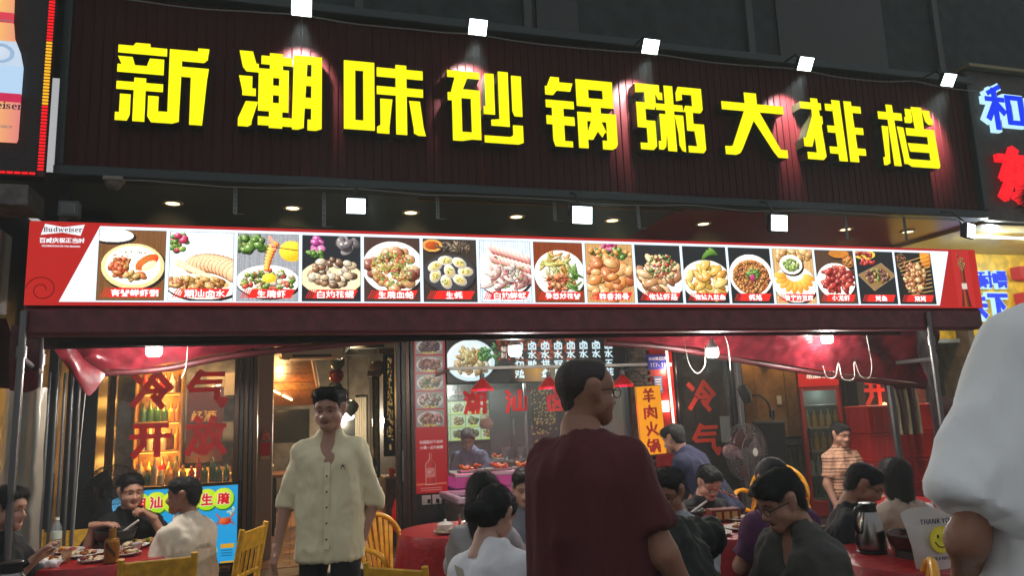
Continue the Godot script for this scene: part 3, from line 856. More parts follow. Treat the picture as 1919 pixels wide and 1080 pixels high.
		5:
			plate(im, 22, 18, 24, 17, Color(0.8, 0.6, 0.3)); ell(im, 22, 18, 17, 11, 0, Color(0.75, 0.35, 0.08), Color(0.5, 0.2, 0.05))
			bits(im, rng, 60, 76, 20, 40, 12, 8, 1.5, [Color(0.5, 0.42, 0.3), Color(0.3, 0.25, 0.2)])
			plate(im, 62, 90, 62, 50, Color(0.22, 0.22, 0.24))
			for k in 8:
				var w := TAU * k / 7.0
				var c := Vector2(62 + cos(w) * 38, 86 + sin(w) * 29) if k < 7 else Vector2(62, 86)
				ell(im, c.x, c.y, 19, 13, w * 0.7, Color(0.97, 0.97, 0.93), Color(0.6, 0.6, 0.55)); ell(im, c.x, c.y, 13, 8, w * 0.7, Color(0.95, 0.9, 0.7), Color(0.7, 0.62, 0.4))
				bits(im, rng, 18, c.x, c.y, 9, 6, 2.4, 1.6, [Color(0.9, 0.75, 0.15), g, Color(0.95, 0.9, 0.5)])
		6:
			plate(im, 60, 84, 70, 66, white)
			for k in 30: ell(im, 30 + (k % 10) * 10, 24 + (k / 10) * 26 + (k % 10) * 3, 6, 17, -0.5, Color(0.98, 0.95, 0.93), Color(0.6, 0.32, 0.3))
			bits(im, rng, 40, 62, 104, 56, 34, 15, 6, [Color(0.95, 0.88, 0.86), Color(0.75, 0.5, 0.5), Color(0.97, 0.95, 0.93)])
			bits(im, rng, 40, 62, 84, 50, 46, 3, 2, [g, Color(0.6, 0.1, 0.1)])
		7:
			plate(im, 66, 88, 66, 66, white)
			bits(im, rng, 60, 58, 70, 34, 36, 17, 3.5, [Color(0.92, 0.85, 0.4), Color(0.65, 0.72, 0.25), Color(0.95, 0.92, 0.75), Color(0.85, 0.6, 0.2)])
			bits(im, rng, 90, 66, 112, 40, 22, 6, 4, [Color(0.75, 0.22, 0.08), Color(0.9, 0.4, 0.15), Color(0.85, 0.55, 0.3)])
			bits(im, rng, 12, 100, 100, 14, 36, 17, 2.5, [g])
		8:
			bits(im, rng, 16, 62, 12, 18, 10, 11, 6, [Color(0.8, 0.1, 0.4), Color(0.9, 0.3, 0.55)])
			bits(im, rng, 40, 64, 28, 60, 14, 7, 5, [g, Color(0.2, 0.4, 0.1), Color(0.9, 0.6, 0.2)])
			bits(im, rng, 46, 64, 96, 60, 58, 17, 11, [Color(0.92, 0.55, 0.2), Color(0.78, 0.36, 0.1), Color(0.96, 0.72, 0.4), Color(0.85, 0.45, 0.18)])
		9:
			plate(im, 66, 104, 70, 50, white)
			bits(im, rng, 44, 64, 88, 54, 48, 20, 9, [Color(0.8, 0.55, 0.3), Color(0.62, 0.36, 0.18), Color(0.92, 0.76, 0.52)])
			bits(im, rng, 70, 74, 60, 44, 34, 4, 3, [Color(0.8, 0.15, 0.1), g, Color(0.9, 0.85, 0.6)])
		10:
			plate(im, 64, 100, 72, 60, white)
			bits(im, rng, 40, 64, 98, 52, 50, 20, 9, [Color(0.95, 0.75, 0.25), Color(0.88, 0.6, 0.15), Color(0.98, 0.85, 0.45)])
			for k in 5: ell(im, 66 + k * 6, 26 - k * 3, 16, 6, -0.9 + k * 0.4, g.lightened(0.2), g.darkened(0.4))
		11:
			plate(im, 64, 84, 66, 64, white)
			ell(im, 64, 88, 56, 52, 0, Color(0.8, 0.5, 0.2), Color(0.6, 0.3, 0.1))
			bits(im, rng, 420, 64, 88, 54, 48, 4, 2.5, [Color(0.85, 0.5, 0.18), Color(0.7, 0.32, 0.1), Color(0.92, 0.66, 0.3)])
			bits(im, rng, 30, 70, 78, 18, 14, 8, 3, [g, Color(0.45, 0.65, 0.2)]); ell(im, 68, 90, 8, 10, 0, Color(0.8, 0.3, 0.55), Color(0.5, 0.1, 0.3))
		12:
			bits(im, rng, 30, 64, 20, 60, 16, 12, 8, [Color(0.95, 0.78, 0.45), Color(0.85, 0.6, 0.3)])
			plate(im, 64, 108, 68, 56, white)
			for k in 9: ell(im, 64 + cos(0.2 + k * 0.36) * 46, 80 + sin(0.2 + k * 0.36) * 38, 20, 10, 0.3 + k * 0.36, Color(0.97, 0.8, 0.4), Color(0.78, 0.5, 0.15))
			plate(im, 56, 48, 36, 30, white); bits(im, rng, 80, 56, 48, 24, 18, 4, 3, [Color(0.55, 0.75, 0.25), Color(0.75, 0.88, 0.45)])
		13:
			plate(im, 80, 10, 34, 14, Color(0.7, 0.45, 0.15)); plate(im, 108, 34, 20, 20, Color(0.6, 0.35, 0.12)); bits(im, rng, 30, 108, 34, 12, 12, 4, 3, [Color(0.8, 0.5, 0.15)])
			plate(im, 62, 96, 62, 56, white)
			bits(im, rng, 80, 62, 92, 50, 42, 13, 6, [Color(0.78, 0.1, 0.06), Color(0.6, 0.05, 0.03), Color(0.9, 0.25, 0.12)])
		14:
			plate(im, 30, 10, 38, 16, Color(0.85, 0.75, 0.3)); bits(im, rng, 30, 30, 10, 26, 8, 5, 3, [Color(0.75, 0.15, 0.06)])
			bits(im, rng, 12, 40, 34, 24, 8, 9, 4, [Color(0.8, 0.12, 0.08)])
			var tray := PackedVector2Array([Vector2(6, 76), Vector2(84, 40), Vector2(126, 76), Vector2(52, 122)])
			for k in 4: stroke(im, tray[k], tray[(k + 1) % 4], 6, Color(0.8, 0.82, 0.84))
			for k in 22: stroke(im, tray[0].lerp(tray[3], k / 21.0), tray[1].lerp(tray[2], k / 21.0), 5, Color(0.5, 0.4, 0.25))
			bits(im, rng, 130, 66, 78, 40, 22, 5, 3, [Color(0.5, 0.2, 0.3), g, Color(0.85, 0.75, 0.35), Color(0.35, 0.15, 0.1), Color(0.7, 0.5, 0.2)])
		15:
			ell(im, 108, 16, 20, 34, 0, Color(0.9, 0.6, 0.15), Color(0.6, 0.35, 0.05))
			for k in 10:
				stroke(im, Vector2(8 + k * 3, 40 + k * 11), Vector2(120, 6 + k * 13), 2, Color(0.85, 0.7, 0.4))
			bits(im, rng, 130, 62, 82, 36, 48, 8, 6, [Color(0.75, 0.4, 0.15), Color(0.55, 0.25, 0.08), Color(0.88, 0.55, 0.25), Color(0.95, 0.78, 0.5)])
			bits(im, rng, 60, 20, 30, 20, 30, 2, 1.5, [Color(0.8, 0.3, 0.1), Color(0.6, 0.45, 0.2)])
	for y in H:   # the uneven tones of a photograph
		for x in W:
			var c := im.get_pixel(x, y)
			var q := 1.0 + rng.randf_range(-0.13, 0.13)
			im.set_pixel(x, y, Color(minf(c.r * q * 1.04, 1), minf(c.g * q, 1), minf(c.b * q * 0.96, 1)))
	# the red ribbon with the name
	for y in range(138, 160):
		var x0 := 22 + int((160 - y) * 0.45)
		var x1 := 112 + int((160 - y) * 0.45)
		for x in range(x0, min(x1, W)): im.set_pixel(x, y, Color(0.83, 0.13, 0.10))
		for q in 3:
			for x in range(x0 - 4 - q * 5, x0 - 2 - q * 5):
				if x >= 0: im.set_pixel(x, y, Color(0.83, 0.13, 0.10))
	var t: String = DISHES[i]
	var fs: float = min(19.0, 84.0 / t.length())
	word(im, t, 72 - fs * t.length() * 0.54, 149 - fs * 0.5, fs, 2.4, Color.WHITE)
	for x in W:
		for y in [0, H - 1]: im.set_pixel(x, y, Color(0.3, 0.3, 0.3))
	for y in H:
		for x in [0, W - 1]: im.set_pixel(x, y, Color(0.3, 0.3, 0.3))
	return im

func lightbox() -> void:
	var t := thing("menu_lightbox", "long backlit menu board with sixteen dish pictures above the awning", "lightbox")
	var x0 := -1.55
	var x1 := 5.77
	var y0 := 2.335
	var y1 := 2.855
	part(t, "cabinet", sp(x0, x1, y0, y1, -5.16, -5.004, 0.006), mat("cabinet", Color(0.42, 0.05, 0.06), 0.5))
	var red := glow("lit red sign film", Color(0.80, 0.16, 0.14), 0.75)
	part(t, "red_screen", qd(x0, x1, y0, y1, -5.0), red)
	var white := MB.new()
	white.prism(PackedVector2Array([Vector2(-1.366, 2.357), Vector2(5.30, 2.357), Vector2(5.47, 2.834), Vector2(-1.165, 2.834)]), 0, 0)
	part(t, "white_screen", white, glow("lit white sign film", Color(0.86, 0.94, 1.0), 1.3), at(0, 0, -4.998))
	var rng := RandomNumberGenerator.new()
	rng.seed = 21
	var w := 0.397
	for i in 16:
		part(t, "dish_picture_screen", qd(0, w - 0.014, 2.365, 2.815, 0), lit_print(dish(i, rng), 1.55), at(-1.168 + i * 0.4035, 0, -4.996))
	# print at the left end: a white bow tie, a slogan, a scroll
	var bow := MB.new()
	bow.prism(PackedVector2Array([Vector2(0, 0), Vector2(0.115, 0.018), Vector2(0.215, 0), Vector2(0.235, 0.072), Vector2(0.12, 0.052), Vector2(0.02, 0.070)]), 0, 0)
	var lw := glow("lit white print sign", Color(0.95, 0.95, 0.97), 1.0)
	part(t, "bow_tie_logo", bow, lw, at(-1.485, 2.768, -4.996))
	part(t, "logo_lettering", latin("Budweiser", 0.032, 0.001, true), mat("dark red print", Color(0.6, 0.05, 0.06), 0.5), Transform3D(Basis(Vector3.BACK, 0.02), Vector3(-1.367, 2.803, -4.994)))
	part(t, "slogan_lettering", letters("百威庆祝正当时", 0.034, 0.0055, 0, false, 1.05), lw, at(-1.490, 2.752, -4.996))
	part(t, "small_lettering", latin("CELEBRATION IN THE MAKING", 0.0115, 0.001), lw, at(-1.372, 2.700, -4.996))
	var scroll := []
	for k in 40:
		var a := k * 0.24
		scroll.append(Vector3(cos(a) * (0.02 + k * 0.0017), sin(a) * (0.02 + k * 0.0017), 0))
	part(t, "scroll_print", tb(scroll, 0.0025, 4), mat("scroll red", Color(0.45, 0.06, 0.12), 0.5), at(-1.46, 2.43, -4.997))
	# bottle print at the right end
	var im := blank(96, 192, Color(0.78, 0.14, 0.12))
	for y in 192:
		var hw := 0.0
		if y > 62: hw = 11.0 + max(0.0, (y - 120) * 0.22)
		for x in range(int(48 - hw), int(48 + hw)):
			var f: float = 1.0 - abs(x - 44) / max(hw, 1.0)
			im.set_pixel(x, y, Color(0.30, 0.05, 0.02).lerp(Color(0.78, 0.35, 0.12), f * f))
	bits(im, rng, 40, 48, 44, 18, 22, 4, 2, [Color(0.95, 0.8, 0.45), Color(0.85, 0.55, 0.2)])
	for y in range(112, 132): stroke(im, Vector2(34, 112 + (y - 112)), Vector2(62, 112 + (y - 112)), 1.2, Color(0.9, 0.85, 0.8))
	ell(im, 32, 16, 12, 7, -0.6, Color(0.9, 0.4, 0.35), Color(0.5, 0.05, 0.05))
	part(t, "bottle_print_screen", qd(0, 0.19, 2.345, 2.845, 0), lit_print(im, 0.85), at(5.50, 0, -4.997))

# ---------------------------------------------------------------- the awning and its frame
func cloth_sheet(top: Array, bottom: Array, rows: int, amp: float, seed_: int) -> MB:
	var n := FastNoiseLite.new()
	n.seed = seed_
	n.frequency = 1.4
	n.fractal_type = FastNoiseLite.FRACTAL_RIDGED
	n.fractal_octaves = 3
	var long_: float = top[0].distance_to(top[-1])
	var st := int(clampf(long_ / 0.045 / (top.size() - 1), 8, 60))
	var tp := curve(top, st)
	var bt := curve(bottom, st)
	var g := []
	for i in rows + 1:
		var r := []
		for j in tp.size():
			var f := 1.0 - float(i) / rows
			var p: Vector3 = tp[j].lerp(bt[j], f)
			var q: float = n.get_noise_3d(p.x * 0.9 + p.y * 0.9, p.y * 0.5 - p.x * 0.25, p.z)
			r.append(p + Vector3(0, q * amp * 0.35, q * amp) * (0.25 + 0.75 * sin(PI * clampf(f, 0.1, 0.9))))
		g.append(r)
	var m := MB.new()
	m.grid(g)
	return m

func awning() -> void:
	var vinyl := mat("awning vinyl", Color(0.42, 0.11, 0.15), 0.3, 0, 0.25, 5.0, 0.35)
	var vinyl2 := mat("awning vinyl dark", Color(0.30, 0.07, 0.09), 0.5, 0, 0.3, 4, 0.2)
	var a := thing("awning", "maroon vinyl awning with a straight valance under the menu lightbox", "awning")
	var roof := MB.new()
	roof.grid([[Vector3(-1.55, 2.30, -5.2), Vector3(2.0, 2.31, -5.2), Vector3(5.75, 2.30, -5.2)], [Vector3(-1.6, 2.56, -6.4), Vector3(2.0, 2.55, -6.4), Vector3(5.9, 2.56, -6.4)], [Vector3(-1.68, 2.80, -7.8), Vector3(2.0, 2.80, -7.8), Vector3(6.2, 2.80, -7.8)]])
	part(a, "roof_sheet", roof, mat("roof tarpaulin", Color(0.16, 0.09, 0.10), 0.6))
	part(a, "cassette", sp(-1.57, 5.78, 2.155, 2.333, -5.17, -5.02, 0.02), mat("valance", Color(0.46, 0.185, 0.225), 0.55, 0, 0.3, 4, 0.2))
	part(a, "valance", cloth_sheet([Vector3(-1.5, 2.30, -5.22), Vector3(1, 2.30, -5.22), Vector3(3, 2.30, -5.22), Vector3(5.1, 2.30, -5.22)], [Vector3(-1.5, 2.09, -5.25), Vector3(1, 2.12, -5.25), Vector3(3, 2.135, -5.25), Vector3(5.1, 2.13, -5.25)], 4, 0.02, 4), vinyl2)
	part(a, "front_rail", tb([Vector3(-1.42, 2.115, -5.22), Vector3(2.4, 2.145, -5.22)], 0.016, 8), mat("rail dark", Color(0.10, 0.08, 0.09), 0.4, 0.5))
	var dl := solo("rolled_curtain", cloth_sheet([Vector3(-1.62, 2.24, -5.75), Vector3(-0.9, 2.26, -5.75), Vector3(0, 2.27, -5.8), Vector3(1.3, 2.28, -5.85)], [Vector3(-1.50, 1.985, -5.95), Vector3(-0.95, 2.02, -5.98), Vector3(-0.3, 2.13, -5.98), Vector3(1.25, 2.255, -5.95)], 22, 0.13, 7), vinyl, "glossy maroon curtain sheet gathered up over the left window", "curtain")
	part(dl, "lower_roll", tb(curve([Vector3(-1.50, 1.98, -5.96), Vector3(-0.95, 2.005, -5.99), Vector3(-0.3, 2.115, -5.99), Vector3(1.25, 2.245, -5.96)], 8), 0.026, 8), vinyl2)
	part(dl, "hanging_corner", cloth_sheet([Vector3(-1.62, 2.20, -5.72), Vector3(-1.52, 2.22, -5.74), Vector3(-1.42, 2.08, -5.9)], [Vector3(-1.44, 1.90, -5.86), Vector3(-1.38, 1.82, -5.9), Vector3(-1.30, 1.97, -5.95)], 8, 0.05, 3), vinyl)
	var dr := solo("rolled_curtain", cloth_sheet([Vector3(1.7, 2.28, -5.6), Vector3(3.2, 2.28, -5.7), Vector3(4.6, 2.28, -5.7), Vector3(6.0, 2.26, -5.7)], [Vector3(1.9, 2.21, -5.9), Vector3(3.2, 2.13, -5.95), Vector3(4.15, 1.96, -5.95), Vector3(5.95, 1.70, -5.9)], 20, 0.10, 12), vinyl, "crumpled glossy maroon curtain sheet sagging over the right windows", "curtain")
	part(dr, "lower_roll", tb(curve([Vector3(2.6, 2.16, -5.96), Vector3(3.3, 2.10, -5.97), Vector3(4.2, 1.94, -5.97), Vector3(5.1, 1.80, -5.96), Vector3(5.95, 1.69, -5.92)], 8), 0.030, 8), vinyl2)
	# steel legs, braces, folded side lattices
	var steel := mat("steel pole", Color(0.42, 0.42, 0.42), 0.35, 0.7)
	var legs := [[-1.545, -5.0, "leftmost steel awning post in front of the red side curtain"], [-1.60, -5.55, "inner steel awning post behind the left front post"], [5.16, -5.0, "right front steel post of the awning beside the white shirt"], [5.70, -6.1, "right rear steel post of the awning by the striped drapes"]]
	for l in legs:
		var q := thing("awning_post", l[2], "post", Vector3(l[0], 0, l[1]), 0, "steel posts of the awning")
		part(q, "tube", tb([Vector3.ZERO, Vector3(0, 2.30, 0)], 0.021, 12), steel)
		part(q, "foot_plate", bx(Vector3(0, 0.006, 0), Vector3(0.12, 0.012, 0.12), 0.002), steel)
		part(q, "collar", tb([Vector3(0, 2.02, 0), Vector3(0, 2.09, 0)], 0.029, 12), steel)
	for l in [[Vector3(-1.545, 2.02, -5.0), Vector3(-1.60, 1.97, -5.55), "short steel brace between the two left awning posts"], [Vector3(5.16, 1.90, -5.0), Vector3(5.70, 1.93, -6.1), "long steel brace between the two right awning posts"]]:
		solo("awning_brace", tb([l[0], l[1]], 0.019, 10), steel, l[2], "brace")
	var pl := thing("folded_side_lattice", "bundle of folded grey metal lattice bars behind the left posts", "lattice")
	for i in 5:
		var x := -1.73 + i * 0.036
		part(pl, "lattice_bar", tb([Vector3(x, 0.05, -6.25 - i * 0.06), Vector3(x - 0.02, 2.02, -6.3 - i * 0.06)], 0.011, 8), steel)
	var pr := thing("folded_side_lattice", "bundle of folded grey metal lattice bars at the right posts", "lattice")
	for i in 4:
		part(pr, "lattice_bar", tb([Vector3(5.76 + i * 0.045, 0.05, -6.15 - i * 0.03), Vector3(5.73 + i * 0.045, 1.72, -6.15 - i * 0.03)], 0.012, 8), steel)
	solo("side_curtain", cloth_sheet([Vector3(-1.70, 2.25, -5.3), Vector3(-1.60, 2.25, -5.32), Vector3(-1.53, 2.25, -5.3)], [Vector3(-1.69, 1.84, -5.32), Vector3(-1.61, 1.83, -5.36), Vector3(-1.53, 1.85, -5.3)], 6, 0.04, 5), vinyl, "short red cloth hanging between the two left awning posts", "curtain")
	var clear := pane("clear plastic", 0.62, Color(0.62, 0.60, 0.54))
	clear.roughness = 0.2
	solo("plastic_curtain", cloth_sheet([Vector3(-1.75, 1.86, -5.45), Vector3(-1.66, 1.86, -5.5), Vector3(-1.58, 1.86, -5.44), Vector3(-1.53, 1.86, -5.5)], [Vector3(-1.76, 0.1, -5.45), Vector3(-1.67, 0.1, -5.5), Vector3(-1.57, 0.1, -5.44), Vector3(-1.52, 0.1, -5.5)], 14, 0.06, 15), clear, "milky clear plastic curtain hanging below the red cloth at left", "curtain")
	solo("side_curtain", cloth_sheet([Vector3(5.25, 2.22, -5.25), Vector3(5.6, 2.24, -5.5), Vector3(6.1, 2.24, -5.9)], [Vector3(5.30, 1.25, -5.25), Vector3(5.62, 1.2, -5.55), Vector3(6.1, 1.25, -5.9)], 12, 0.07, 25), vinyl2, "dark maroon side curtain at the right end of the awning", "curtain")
	var stripe := mat("cream stripe", Color(0.62, 0.55, 0.42), 0.7)
	var dp := thing("striped_drape", "gathered maroon and cream drape tied by the right rear post", "curtain")
	for i in 6:
		var x := 6.0 + i * 0.065
		part(dp, "drape_fold", cloth_sheet([Vector3(x, 1.74, -6.5), Vector3(x + 0.03, 1.75, -6.45), Vector3(x + 0.055, 1.74, -6.5)], [Vector3(x + 0.02, 1.2, -6.5), Vector3(x + 0.055, 1.2, -6.45), Vector3(x + 0.085, 1.2, -6.5)], 6, 0.03, 31 + i), stripe if i % 2 else vinyl2)
	part(dp, "tied_knot", tb(curve([Vector3(5.98, 1.77, -6.47), Vector3(6.15, 1.72, -6.42), Vector3(6.3, 1.79, -6.44), Vector3(6.42, 1.76, -6.5)], 5), 0.05, 9), vinyl)
	# bulbs on wires
	var bl := ["left bare bulb under the awning, in front of the maroon curtain", "bare bulb hanging in front of the braised food menu board", "bare bulb hanging by the right window, among loose wires", "rightmost bare bulb high under the crumpled maroon curtain"]
	var bp := [Vector3(-0.93, 2.12, -5.6), Vector3(1.67, 2.08, -5.6), Vector3(3.43, 2.04, -5.6), Vector3(4.61, 2.15, -5.6)]
	var b: Node3D
	for i in 4:
		if i == 0:
			b = thing("light_bulb", bl[0], "light bulb", bp[0], 0, "bare bulbs under the awning")
			var g := MB.new()
			g.lathe([Vector2(0.0, -0.055), Vector2(0.035, -0.052), Vector2(0.050, -0.040), Vector2(0.054, -0.01), Vector2(0.052, 0.03)], Vector3.ZERO, 20)
			part(b, "bulb_glass", g, glow("bulb glass", Color(1.0, 1.0, 0.98), 4.5))
			var c := MB.new()
			c.lathe([Vector2(0.052, 0.03), Vector2(0.046, 0.055), Vector2(0.026, 0.075), Vector2(0.022, 0.10), Vector2(0.0, 0.105)], Vector3.ZERO, 20)
			part(b, "bulb_base", c, mat("bulb base", Color(0.78, 0.78, 0.76), 0.5))
			part(b, "wire", tb([Vector3(0, 0.1, 0), Vector3(0.004, 0.25, 0.003), Vector3(0, 0.40, 0)], 0.004, 5), mat("wire white", Color(0.65, 0.64, 0.6), 0.6))
			lamp_omni(b, Vector3(0, -0.085, 0), 1.15, Color(1.0, 0.97, 0.94), 0.05)
		else:
			copy_of(b, bl[i], Transform3D(Basis.IDENTITY, bp[i]))
	var wm := mat("wire white", Color(0.65, 0.64, 0.6), 0.6)
	var wires := [[[Vector3(-0.72, 2.2, -5.65), Vector3(-0.73, 2.0, -5.66), Vector3(-0.76, 1.92, -5.7)], "loose white wire right of the left bare bulb"],
		[[Vector3(3.18, 2.2, -5.62), Vector3(3.20, 1.97, -5.62), Vector3(3.28, 1.86, -5.63), Vector3(3.37, 1.93, -5.64), Vector3(3.38, 2.1, -5.64)], "loop of white wire left of the bulb by the right window"],
		[[Vector3(3.55, 2.25, -5.62), Vector3(3.60, 2.1, -5.62), Vector3(3.61, 1.88, -5.63)], "straight white wire right of the bulb by the right window"],
		[[Vector3(5.06, 2.2, -5.62), Vector3(5.10, 1.9, -5.64), Vector3(5.06, 1.78, -5.65), Vector3(4.98, 1.80, -5.66), Vector3(4.93, 1.93, -5.66), Vector3(4.92, 1.78, -5.68), Vector3(4.80, 1.78, -5.68), Vector3(4.77, 1.92, -5.68), Vector3(4.72, 1.80, -5.68), Vector3(4.63, 1.80, -5.68), Vector3(4.60, 1.9, -5.68)], "coiled white wire hanging below the rightmost bulb"],
		[[Vector3(-1.43, 1.95, -6.0), Vector3(-1.45, 1.4, -6.0), Vector3(-1.46, 0.7, -6.0)], "white wire hanging straight down at the black pillar"]]
	for q in wires: solo("loose_wire", tb(curve(q[0], 6), 0.0032, 5), wm, q[1], "wire")

# ---------------------------------------------------------------- neighbours
func neighbours() -> void:
	var b := thing("beer_led_board", "dark LED board with a beer bottle picture at the left edge", "advertising board")
	part(b, "panel", sp(-3.3, -1.90, 3.53, 5.6, -6.42, -6.32, 0.01), mat("led panel", Color(0.09, 0.045, 0.055), 0.45, 0, 0.4, 8))
	# the bottle: a lit flat print cut to its outline
	var W := 96
	var H := 300
	var im := blank(W, H, Color(0, 0, 0))
	for y in H:
		for x in W:
			var f: float = 1.0 - abs(x / 95.0 - 0.45) * 1.6
			var c := Color(0.90, 0.50, 0.50).lerp(Color(0.98, 0.74, 0.42), clampf(f, 0, 1))
			if y > 100 and y < 150: c = Color(0.78, 0.85, 0.92)
			if y >= 150 and y < 205: c = Color(0.72, 0.84, 0.95)
			if y >= 205 and y < 222: c = Color(0.80, 0.12, 0.30)
			if y > 42 and y < 64: c = Color(0.86, 0.22, 0.30)
			im.set_pixel(x, y, c)
	ell(im, 48, 126, 30, 20, 0, Color(0.55, 0.68, 0.8), Color(0.6, 0.72, 0.85))
	ell(im, 48, 126, 22, 14, 0, Color(0.85, 0.9, 0.95), Color(0.8, 0.85, 0.92))
	var out := PackedVector2Array()
	var prof := [Vector2(0.19, 0), Vector2(0.2, 0.03), Vector2(0.2, 0.62), Vector2(0.17, 0.74), Vector2(0.115, 0.86), Vector2(0.095, 1.0), Vector2(0.085, 1.25)]
	for p in prof: out.append(Vector2(p.x, p.y))
	for i in prof.size(): out.append(Vector2(-prof[-1 - i].x, prof[-1 - i].y))
	var bm := MB.new()
	bm.prism(out, -0.02, 0)
	for i in bm.v.size(): bm.u[i] = Vector2(bm.v[i].x / 0.4 + 0.5, 1.0 - bm.v[i].y / 1.25)
	part(b, "bottle_print_screen", bm, lit_print(im, 0.9), Transform3D(Basis.from_scale(Vector3(0.86, 1, 1)), Vector3(-2.245, 3.80, -6.29)))
	part(b, "label_lettering", latin("Budweiser", 0.058, 0.001, true), mat("blue print", Color(0.1, 0.15, 0.4), 0.5), at(-2.245, 4.09, -6.288))
	part(b, "neck_lettering", latin("Budweiser", 0.026, 0.001, true), mat("white print", Color(0.9, 0.9, 0.9), 0.5), at(-2.245, 4.80, -6.288))
	part(b, "foot_lettering", latin("ANHEUSER-BUSCH", 0.024, 0.001), mat("white print", Color(0.9, 0.9, 0.9), 0.5), at(-2.245, 3.92, -6.288))
	part(b, "edge_channel", sp(-1.925, -1.875, 3.53, 5.6, -6.34, -6.29, 0.004), mat("led channel", Color(0.25, 0.03, 0.03), 0.5))
	part(b, "edge_channel", sp(-3.3, -1.926, 3.53, 3.575, -6.34, -6.29, 0.004), mat("led channel", Color(0.25, 0.03, 0.03), 0.5))
	var bead := bx(Vector3.ZERO, Vector3(0.042, 0.017, 0.012), 0.004).done()
	for i in 62:
		var red: bool = [true, true, false, false][int(i / 10.0) % 4]
		part(b, "led_bead", bead, glow("red led", Color(1.0, 0.08, 0.12), 1.0) if red else glow("yellow led", Color(1.0, 0.72, 0.12), 1.0), at(-1.90, 3.59 + i * 0.027, -6.283))
	for i in 18:
		part(b, "led_bead", bead, glow("red led", Color(1.0, 0.08, 0.12), 1.0), at(-1.955 - i * 0.05, 3.553, -6.283))
	var br := thing("pole_bracket", "dark square post between the beer board and the big sign", "post", Vector3(-1.84, 0, -6.75))
	part(br, "post", bx(Vector3(0, 2.65, 0), Vector3(0.07, 5.3, 0.08), 0.006), mat("sign trim", Color(0.20, 0.23, 0.23), 0.35, 0.5))
	part(br, "lamp_reflector", bx(Vector3(0.01, 4.66, 0.045), Vector3(0.03, 0.12, 0.01), 0.003), mat("brass", Color(0.55, 0.42, 0.2), 0.3, 0.8))
	solo("duct_box", sp(-2.6, -1.98, 3.30, 3.47, -6.7, -6.3, 0.008), mat("duct", Color(0.40, 0.38, 0.36), 0.5, 0, 0.2, 4, 0.3), "pale grey duct box under the beer board at the left edge", "duct")
	var v := thing("wall_vent", "small square grey vent box under the left end of the sign", "vent", Vector3(-1.74, 3.33, -6.5))
	part(v, "case", bx(Vector3.ZERO, Vector3(0.15, 0.13, 0.10), 0.008), mat("vent grey", Color(0.30, 0.32, 0.32), 0.5))
	part(v, "grille", bx(Vector3(0, 0, 0.052), Vector3(0.10, 0.08, 0.006), 0.002), mat("vent light", Color(0.5, 0.52, 0.52), 0.5))
	for i in 5: part(v, "louvre", bx(Vector3(0, -0.03 + i * 0.015, 0.057), Vector3(0.09, 0.004, 0.006), 0.001), mat("vent grey", Color(0.30, 0.32, 0.32), 0.5))
	var lb := thing("left_neighbour_lightbox", "end of a dim red lightbox cut by the left edge of the photo", "lightbox")
	part(lb, "cabinet", sp(-3.2, -1.70, 2.30, 2.80, -5.2, -5.02, 0.006), mat("cabinet grey", Color(0.3, 0.28, 0.28), 0.5))
	part(lb, "red_screen", qd(-3.2, -1.705, 2.31, 2.79, -5.016), glow("dim red sign film", Color(0.62, 0.11, 0.13), 0.5))
	var lw := thing("left_neighbour_shop", "warm lit shop front beyond the plastic curtain at the left edge", "shop")
	part(lw, "side_wall", sp(-7, -2.61, 0, 3.3, -8.2, -8.0), mat("neighbour wall", Color(0.45, 0.38, 0.28), 0.6, 0, 0.2, 3, 0.3))
	part(lw, "lit_window", sp(-4.2, -2.75, 1.25, 2.1, -7.99, -7.95), glow("warm window", Color(0.75, 0.65, 0.48), 0.55))
	part(lw, "window_frame", sp(-2.75, -2.68, 0.2, 2.5, -7.99, -7.93), mat("pillar black", Color(0.07, 0.075, 0.08), 0.35))
	part(lw, "awning_edge", cloth_sheet([Vector3(-3.2, 2.28, -5.2), Vector3(-2.3, 2.28, -5.2), Vector3(-1.70, 2.28, -5.2)], [Vector3(-3.2, 1.95, -5.9), Vector3(-2.3, 1.93, -5.9), Vector3(-1.74, 1.86, -5.9)], 6, 0.06, 41), mat("awning vinyl dark", Color(0.30, 0.07, 0.09), 0.5))
	# right neighbour: upper board, lit ceiling, yellow wall with blue lettering
	var u := thing("right_neighbour_sign", "brown sign board with blue and red lit characters at the right edge", "sign")
	part(u, "panel", sp(7.76, 11.5, 3.60, 5.48, -6.62, -6.5, 0.01), mat("brown panel", Color(0.23, 0.19, 0.15), 0.5, 0, 0.2, 4, 0.3))
	part(u, "top_trim", sp(7.74, 11.5, 5.485, 5.53, -6.62, -6.42, 0.004), mat("gold trim", Color(0.5, 0.45, 0.32), 0.4, 0.3))
	var blue := glow("blue letter sign", Color(0.05, 0.22, 0.95), 0.95)
	var wht := glow("white letter edge sign", Color(0.75, 0.93, 1.0), 1.0)
	var redl := glow("red letter sign", Color(1.0, 0.08, 0.14), 1.0)
	for q in [["和", 7.90, 5.29, 0.60], ["味", 8.62, 5.29, 0.60]]:
		var L := part(u, "letter_edge", letters(q[0], q[3], 0.125, 0.05), wht, at(q[1], q[2], -6.49))
		part(L, "letter_face", letters(q[0], q[3], 0.075, 0.01), blue, at(0, 0, 0.058))
	part(u, "letter", letters("东", 0.70, 0.115, 0.06), redl, at(7.93, 4.50, -6.49))
	part(u, "letter", letters("天", 0.70, 0.115, 0.06), redl, at(8.80, 4.50, -6.49))
	var y := thing("right_neighbour_shop", "yellow shop front with blue and white lettering beyond the right end of the lightbox", "shop")
	var yel := mat("yellow wall", Color(0.88, 0.68, 0.06), 0.45, 0, 0.1, 3, 0.2)
	part(y, "yellow_wall", sp(7.9, 12.5, 2.36, 3.58, -8.3, -8.1), yel)
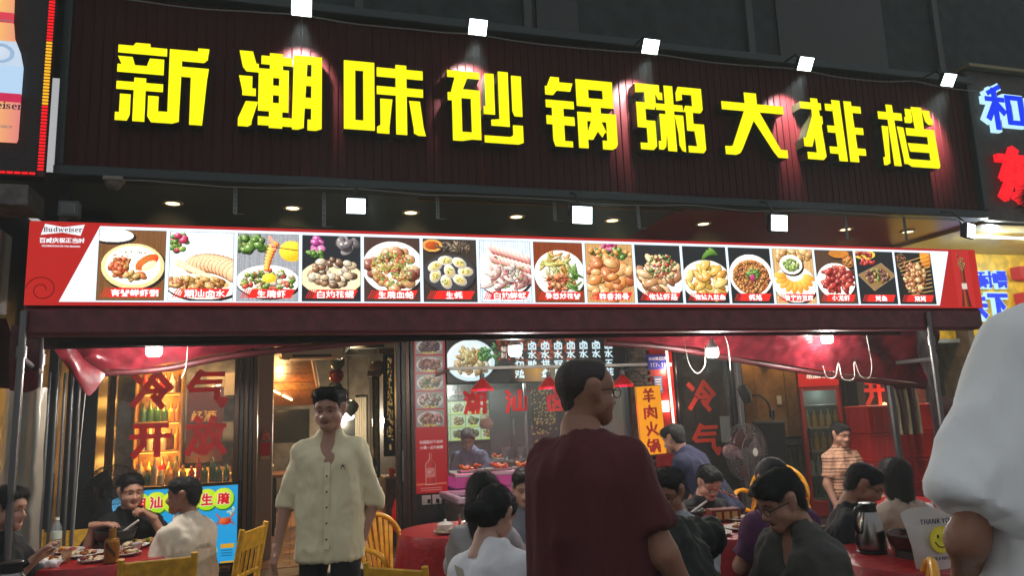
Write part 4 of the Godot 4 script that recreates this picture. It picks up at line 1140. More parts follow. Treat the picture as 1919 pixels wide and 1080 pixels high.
	part(y, "lower_wall", sp(7.9, 12.5, 0.0, 2.35, -8.6, -8.4), mat("pillar black", Color(0.07, 0.075, 0.08), 0.35))
	part(y, "ceiling", sp(7.82, 12.5, 3.581, 3.64, -8.3, -6.63), mat("yellow ceiling", Color(0.55, 0.48, 0.25), 0.3))
	part(y, "wall_base_rail", sp(7.9, 12.5, 2.30, 2.355, -8.3, -8.05), mat("vent light", Color(0.5, 0.52, 0.52), 0.5))
	var tube := part(y, "led_tube", tb([Vector3(7.95, 3.53, -7.0), Vector3(10.8, 3.53, -7.0)], 0.016, 8), glow("led tube", Color(0.95, 1.0, 0.98), 4.0))
	for i in 3: lamp_omni(y, Vector3(8.4 + i * 1.0, 3.47, -7.0), 0.75, Color(0.95, 1.0, 0.96), 0.05)
	tube.name = "led_tube"
	for q in [["美更耐嚼", 8.72, 3.32, 0.25, 0.066, 0.032], ["天下", 9.00, 3.01, 0.36, 0.13, 0.075]]:
		var L := part(y, "letter_edge", letters(q[0], q[3], q[4], 0.04), wht, at(q[1], q[2], -8.09))
		part(L, "letter_face", letters(q[0], q[3], q[5], 0.008), blue, at(0, 0, 0.05))
	for i in 3: part(y, "red_lamp_box", sp(9.95, 10.4, 2.45 + i * 0.38, 2.62 + i * 0.38, -8.1, -7.95), glow("red box sign", Color(0.85, 0.10, 0.08), 0.6))
	part(y, "street_lamp", sp(9.6, 10.0, 2.1, 2.14, -8.35, -8.3), glow("led tube", Color(0.95, 1.0, 0.98), 4.0))

# ---------------------------------------------------------------- the shop: dining room on the left
func window_unit(p: Node3D, x0: float, x1: float, y0: float, y1: float, z: float, fr: Material, gl: Material) -> void:
	part(p, "glass", sp(x0, x1, y0, y1, z - 0.006, z, 0), gl)
	part(p, "frame_side", sp(x0 - 0.05, x0 - 0.002, y0 - 0.05, y1 + 0.05, z - 0.05, z + 0.03), fr)
	part(p, "frame_side", sp(x1 + 0.002, x1 + 0.05, y0 - 0.05, y1 + 0.05, z - 0.05, z + 0.03), fr)
	part(p, "frame_rail", sp(x0, x1, y1 + 0.002, y1 + 0.05, z - 0.05, z + 0.03), fr)
	part(p, "frame_rail", sp(x0, x1, y0 - 0.05, y0 - 0.002, z - 0.05, z + 0.03), fr)

func bottle_mesh(h: float, r: float) -> MB:
	var m := MB.new()
	m.lathe([Vector2(0, 0), Vector2(r * 0.92, 0), Vector2(r, h * 0.03), Vector2(r, h * 0.56), Vector2(r * 0.85, h * 0.66), Vector2(r * 0.42, h * 0.76), Vector2(r * 0.36, h * 0.97), Vector2(0, h)], Vector3.ZERO, 10)
	return m

func shop_left() -> void:
	var bronze := mat("bronze frame", Color(0.30, 0.20, 0.12), 0.32, 0.35)
	var brown := mat("brown jamb", Color(0.20, 0.12, 0.08), 0.4, 0, 0.2, 6, 0.3)
	var glass := pane("shop glass", 0.10, Color(0.55, 0.55, 0.52))
	var w := thing("dining_room_window", "left shop window with red vinyl characters on its glass", "window")
	window_unit(w, -1.60, -0.56, 0.22, 2.50, -7.80, bronze, glass)
	var red := mat("red vinyl", Color(0.72, 0.10, 0.11), 0.5)
	red.backlight_enabled = true
	red.backlight = Color(0.7, 0.08, 0.08)
	var q := [["冷", -1.48, 2.12], ["气", -0.99, 2.12], ["开", -1.48, 1.67], ["放", -0.99, 1.67]]
	for k in q: part(w, "vinyl_character", letters(k[0], 0.37, 0.058), red, at(k[1], k[2], -7.795))
	var jamb := thing("door_post", "brown and bronze post between the left window and the open door", "door frame")
	for i in 4: part(jamb, "post_strip", sp(-0.50 + i * 0.042, -0.462 + i * 0.042, 0.15, 2.52, -7.85 + (i % 2) * 0.05, -7.68 + (i % 2) * 0.03), bronze if i % 2 else brown)
	var dj := thing("door_post", "brown door post between the open door and the red dish poster", "door frame")
	for i in 4: part(dj, "post_strip", sp(1.01 + i * 0.047, 1.053 + i * 0.047, 0.15, 2.52, -7.85 + (i % 2) * 0.04, -7.70 + (i % 2) * 0.03), brown if i != 2 else bronze)
	part(dj, "door_handle", tb([Vector3(1.06, 0.95, -7.66), Vector3(1.06, 1.25, -7.66)], 0.012, 8), mat("steel pole", Color(0.42, 0.42, 0.42), 0.35, 0.7))
	# room shell
	var r := thing("dining_room", "inside walls and dark ceiling of the dining room behind the open door", "room")
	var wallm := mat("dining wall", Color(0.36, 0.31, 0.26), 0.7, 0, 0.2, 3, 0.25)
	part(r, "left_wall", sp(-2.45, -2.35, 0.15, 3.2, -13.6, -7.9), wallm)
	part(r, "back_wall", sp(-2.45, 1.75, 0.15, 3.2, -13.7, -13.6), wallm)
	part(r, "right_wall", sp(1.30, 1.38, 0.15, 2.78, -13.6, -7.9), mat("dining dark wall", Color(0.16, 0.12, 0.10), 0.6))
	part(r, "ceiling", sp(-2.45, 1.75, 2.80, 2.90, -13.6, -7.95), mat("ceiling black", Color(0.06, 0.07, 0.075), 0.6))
	part(r, "partition", sp(-2.35, -0.62, 0.15, 2.78, -10.1, -10.0), mat("partition grey", Color(0.55, 0.52, 0.49), 0.6, 0, 0.2, 3, 0.25))
	part(r, "pale_pillar", sp(-0.42, -0.22, 0.15, 2.78, -8.9, -8.6), mat("pale pillar", Color(0.52, 0.40, 0.31), 0.5))
	for i in 5: part(r, "ceiling_pipe", tb([Vector3(0.1 + i * 0.22, 2.70 - (i % 2) * 0.06, -13.4), Vector3(0.1 + i * 0.22, 2.70 - (i % 2) * 0.06, -9.2)], 0.035, 8), mat("pipe", Color(0.12, 0.14, 0.15), 0.5))
	for i in 3: part(r, "ceiling_beam", sp(0.0, 1.3, 2.62, 2.78, -10.2 - i * 1.2, -10.05 - i * 1.2), mat("pipe", Color(0.12, 0.14, 0.15), 0.5))
	# sloping boarded underside of the stair with two tube lamps
	var st := thing("stair_soffit", "sloping boarded underside of a stair inside the door, lit by two tubes", "staircase")
	var a := Vector3(-0.56, 2.74, -9.2)
	var bq := Vector3(0.13, 2.74, -9.2)
	var c := Vector3(0.40, 1.80, -11.6)
	var d := Vector3(-0.56, 1.80, -11.6)
	for i in 9:
		var f0 := i / 9.0
		var f1 := (i + 0.94) / 9.0
		var m := MB.new()
		m.quad(a.lerp(d, f1), bq.lerp(c, f1), bq.lerp(c, f0), a.lerp(d, f0))
		m.quad(a.lerp(d, f0) + Vector3(0, 0.02, 0), bq.lerp(c, f0) + Vector3(0, 0.02, 0), bq.lerp(c, f1) + Vector3(0, 0.02, 0), a.lerp(d, f1) + Vector3(0, 0.02, 0))
		m.quad(a.lerp(d, f1) + Vector3(0, 0.02, 0), bq.lerp(c, f1) + Vector3(0, 0.02, 0), bq.lerp(c, f1), a.lerp(d, f1))
		part(st, "plank", m, mat("plank %d" % (i % 3), Color(0.50 + 0.03 * (i % 3), 0.34, 0.18), 0.4, 0, 0.1, 8, 0.3))
	part(st, "edge_board", tb([bq, c], 0.03, 4), mat("pale pillar", Color(0.52, 0.40, 0.31), 0.5))
	for k in [[Vector3(-0.30, 2.03, -10.9), Vector3(-0.19, 1.97, -11.1)], [Vector3(-0.15, 1.95, -11.15), Vector3(-0.03, 1.89, -11.35)]]:
		part(st, "light_tube", tb([k[0], k[1]], 0.018, 8), glow("warm tube", Color(1.0, 0.83, 0.6), 4.0))
	lamp_omni(st, Vector3(-0.2, 1.85, -10.8), 0.88, Color(1.0, 0.78, 0.5), 0.06)
	# lit shelves behind the window
	var sh := thing("lit_shelf", "tall shelf with warm strip lights and bottles behind the left window", "shelf")
	var sm := mat("shelf wood", Color(0.66, 0.48, 0.22), 0.5, 0, 0.1, 6, 0.2)
	part(sh, "back_board", sp(-1.74, -1.26, 0.95, 2.34, -9.78, -9.76), sm)
	for i in 2: part(sh, "side_board", sp([-1.76, -1.27][i], [-1.74, -1.25][i], 0.15, 2.34, -9.76, -9.5), sm)
	var rng := RandomNumberGenerator.new()
	rng.seed = 8
	var bot := bottle_mesh(0.26, 0.036).done()
	var bcols := [Color(0.35, 0.18, 0.06), Color(0.75, 0.7, 0.6), Color(0.6, 0.12, 0.08), Color(0.2, 0.35, 0.2), Color(0.8, 0.55, 0.2)]
	for i in 5:
		var y := 0.98 + i * 0.33
		part(sh, "shelf_board", sp(-1.74, -1.27, y - 0.02, y, -9.76, -9.5), sm)
		if i > 0: part(sh, "light_strip", sp(-1.72, -1.29, y - 0.032, y - 0.021, -9.56, -9.54, 0), glow("shelf strip light", Color(1.0, 0.72, 0.28), 3.0))
		lamp_omni(sh, Vector3(-1.5, y + 0.24, -9.55), 0.22, Color(1.0, 0.75, 0.35), 0.03)
		if i < 4:
			for j in 6:
				var k := rng.randi() % 5
				part(sh, "bottle", bot, mat("bottle %d" % k, bcols[k], 0.25), Transform3D(Basis.from_scale(Vector3(1, rng.randf_range(0.75, 1.0), 1)), Vector3(-1.69 + j * 0.075 + rng.randf() * 0.01, y, -9.64)))
	var cab := thing("wall_cabinet", "pale two-door wall cabinet behind the left window", "cabinet")
	part(cab, "case", sp(-1.02, -0.62, 1.90, 2.20, -9.99, -9.72), mat("cabinet cream", Color(0.60, 0.54, 0.46), 0.5))
	for i in 2: part(cab, "door", sp(-1.0 + i * 0.195, -0.82 + i * 0.195, 1.92, 2.18, -9.719, -9.70, 0.006), mat("cabinet cream", Color(0.60, 0.54, 0.46), 0.5))
	var rp := thing("roll_up_poster", "dark maroon roll-up poster standing behind the left window", "poster")
	part(rp, "sheet", sp(-1.20, -0.80, 1.15, 2.02, -9.5, -9.49, 0), mat("maroon poster", Color(0.25, 0.06, 0.08), 0.5))
	part(rp, "lettering", letters("好酒", 0.13, 0.016), mat("gold print", Color(0.7, 0.55, 0.3), 0.5), at(-1.15, 1.75, -9.488))
	part(rp, "foot", sp(-1.22, -0.78, 0.15, 0.2, -9.6, -9.4), mat("lamp black", Color(0.05, 0.05, 0.055)))
	part(rp, "pole", tb([Vector3(-1.0, 0.2, -9.52), Vector3(-1.0, 2.03, -9.52)], 0.01, 6), mat("lamp black", Color(0.05, 0.05, 0.055)))
	var ct := thing("cashier_counter", "yellow-lit cashier counter behind the left window", "counter")
	part(ct, "body", sp(-1.75, -0.64, 0.15, 0.92, -9.3, -8.8), mat("counter wood", Color(0.42, 0.27, 0.15), 0.5, 0, 0.1, 6, 0.3))
	part(ct, "top", sp(-1.77, -0.62, 0.921, 0.96, -9.32, -8.76), mat("counter top", Color(0.55, 0.4, 0.25), 0.35))
	part(ct, "light_strip", sp(-1.70, -0.68, 1.02, 1.03, -9.3, -9.28, 0), glow("shelf strip light", Color(1.0, 0.72, 0.28), 3.0))
	part(ct, "glass_front_board", sp(-1.70, -0.68, 0.961, 1.10, -9.32, -9.30), sm)
	lamp_omni(ct, Vector3(-1.1, 1.06, -9.2), 0.30, Color(1.0, 0.74, 0.35), 0.04)
	for i in 14:
		var k := rng.randi() % 5
		var bo := solo("counter_bottle", bot, mat("bottle %d" % k, bcols[k], 0.25), "bottle in the row on the cashier counter behind the left window", "bottle", Transform3D(Basis.from_scale(Vector3(1.0, rng.randf_range(0.6, 1.1), 1.0)), Vector3(-1.66 + i * 0.073, 0.96, -9.0 + rng.randf_range(-0.08, 0.08))), "bottles on the cashier counter")
	# paper decorations, balloons, things on the right side of the room
	var ac := thing("ceiling_air_conditioner", "long beige air conditioner under the ceiling above the open door", "air conditioner")
	part(ac, "case", sp(-0.17, 0.58, 2.30, 2.46, -9.3, -8.95, 0.03), mat("ac beige", Color(0.66, 0.56, 0.44), 0.45))
	part(ac, "air_slot", sp(-0.02, 0.42, 2.315, 2.345, -8.949, -8.94), mat("slot dark", Color(0.12, 0.1, 0.08), 0.6))
	for i in 2: part(ac, "vent_lamp", tb([Vector3(-0.10 + i * 0.58, 2.30, -9.02), Vector3(-0.10 + i * 0.58, 2.285, -9.02)], 0.05, 12), mat("white ring", Color(0.75, 0.74, 0.7), 0.4))
	var bal := [[Vector3(0.545, 2.30, -10.0), Color(0.32, 0.42, 0.46), "upper grey-blue balloon under the dark ceiling"], [Vector3(0.53, 2.13, -9.98), Color(0.55, 0.14, 0.14), "red balloon between two grey-blue ones"], [Vector3(0.52, 1.97, -10.0), Color(0.30, 0.38, 0.42), "lower grey-blue balloon above the standing man's hair"], [Vector3(0.72, 1.72, -10.0), Color(0.28, 0.36, 0.40), "grey-blue balloon to the right of the standing man's hair"], [Vector3(1.03, 2.20, -9.6), Color(0.50, 0.40, 0.14), "mustard balloon beside the black decorated panel"], [Vector3(0.78, 1.22, -10.4), Color(0.35, 0.06, 0.09), "dark red balloon beside the standing man's collar"]]
	for k in bal:
		var m := MB.new()
		m.lathe([Vector2(0, -0.115), Vector2(0.012, -0.105), Vector2(0.03, -0.09), Vector2(0.085, -0.03), Vector2(0.10, 0.02), Vector2(0.088, 0.065), Vector2(0.05, 0.1), Vector2(0, 0.112)], Vector3.ZERO, 16)
		solo("balloon", m, mat("balloon" + str(k[1]), k[1], 0.25), k[2], "balloon", at(k[0].x, k[0].y, k[0].z), "balloons in the dining room")
	solo("balloon_stick", tb([Vector3(0.52, 1.86, -9.99), Vector3(0.52, 1.70, -9.99)], 0.012, 6), mat("white ring", Color(0.75, 0.74, 0.7), 0.4), "short white stick under the cluster of balloons", "stick")
	var dots := blank(64, 256, Color(0.015, 0.015, 0.02))
	for i in 150:
		var yy := rng.randf() * 215
		ell(dots, 32 + rng.randf_range(-1, 1) * (10 + yy * 0.04), yy + 6, 2.0, 2.0, 0, Color(1.0, 0.85, 0.5), Color(0.8, 0.6, 0.3))
	word(dots, "东", 24, 228, 16, 2.0, Color(0.9, 0.75, 0.45))
	var pl := paper(dots, 0.12)
	for k in [[0.94, 1.03, 0.86, 2.10, -9.45, "narrow dark glossy panel inside, left of the gold-dotted panel"], [1.05, 1.20, 1.12, 2.36, -9.2, "black panel with a column of gold dots beside the right door post"]]:
		var dp := thing("decorated_panel", k[5], "panel", Vector3.ZERO)
		part(dp, "board", sp(k[0], k[1], k[2], k[3], k[4] - 0.05, k[4], 0.004), mat("panel black", Color(0.02, 0.02, 0.025), 0.15))
		part(dp, "print", qd(k[0] + 0.005, k[1] - 0.005, k[2] + 0.02, k[3] - 0.02, k[4] + 0.002), lit_print(dots, 0.55 if k[0] > 1.0 else 0.12))
		part(dp, "top_rail", sp(k[0] - 0.06, k[1] + 0.01, k[3] + 0.002, k[3] + 0.07, k[4] - 0.06, k[4] + 0.03), mat("pale pillar", Color(0.52, 0.40, 0.31), 0.5))
	var fu := thing("red_paper_charm", "red paper lucky charm hanging on the pale pillar", "decoration", Vector3(-0.29, 1.30, -8.585))
	part(fu, "square", bx(Vector3.ZERO, Vector3(0.11, 0.14, 0.004), 0.001), mat("red vinyl", Color(0.72, 0.10, 0.11), 0.5))
	part(fu, "figure", tb(curve([Vector3(-0.03, 0.10, 0.01), Vector3(0.0, 0.17, 0.015), Vector3(0.03, 0.10, 0.01)], 5), 0.03, 8), mat("charm pink", Color(0.75, 0.36, 0.28), 0.5))
	part(fu, "fringe", bx(Vector3(0, -0.09, 0), Vector3(0.09, 0.03, 0.004), 0.001), mat("gold print", Color(0.7, 0.55, 0.3), 0.5))
	var bk := thing("book_desk", "dark desk with folders left of the standing man", "desk", Vector3(-0.42, 0.15, -9.3))
	part(bk, "top", bx(Vector3(0, 0.92, 0), Vector3(0.40, 0.04, 0.5), 0.005), mat("desk", Color(0.32, 0.18, 0.10), 0.45))
	part(bk, "body", bx(Vector3(0, 0.45, 0), Vector3(0.36, 0.9, 0.46), 0.005), mat("dining dark wall", Color(0.16, 0.12, 0.10), 0.6))
	for i in 5: part(bk, "folder", bx(Vector3(-0.06 + i * 0.045, 0.75, 0.245), Vector3(0.03, 0.26, 0.03), 0.003), mat("folder %d" % (i % 2), Color(0.62, 0.5, 0.38) if i % 2 else Color(0.4, 0.12, 0.1), 0.6))
	part(bk, "white_cup", tb([Vector3(-0.04, 0.94, 0.15), Vector3(-0.04, 1.02, 0.15)], 0.03, 10), mat("porcelain", Color(0.82, 0.80, 0.76), 0.2))
	var bu := MB.new()
	bu.lathe([Vector2(0, 0), Vector2(0.10, 0), Vector2(0.13, 0.30), Vector2(0.14, 0.31), Vector2(0.125, 0.31), Vector2(0.1, 0.02), Vector2(0, 0.02)], Vector3.ZERO, 20)
	var bk2 := thing("orange_bucket", "orange plastic bucket on the shop floor right of the standing man", "bucket", Vector3(0.95, 0.155, -9.3))
	part(bk2, "pail", bu, mat("orange plastic", Color(0.78, 0.30, 0.14), 0.4))
	part(bk2, "handle", tb(curve([Vector3(-0.135, 0.29, 0.02), Vector3(-0.02, 0.17, 0.14), Vector3(0.135, 0.29, 0.02)], 6), 0.005, 5), mat("lamp black", Color(0.05, 0.05, 0.055)))
	var bu2 := copy_of(bk2, "orange-red plastic pail beside the left door post on the shop floor", at(-0.33, 0.155, -8.75))
	bu2.scale = Vector3(0.7, 1.1, 0.7)
	var cb := thing("side_cabinet", "low brown cabinet with an orange cup beside the right door post", "cabinet", Vector3(1.14, 0.155, -8.9))
	part(cb, "case", bx(Vector3(0, 0.37, 0), Vector3(0.26, 0.74, 0.4), 0.006), mat("cabinet brown", Color(0.36, 0.25, 0.18), 0.5, 0, 0.1, 6, 0.3))
	part(cb, "top", bx(Vector3(0, 0.752, 0), Vector3(0.30, 0.02, 0.44), 0.004), mat("counter top", Color(0.55, 0.4, 0.25), 0.35))
	part(cb, "door_panel", bx(Vector3(0, 0.36, 0.203), Vector3(0.2, 0.6, 0.008), 0.003), mat("cabinet brown", Color(0.36, 0.25, 0.18), 0.5))
	var cup := MB.new()
	cup.lathe([Vector2(0, 0), Vector2(0.03, 0), Vector2(0.042, 0.09), Vector2(0.036, 0.09), Vector2(0, 0.02)], Vector3.ZERO, 14)
	solo("orange_cup", cup, mat("orange plastic", Color(0.78, 0.30, 0.14), 0.4), "small orange cup on the low brown cabinet", "cup", at(1.09, 0.918, -8.8))
	var tree := MB.new()
	tree.lathe([Vector2(0, 0.0), Vector2(0.085, 0.02), Vector2(0.05, 0.1), Vector2(0.065, 0.11), Vector2(0.035, 0.2), Vector2(0.045, 0.21), Vector2(0.0, 0.36)], Vector3.ZERO, 12)
	solo("red_cone_ornament", tree, glow("red ornament lamp", Color(0.8, 0.05, 0.08), 0.35), "small glowing red cone ornament beside the low cabinet", "ornament", at(1.10, 0.33, -8.6))
	var far := thing("rear_window", "rear window with curtain and a white lamp at the back of the dining room", "window")
	part(far, "glass", sp(0.5, 1.25, 0.9, 1.9, -13.59, -13.57), mat("night glass", Color(0.12, 0.15, 0.15), 0.15))
	part(far, "sill", sp(0.4, 1.29, 0.84, 0.898, -13.6, -13.5), mat("pale pillar", Color(0.52, 0.40, 0.31), 0.5))
	for i in 5: part(far, "curtain_fold", tb([Vector3(1.06 + i * 0.04, 0.9, -13.52), Vector3(1.06 + i * 0.04, 1.95, -13.52)], 0.024, 8), mat("pale curtain", Color(0.55, 0.52, 0.46), 0.8))
	var fl := thing("rear_lamp", "bright white lamp deep inside the dining room", "lamp", Vector3(0.86, 1.62, -12.6))
	var lb := MB.new()
	lb.ball(Vector3.ZERO, Vector3(0.10, 0.06, 0.06), 14)
	part(fl, "bulb_glass", lb, glow("bulb glass", Color(1.0, 1.0, 0.98), 4.5))
	part(fl, "stem", tb([Vector3(0, 0.05, 0), Vector3(0, 1.18, 0)], 0.01, 6), mat("lamp black", Color(0.05, 0.05, 0.055)))
	lamp_omni(fl, Vector3(0, -0.10, 0.02), 2.25, Color(1.0, 0.92, 0.78), 0.05)
	for i in 3:
		var dl := thing("dining_downlight", ["round downlight in the dining room ceiling near the door", "round downlight in the dining room ceiling farther back", "round downlight in the ceiling behind the left window"][i], "downlight", [Vector3(0.75, 2.79, -8.7), Vector3(0.75, 2.79, -11.1), Vector3(-1.0, 2.79, -8.9)][i], 0, "dining room downlights")
		part(dl, "bulb_lens", tb([Vector3(0, 0.0, 0), Vector3(0, -0.012, 0)], 0.05, 14), glow("downlight lens", Color(1.0, 0.90, 0.66), 3.0))
		lamp_spot(dl, Vector3(0, -0.05, 0), Vector3(0, -1, 0), 9.0 if i == 2 else 7.0, 75, Color(1.0, 0.82, 0.58), 0.06)
	# dining chairs and table far inside
	var tbk := thing("inner_table", "dark dining table deep inside the open door", "table", Vector3(0.1, 0.155, -10.6))
	part(tbk, "top", bx(Vector3(0, 0.74, 0), Vector3(0.8, 0.04, 0.8), 0.006), mat("desk", Color(0.32, 0.18, 0.10), 0.45))
	for i in 4: part(tbk, "leg", tb([Vector3(-0.34 + (i % 2) * 0.68, 0, -0.34 + (i / 2) * 0.68), Vector3(-0.34 + (i % 2) * 0.68, 0.72, -0.34 + (i / 2) * 0.68)], 0.025, 6), mat("lamp black", Color(0.05, 0.05, 0.055)))
	var ts := thing("black_screen", "black television screen on the wall inside, left of the standing man's head", "television")
	part(ts, "screen", sp(-0.50, 0.22, 1.28, 1.75, -11.3, -11.25, 0.006), mat("screen off", Color(0.015, 0.017, 0.02), 0.15))
	# the blue advertising screen on the pavement before the window
	var bs := Image.create_empty(280, 180, false, Image.FORMAT_RGBA8)
	bs.fill(Color(0.12, 0.62, 0.86))
	for i in 24:
		stroke(bs, Vector2(0, 10 + i * 5), Vector2(36 - i * 1.2, 2 + i * 4), 1.4, Color(0.75, 0.9, 0.98))
	var chars := "潮汕特色生腌"
	for i in 6:
		var cx := 62 + i * 37
		ell(bs, cx + 2, 33, 24, 25, 0, Color(0.06, 0.4, 0.12), Color(0.06, 0.4, 0.12))
		ell(bs, cx, 30, 24, 25, 0, Color(0.92, 0.95, 0.2), Color(0.66, 0.88, 0.1))
		word(bs, chars[i], cx - 13, 16, 27, 6.5, Color(1, 1, 1))
		word(bs, chars[i], cx - 13, 16, 27, 4.2, Color(0.83, 0.08, 0.08))
	for s in [-1, 1]:
		for k in 4: stroke(bs, Vector2(252, 82), Vector2(252 + s * (13 + k * 3), 74 + k * 6), 2, Color(0.75, 0.2, 0.08))
		stroke(bs, Vector2(252 + s * 8, 80), Vector2(252 + s * 20, 66), 3, Color(0.85, 0.3, 0.1))
	ell(bs, 252, 83, 13, 9, 0, Color(0.98, 0.55, 0.25), Color(0.7, 0.15, 0.05))
	for i in 4:
		var y0 := 62 + i * 40
		var x0 := 200 if i else 40
		ell(bs, x0 + 18, y0 + 48, 19, 18, 0, Color(0.95, 0.95, 0.9), Color(0.7, 0.8, 0.7))
		bits(bs, rng, 40, x0 + 18, y0 + 48, 14, 13, 5, 3, [Color(0.3, 0.5, 0.15), Color(0.8, 0.75, 0.4), Color(0.15, 0.2, 0.1)])
		bs.fill_rect(Rect2i(x0 + 44, y0 + 34, 30, 10), Color(0.85, 0.62, 0.1))
		for k in 3: bs.fill_rect(Rect2i(x0 + 46, y0 + 48 + k * 6, 24, 2), Color(0.05, 0.35, 0.5))
	bits(bs, rng, 8, 268, 62, 10, 10, 3, 3, [Color(0.8, 0.95, 0.8), Color(0.7, 0.9, 0.95)])
	var tv := thing("advertising_screen", "bright blue advertising screen with crab and yellow circles under the left window", "screen")
	part(tv, "case", sp(-1.60, -0.47, 0.30, 1.045, -7.66, -7.604, 0.008), mat("screen case", Color(0.03, 0.03, 0.035), 0.4))
	part(tv, "screen", qd(-1.575, -0.495, 0.325, 1.02, -7.60), lit_print(bs, 0.85))
	for i in 2: part(tv, "foot", sp(-1.4 + i * 0.65, -1.34 + i * 0.65, 0.15, 0.302, -7.70, -7.61), mat("screen case", Color(0.03, 0.03, 0.035), 0.4))

# ---------------------------------------------------------------- poster column and kitchen counter
func shop_kitchen() -> void:
	var rng := RandomNumberGenerator.new()
	rng.seed = 77
	var im := blank(110, 512, Color(0.78, 0.07, 0.10))
	var cols := [[Color(0.45, 0.25, 0.28), Color(0.6, 0.35, 0.35), Color(0.3, 0.15, 0.18)], [Color(0.75, 0.3, 0.15), Color(0.85, 0.5, 0.3), Color(0.6, 0.2, 0.1)], [Color(0.9, 0.75, 0.5), Color(0.8, 0.55, 0.3), Color(0.35, 0.5, 0.15)], [Color(0.9, 0.85, 0.7), Color(0.55, 0.6, 0.35), Color(0.8, 0.3, 0.3)], [Color(0.9, 0.35, 0.25), Color(0.8, 0.6, 0.35), Color(0.95, 0.55, 0.5)]]
	for i in 5:
		var y0 := 4 + i * 60
		im.fill_rect(Rect2i(7, y0, 96, 55), Color(0.62, 0.58, 0.55))
		ell(im, 55, y0 + 29, 45, 25, 0, Color(0.96, 0.95, 0.93), Color(0.85, 0.82, 0.8))
		bits(im, rng, 60, 55, y0 + 27, 34, 17, 8, 5, cols[i])
		for k in 4: ell(im, 36 + k * 12, y0 + 49, 5, 4, 0, Color(0.95, 0.85, 0.3), Color(0.85, 0.7, 0.2))
		for y in range(y0, y0 + 55):
			for x in [5, 6, 104, 105]: im.set_pixel(x, y, Color(0.78, 0.07, 0.10))
	word(im, "劲酒虽好不贪杯", 16, 342, 11.5, 1.6, Color(1, 0.9, 0.88), false, 1.0)
	word(im, "少喝一点为健康", 16, 360, 11.5, 1.6, Color(1, 0.9, 0.88), false, 1.0)
	for y in range(384, 486):
		var hw := 4.0 if y < 404 else min(17.0, 4.0 + (y - 404) * 0.9)
		for x in range(int(52 - hw), int(52 + hw)):
			var edge: bool = abs(x - 52) > hw - 2 or y > 482
			im.set_pixel(x, y, Color(0.95, 0.75, 0.7) if edge else Color(0.85, 0.25, 0.22).lerp(Color(0.7, 0.08, 0.1), abs(x - 48) / 17.0))
	im.fill_rect(Rect2i(38, 432, 28, 30), Color(0.88, 0.5, 0.45))
	ell(im, 52, 446, 9, 6, 0, Color(0.95, 0.85, 0.8), Color(0.8, 0.3, 0.3))
	for x in range(4, 106):
		for y in range(480, 486):
			if abs(x - 52) > 17: im.set_pixel(x, y, Color(0.93, 0.45, 0.32))
	for k in 2: for x in range(18, 88, 3): im.fill_rect(Rect2i(x, 494 + k * 7, 2, 3), Color(0.95, 0.7, 0.65))
	var po := thing("dish_poster", "tall red poster of five dishes and a liquor bottle beside the door", "poster")
	part(po, "board", sp(1.20, 1.545, 0.80, 2.42, -7.85, -7.79, 0.003), mat("poster board", Color(0.5, 0.1, 0.1), 0.5))
	part(po, "print_screen", qd(1.203, 1.542, 0.803, 2.417, -7.787), lit_print(im, 0.42))
	part(po, "lower_wall", sp(1.20, 1.545, 0.15, 0.798, -7.86, -7.80), mat("poster wall", Color(0.14, 0.12, 0.13), 0.5, 0, 0.2, 4, 0.3))
	var sk := thing("wall_sockets", "pair of white wall sockets under the red poster", "socket", Vector3(1.37, 0.735, -7.795))
	for i in 2:
		part(sk, "plate", bx(Vector3(-0.055 + i * 0.11, 0, 0), Vector3(0.095, 0.095, 0.012), 0.004), mat("white ring", Color(0.75, 0.74, 0.7), 0.4))
		part(sk, "plug", bx(Vector3(-0.03 + i * 0.09, -0.01, 0.02), Vector3(0.03, 0.04, 0.03), 0.004), mat("lamp black", Color(0.05, 0.05, 0.055)))
	part(sk, "plug_cable", tb(curve([Vector3(0.06, -0.02, 0.035), Vector3(0.10, -0.25, 0.04), Vector3(0.16, -0.5, 0.04)], 5), 0.006, 5), mat("lamp black", Color(0.05, 0.05, 0.055)))
	# the lit menu of braised dishes
	var mn := blank(560, 136, Color(0.05, 0.035, 0.03))
	for i in 120:
		var x := rng.randf_range(140, 400)
		ell(mn, x, rng.randf_range(2, 70), 5, 5, 0, Color(0.75, 0.3, 0.05), Color(0.4, 0.12, 0.02))
	for y in range(76, 136):
		for x in range(190, 380):
			var f := clampf(1.0 - abs(x - 270) / 95.0, 0, 1) * clampf((y - 76) / 14.0, 0, 1)
			mn.set_pixel(x, y, mn.get_pixel(x, y).lerp(Color(0.85, 0.62, 0.08).lerp(Color(0.4, 0.25, 0.03), (y - 76) / 90.0), f))
	ell(mn, 70, 66, 74, 64, 0, Color(0.98, 1.0, 1.0), Color(0.82, 0.93, 0.95))
	ell(mn, 70, 66, 62, 53, 0, Color(0.9, 0.96, 0.97), Color(0.97, 1, 1))
	bits(mn, rng, 50, 74, 84, 46, 24, 13, 6, [Color(0.95, 0.85, 0.55), Color(0.9, 0.7, 0.4), Color(0.98, 0.95, 0.8)])
	bits(mn, rng, 30, 62, 50, 30, 20, 14, 5, [Color(0.92, 0.75, 0.3), Color(0.95, 0.88, 0.55), Color(0.8, 0.55, 0.15)])
	bits(mn, rng, 60, 112, 48, 18, 20, 5, 4, [Color(0.2, 0.6, 0.15), Color(0.1, 0.4, 0.08), Color(0.4, 0.75, 0.25)])
	bits(mn, rng, 12, 148, 40, 10, 40, 10, 3, [Color(0.15, 0.5, 0.12)])
	mn.fill_rect(Rect2i(160, 22, 22, 42), Color(0.25, 0.12, 0.08))
	word(mn, "秘制", 162, 24, 18, 2.0, Color(0.95, 0.9, 0.85), true)
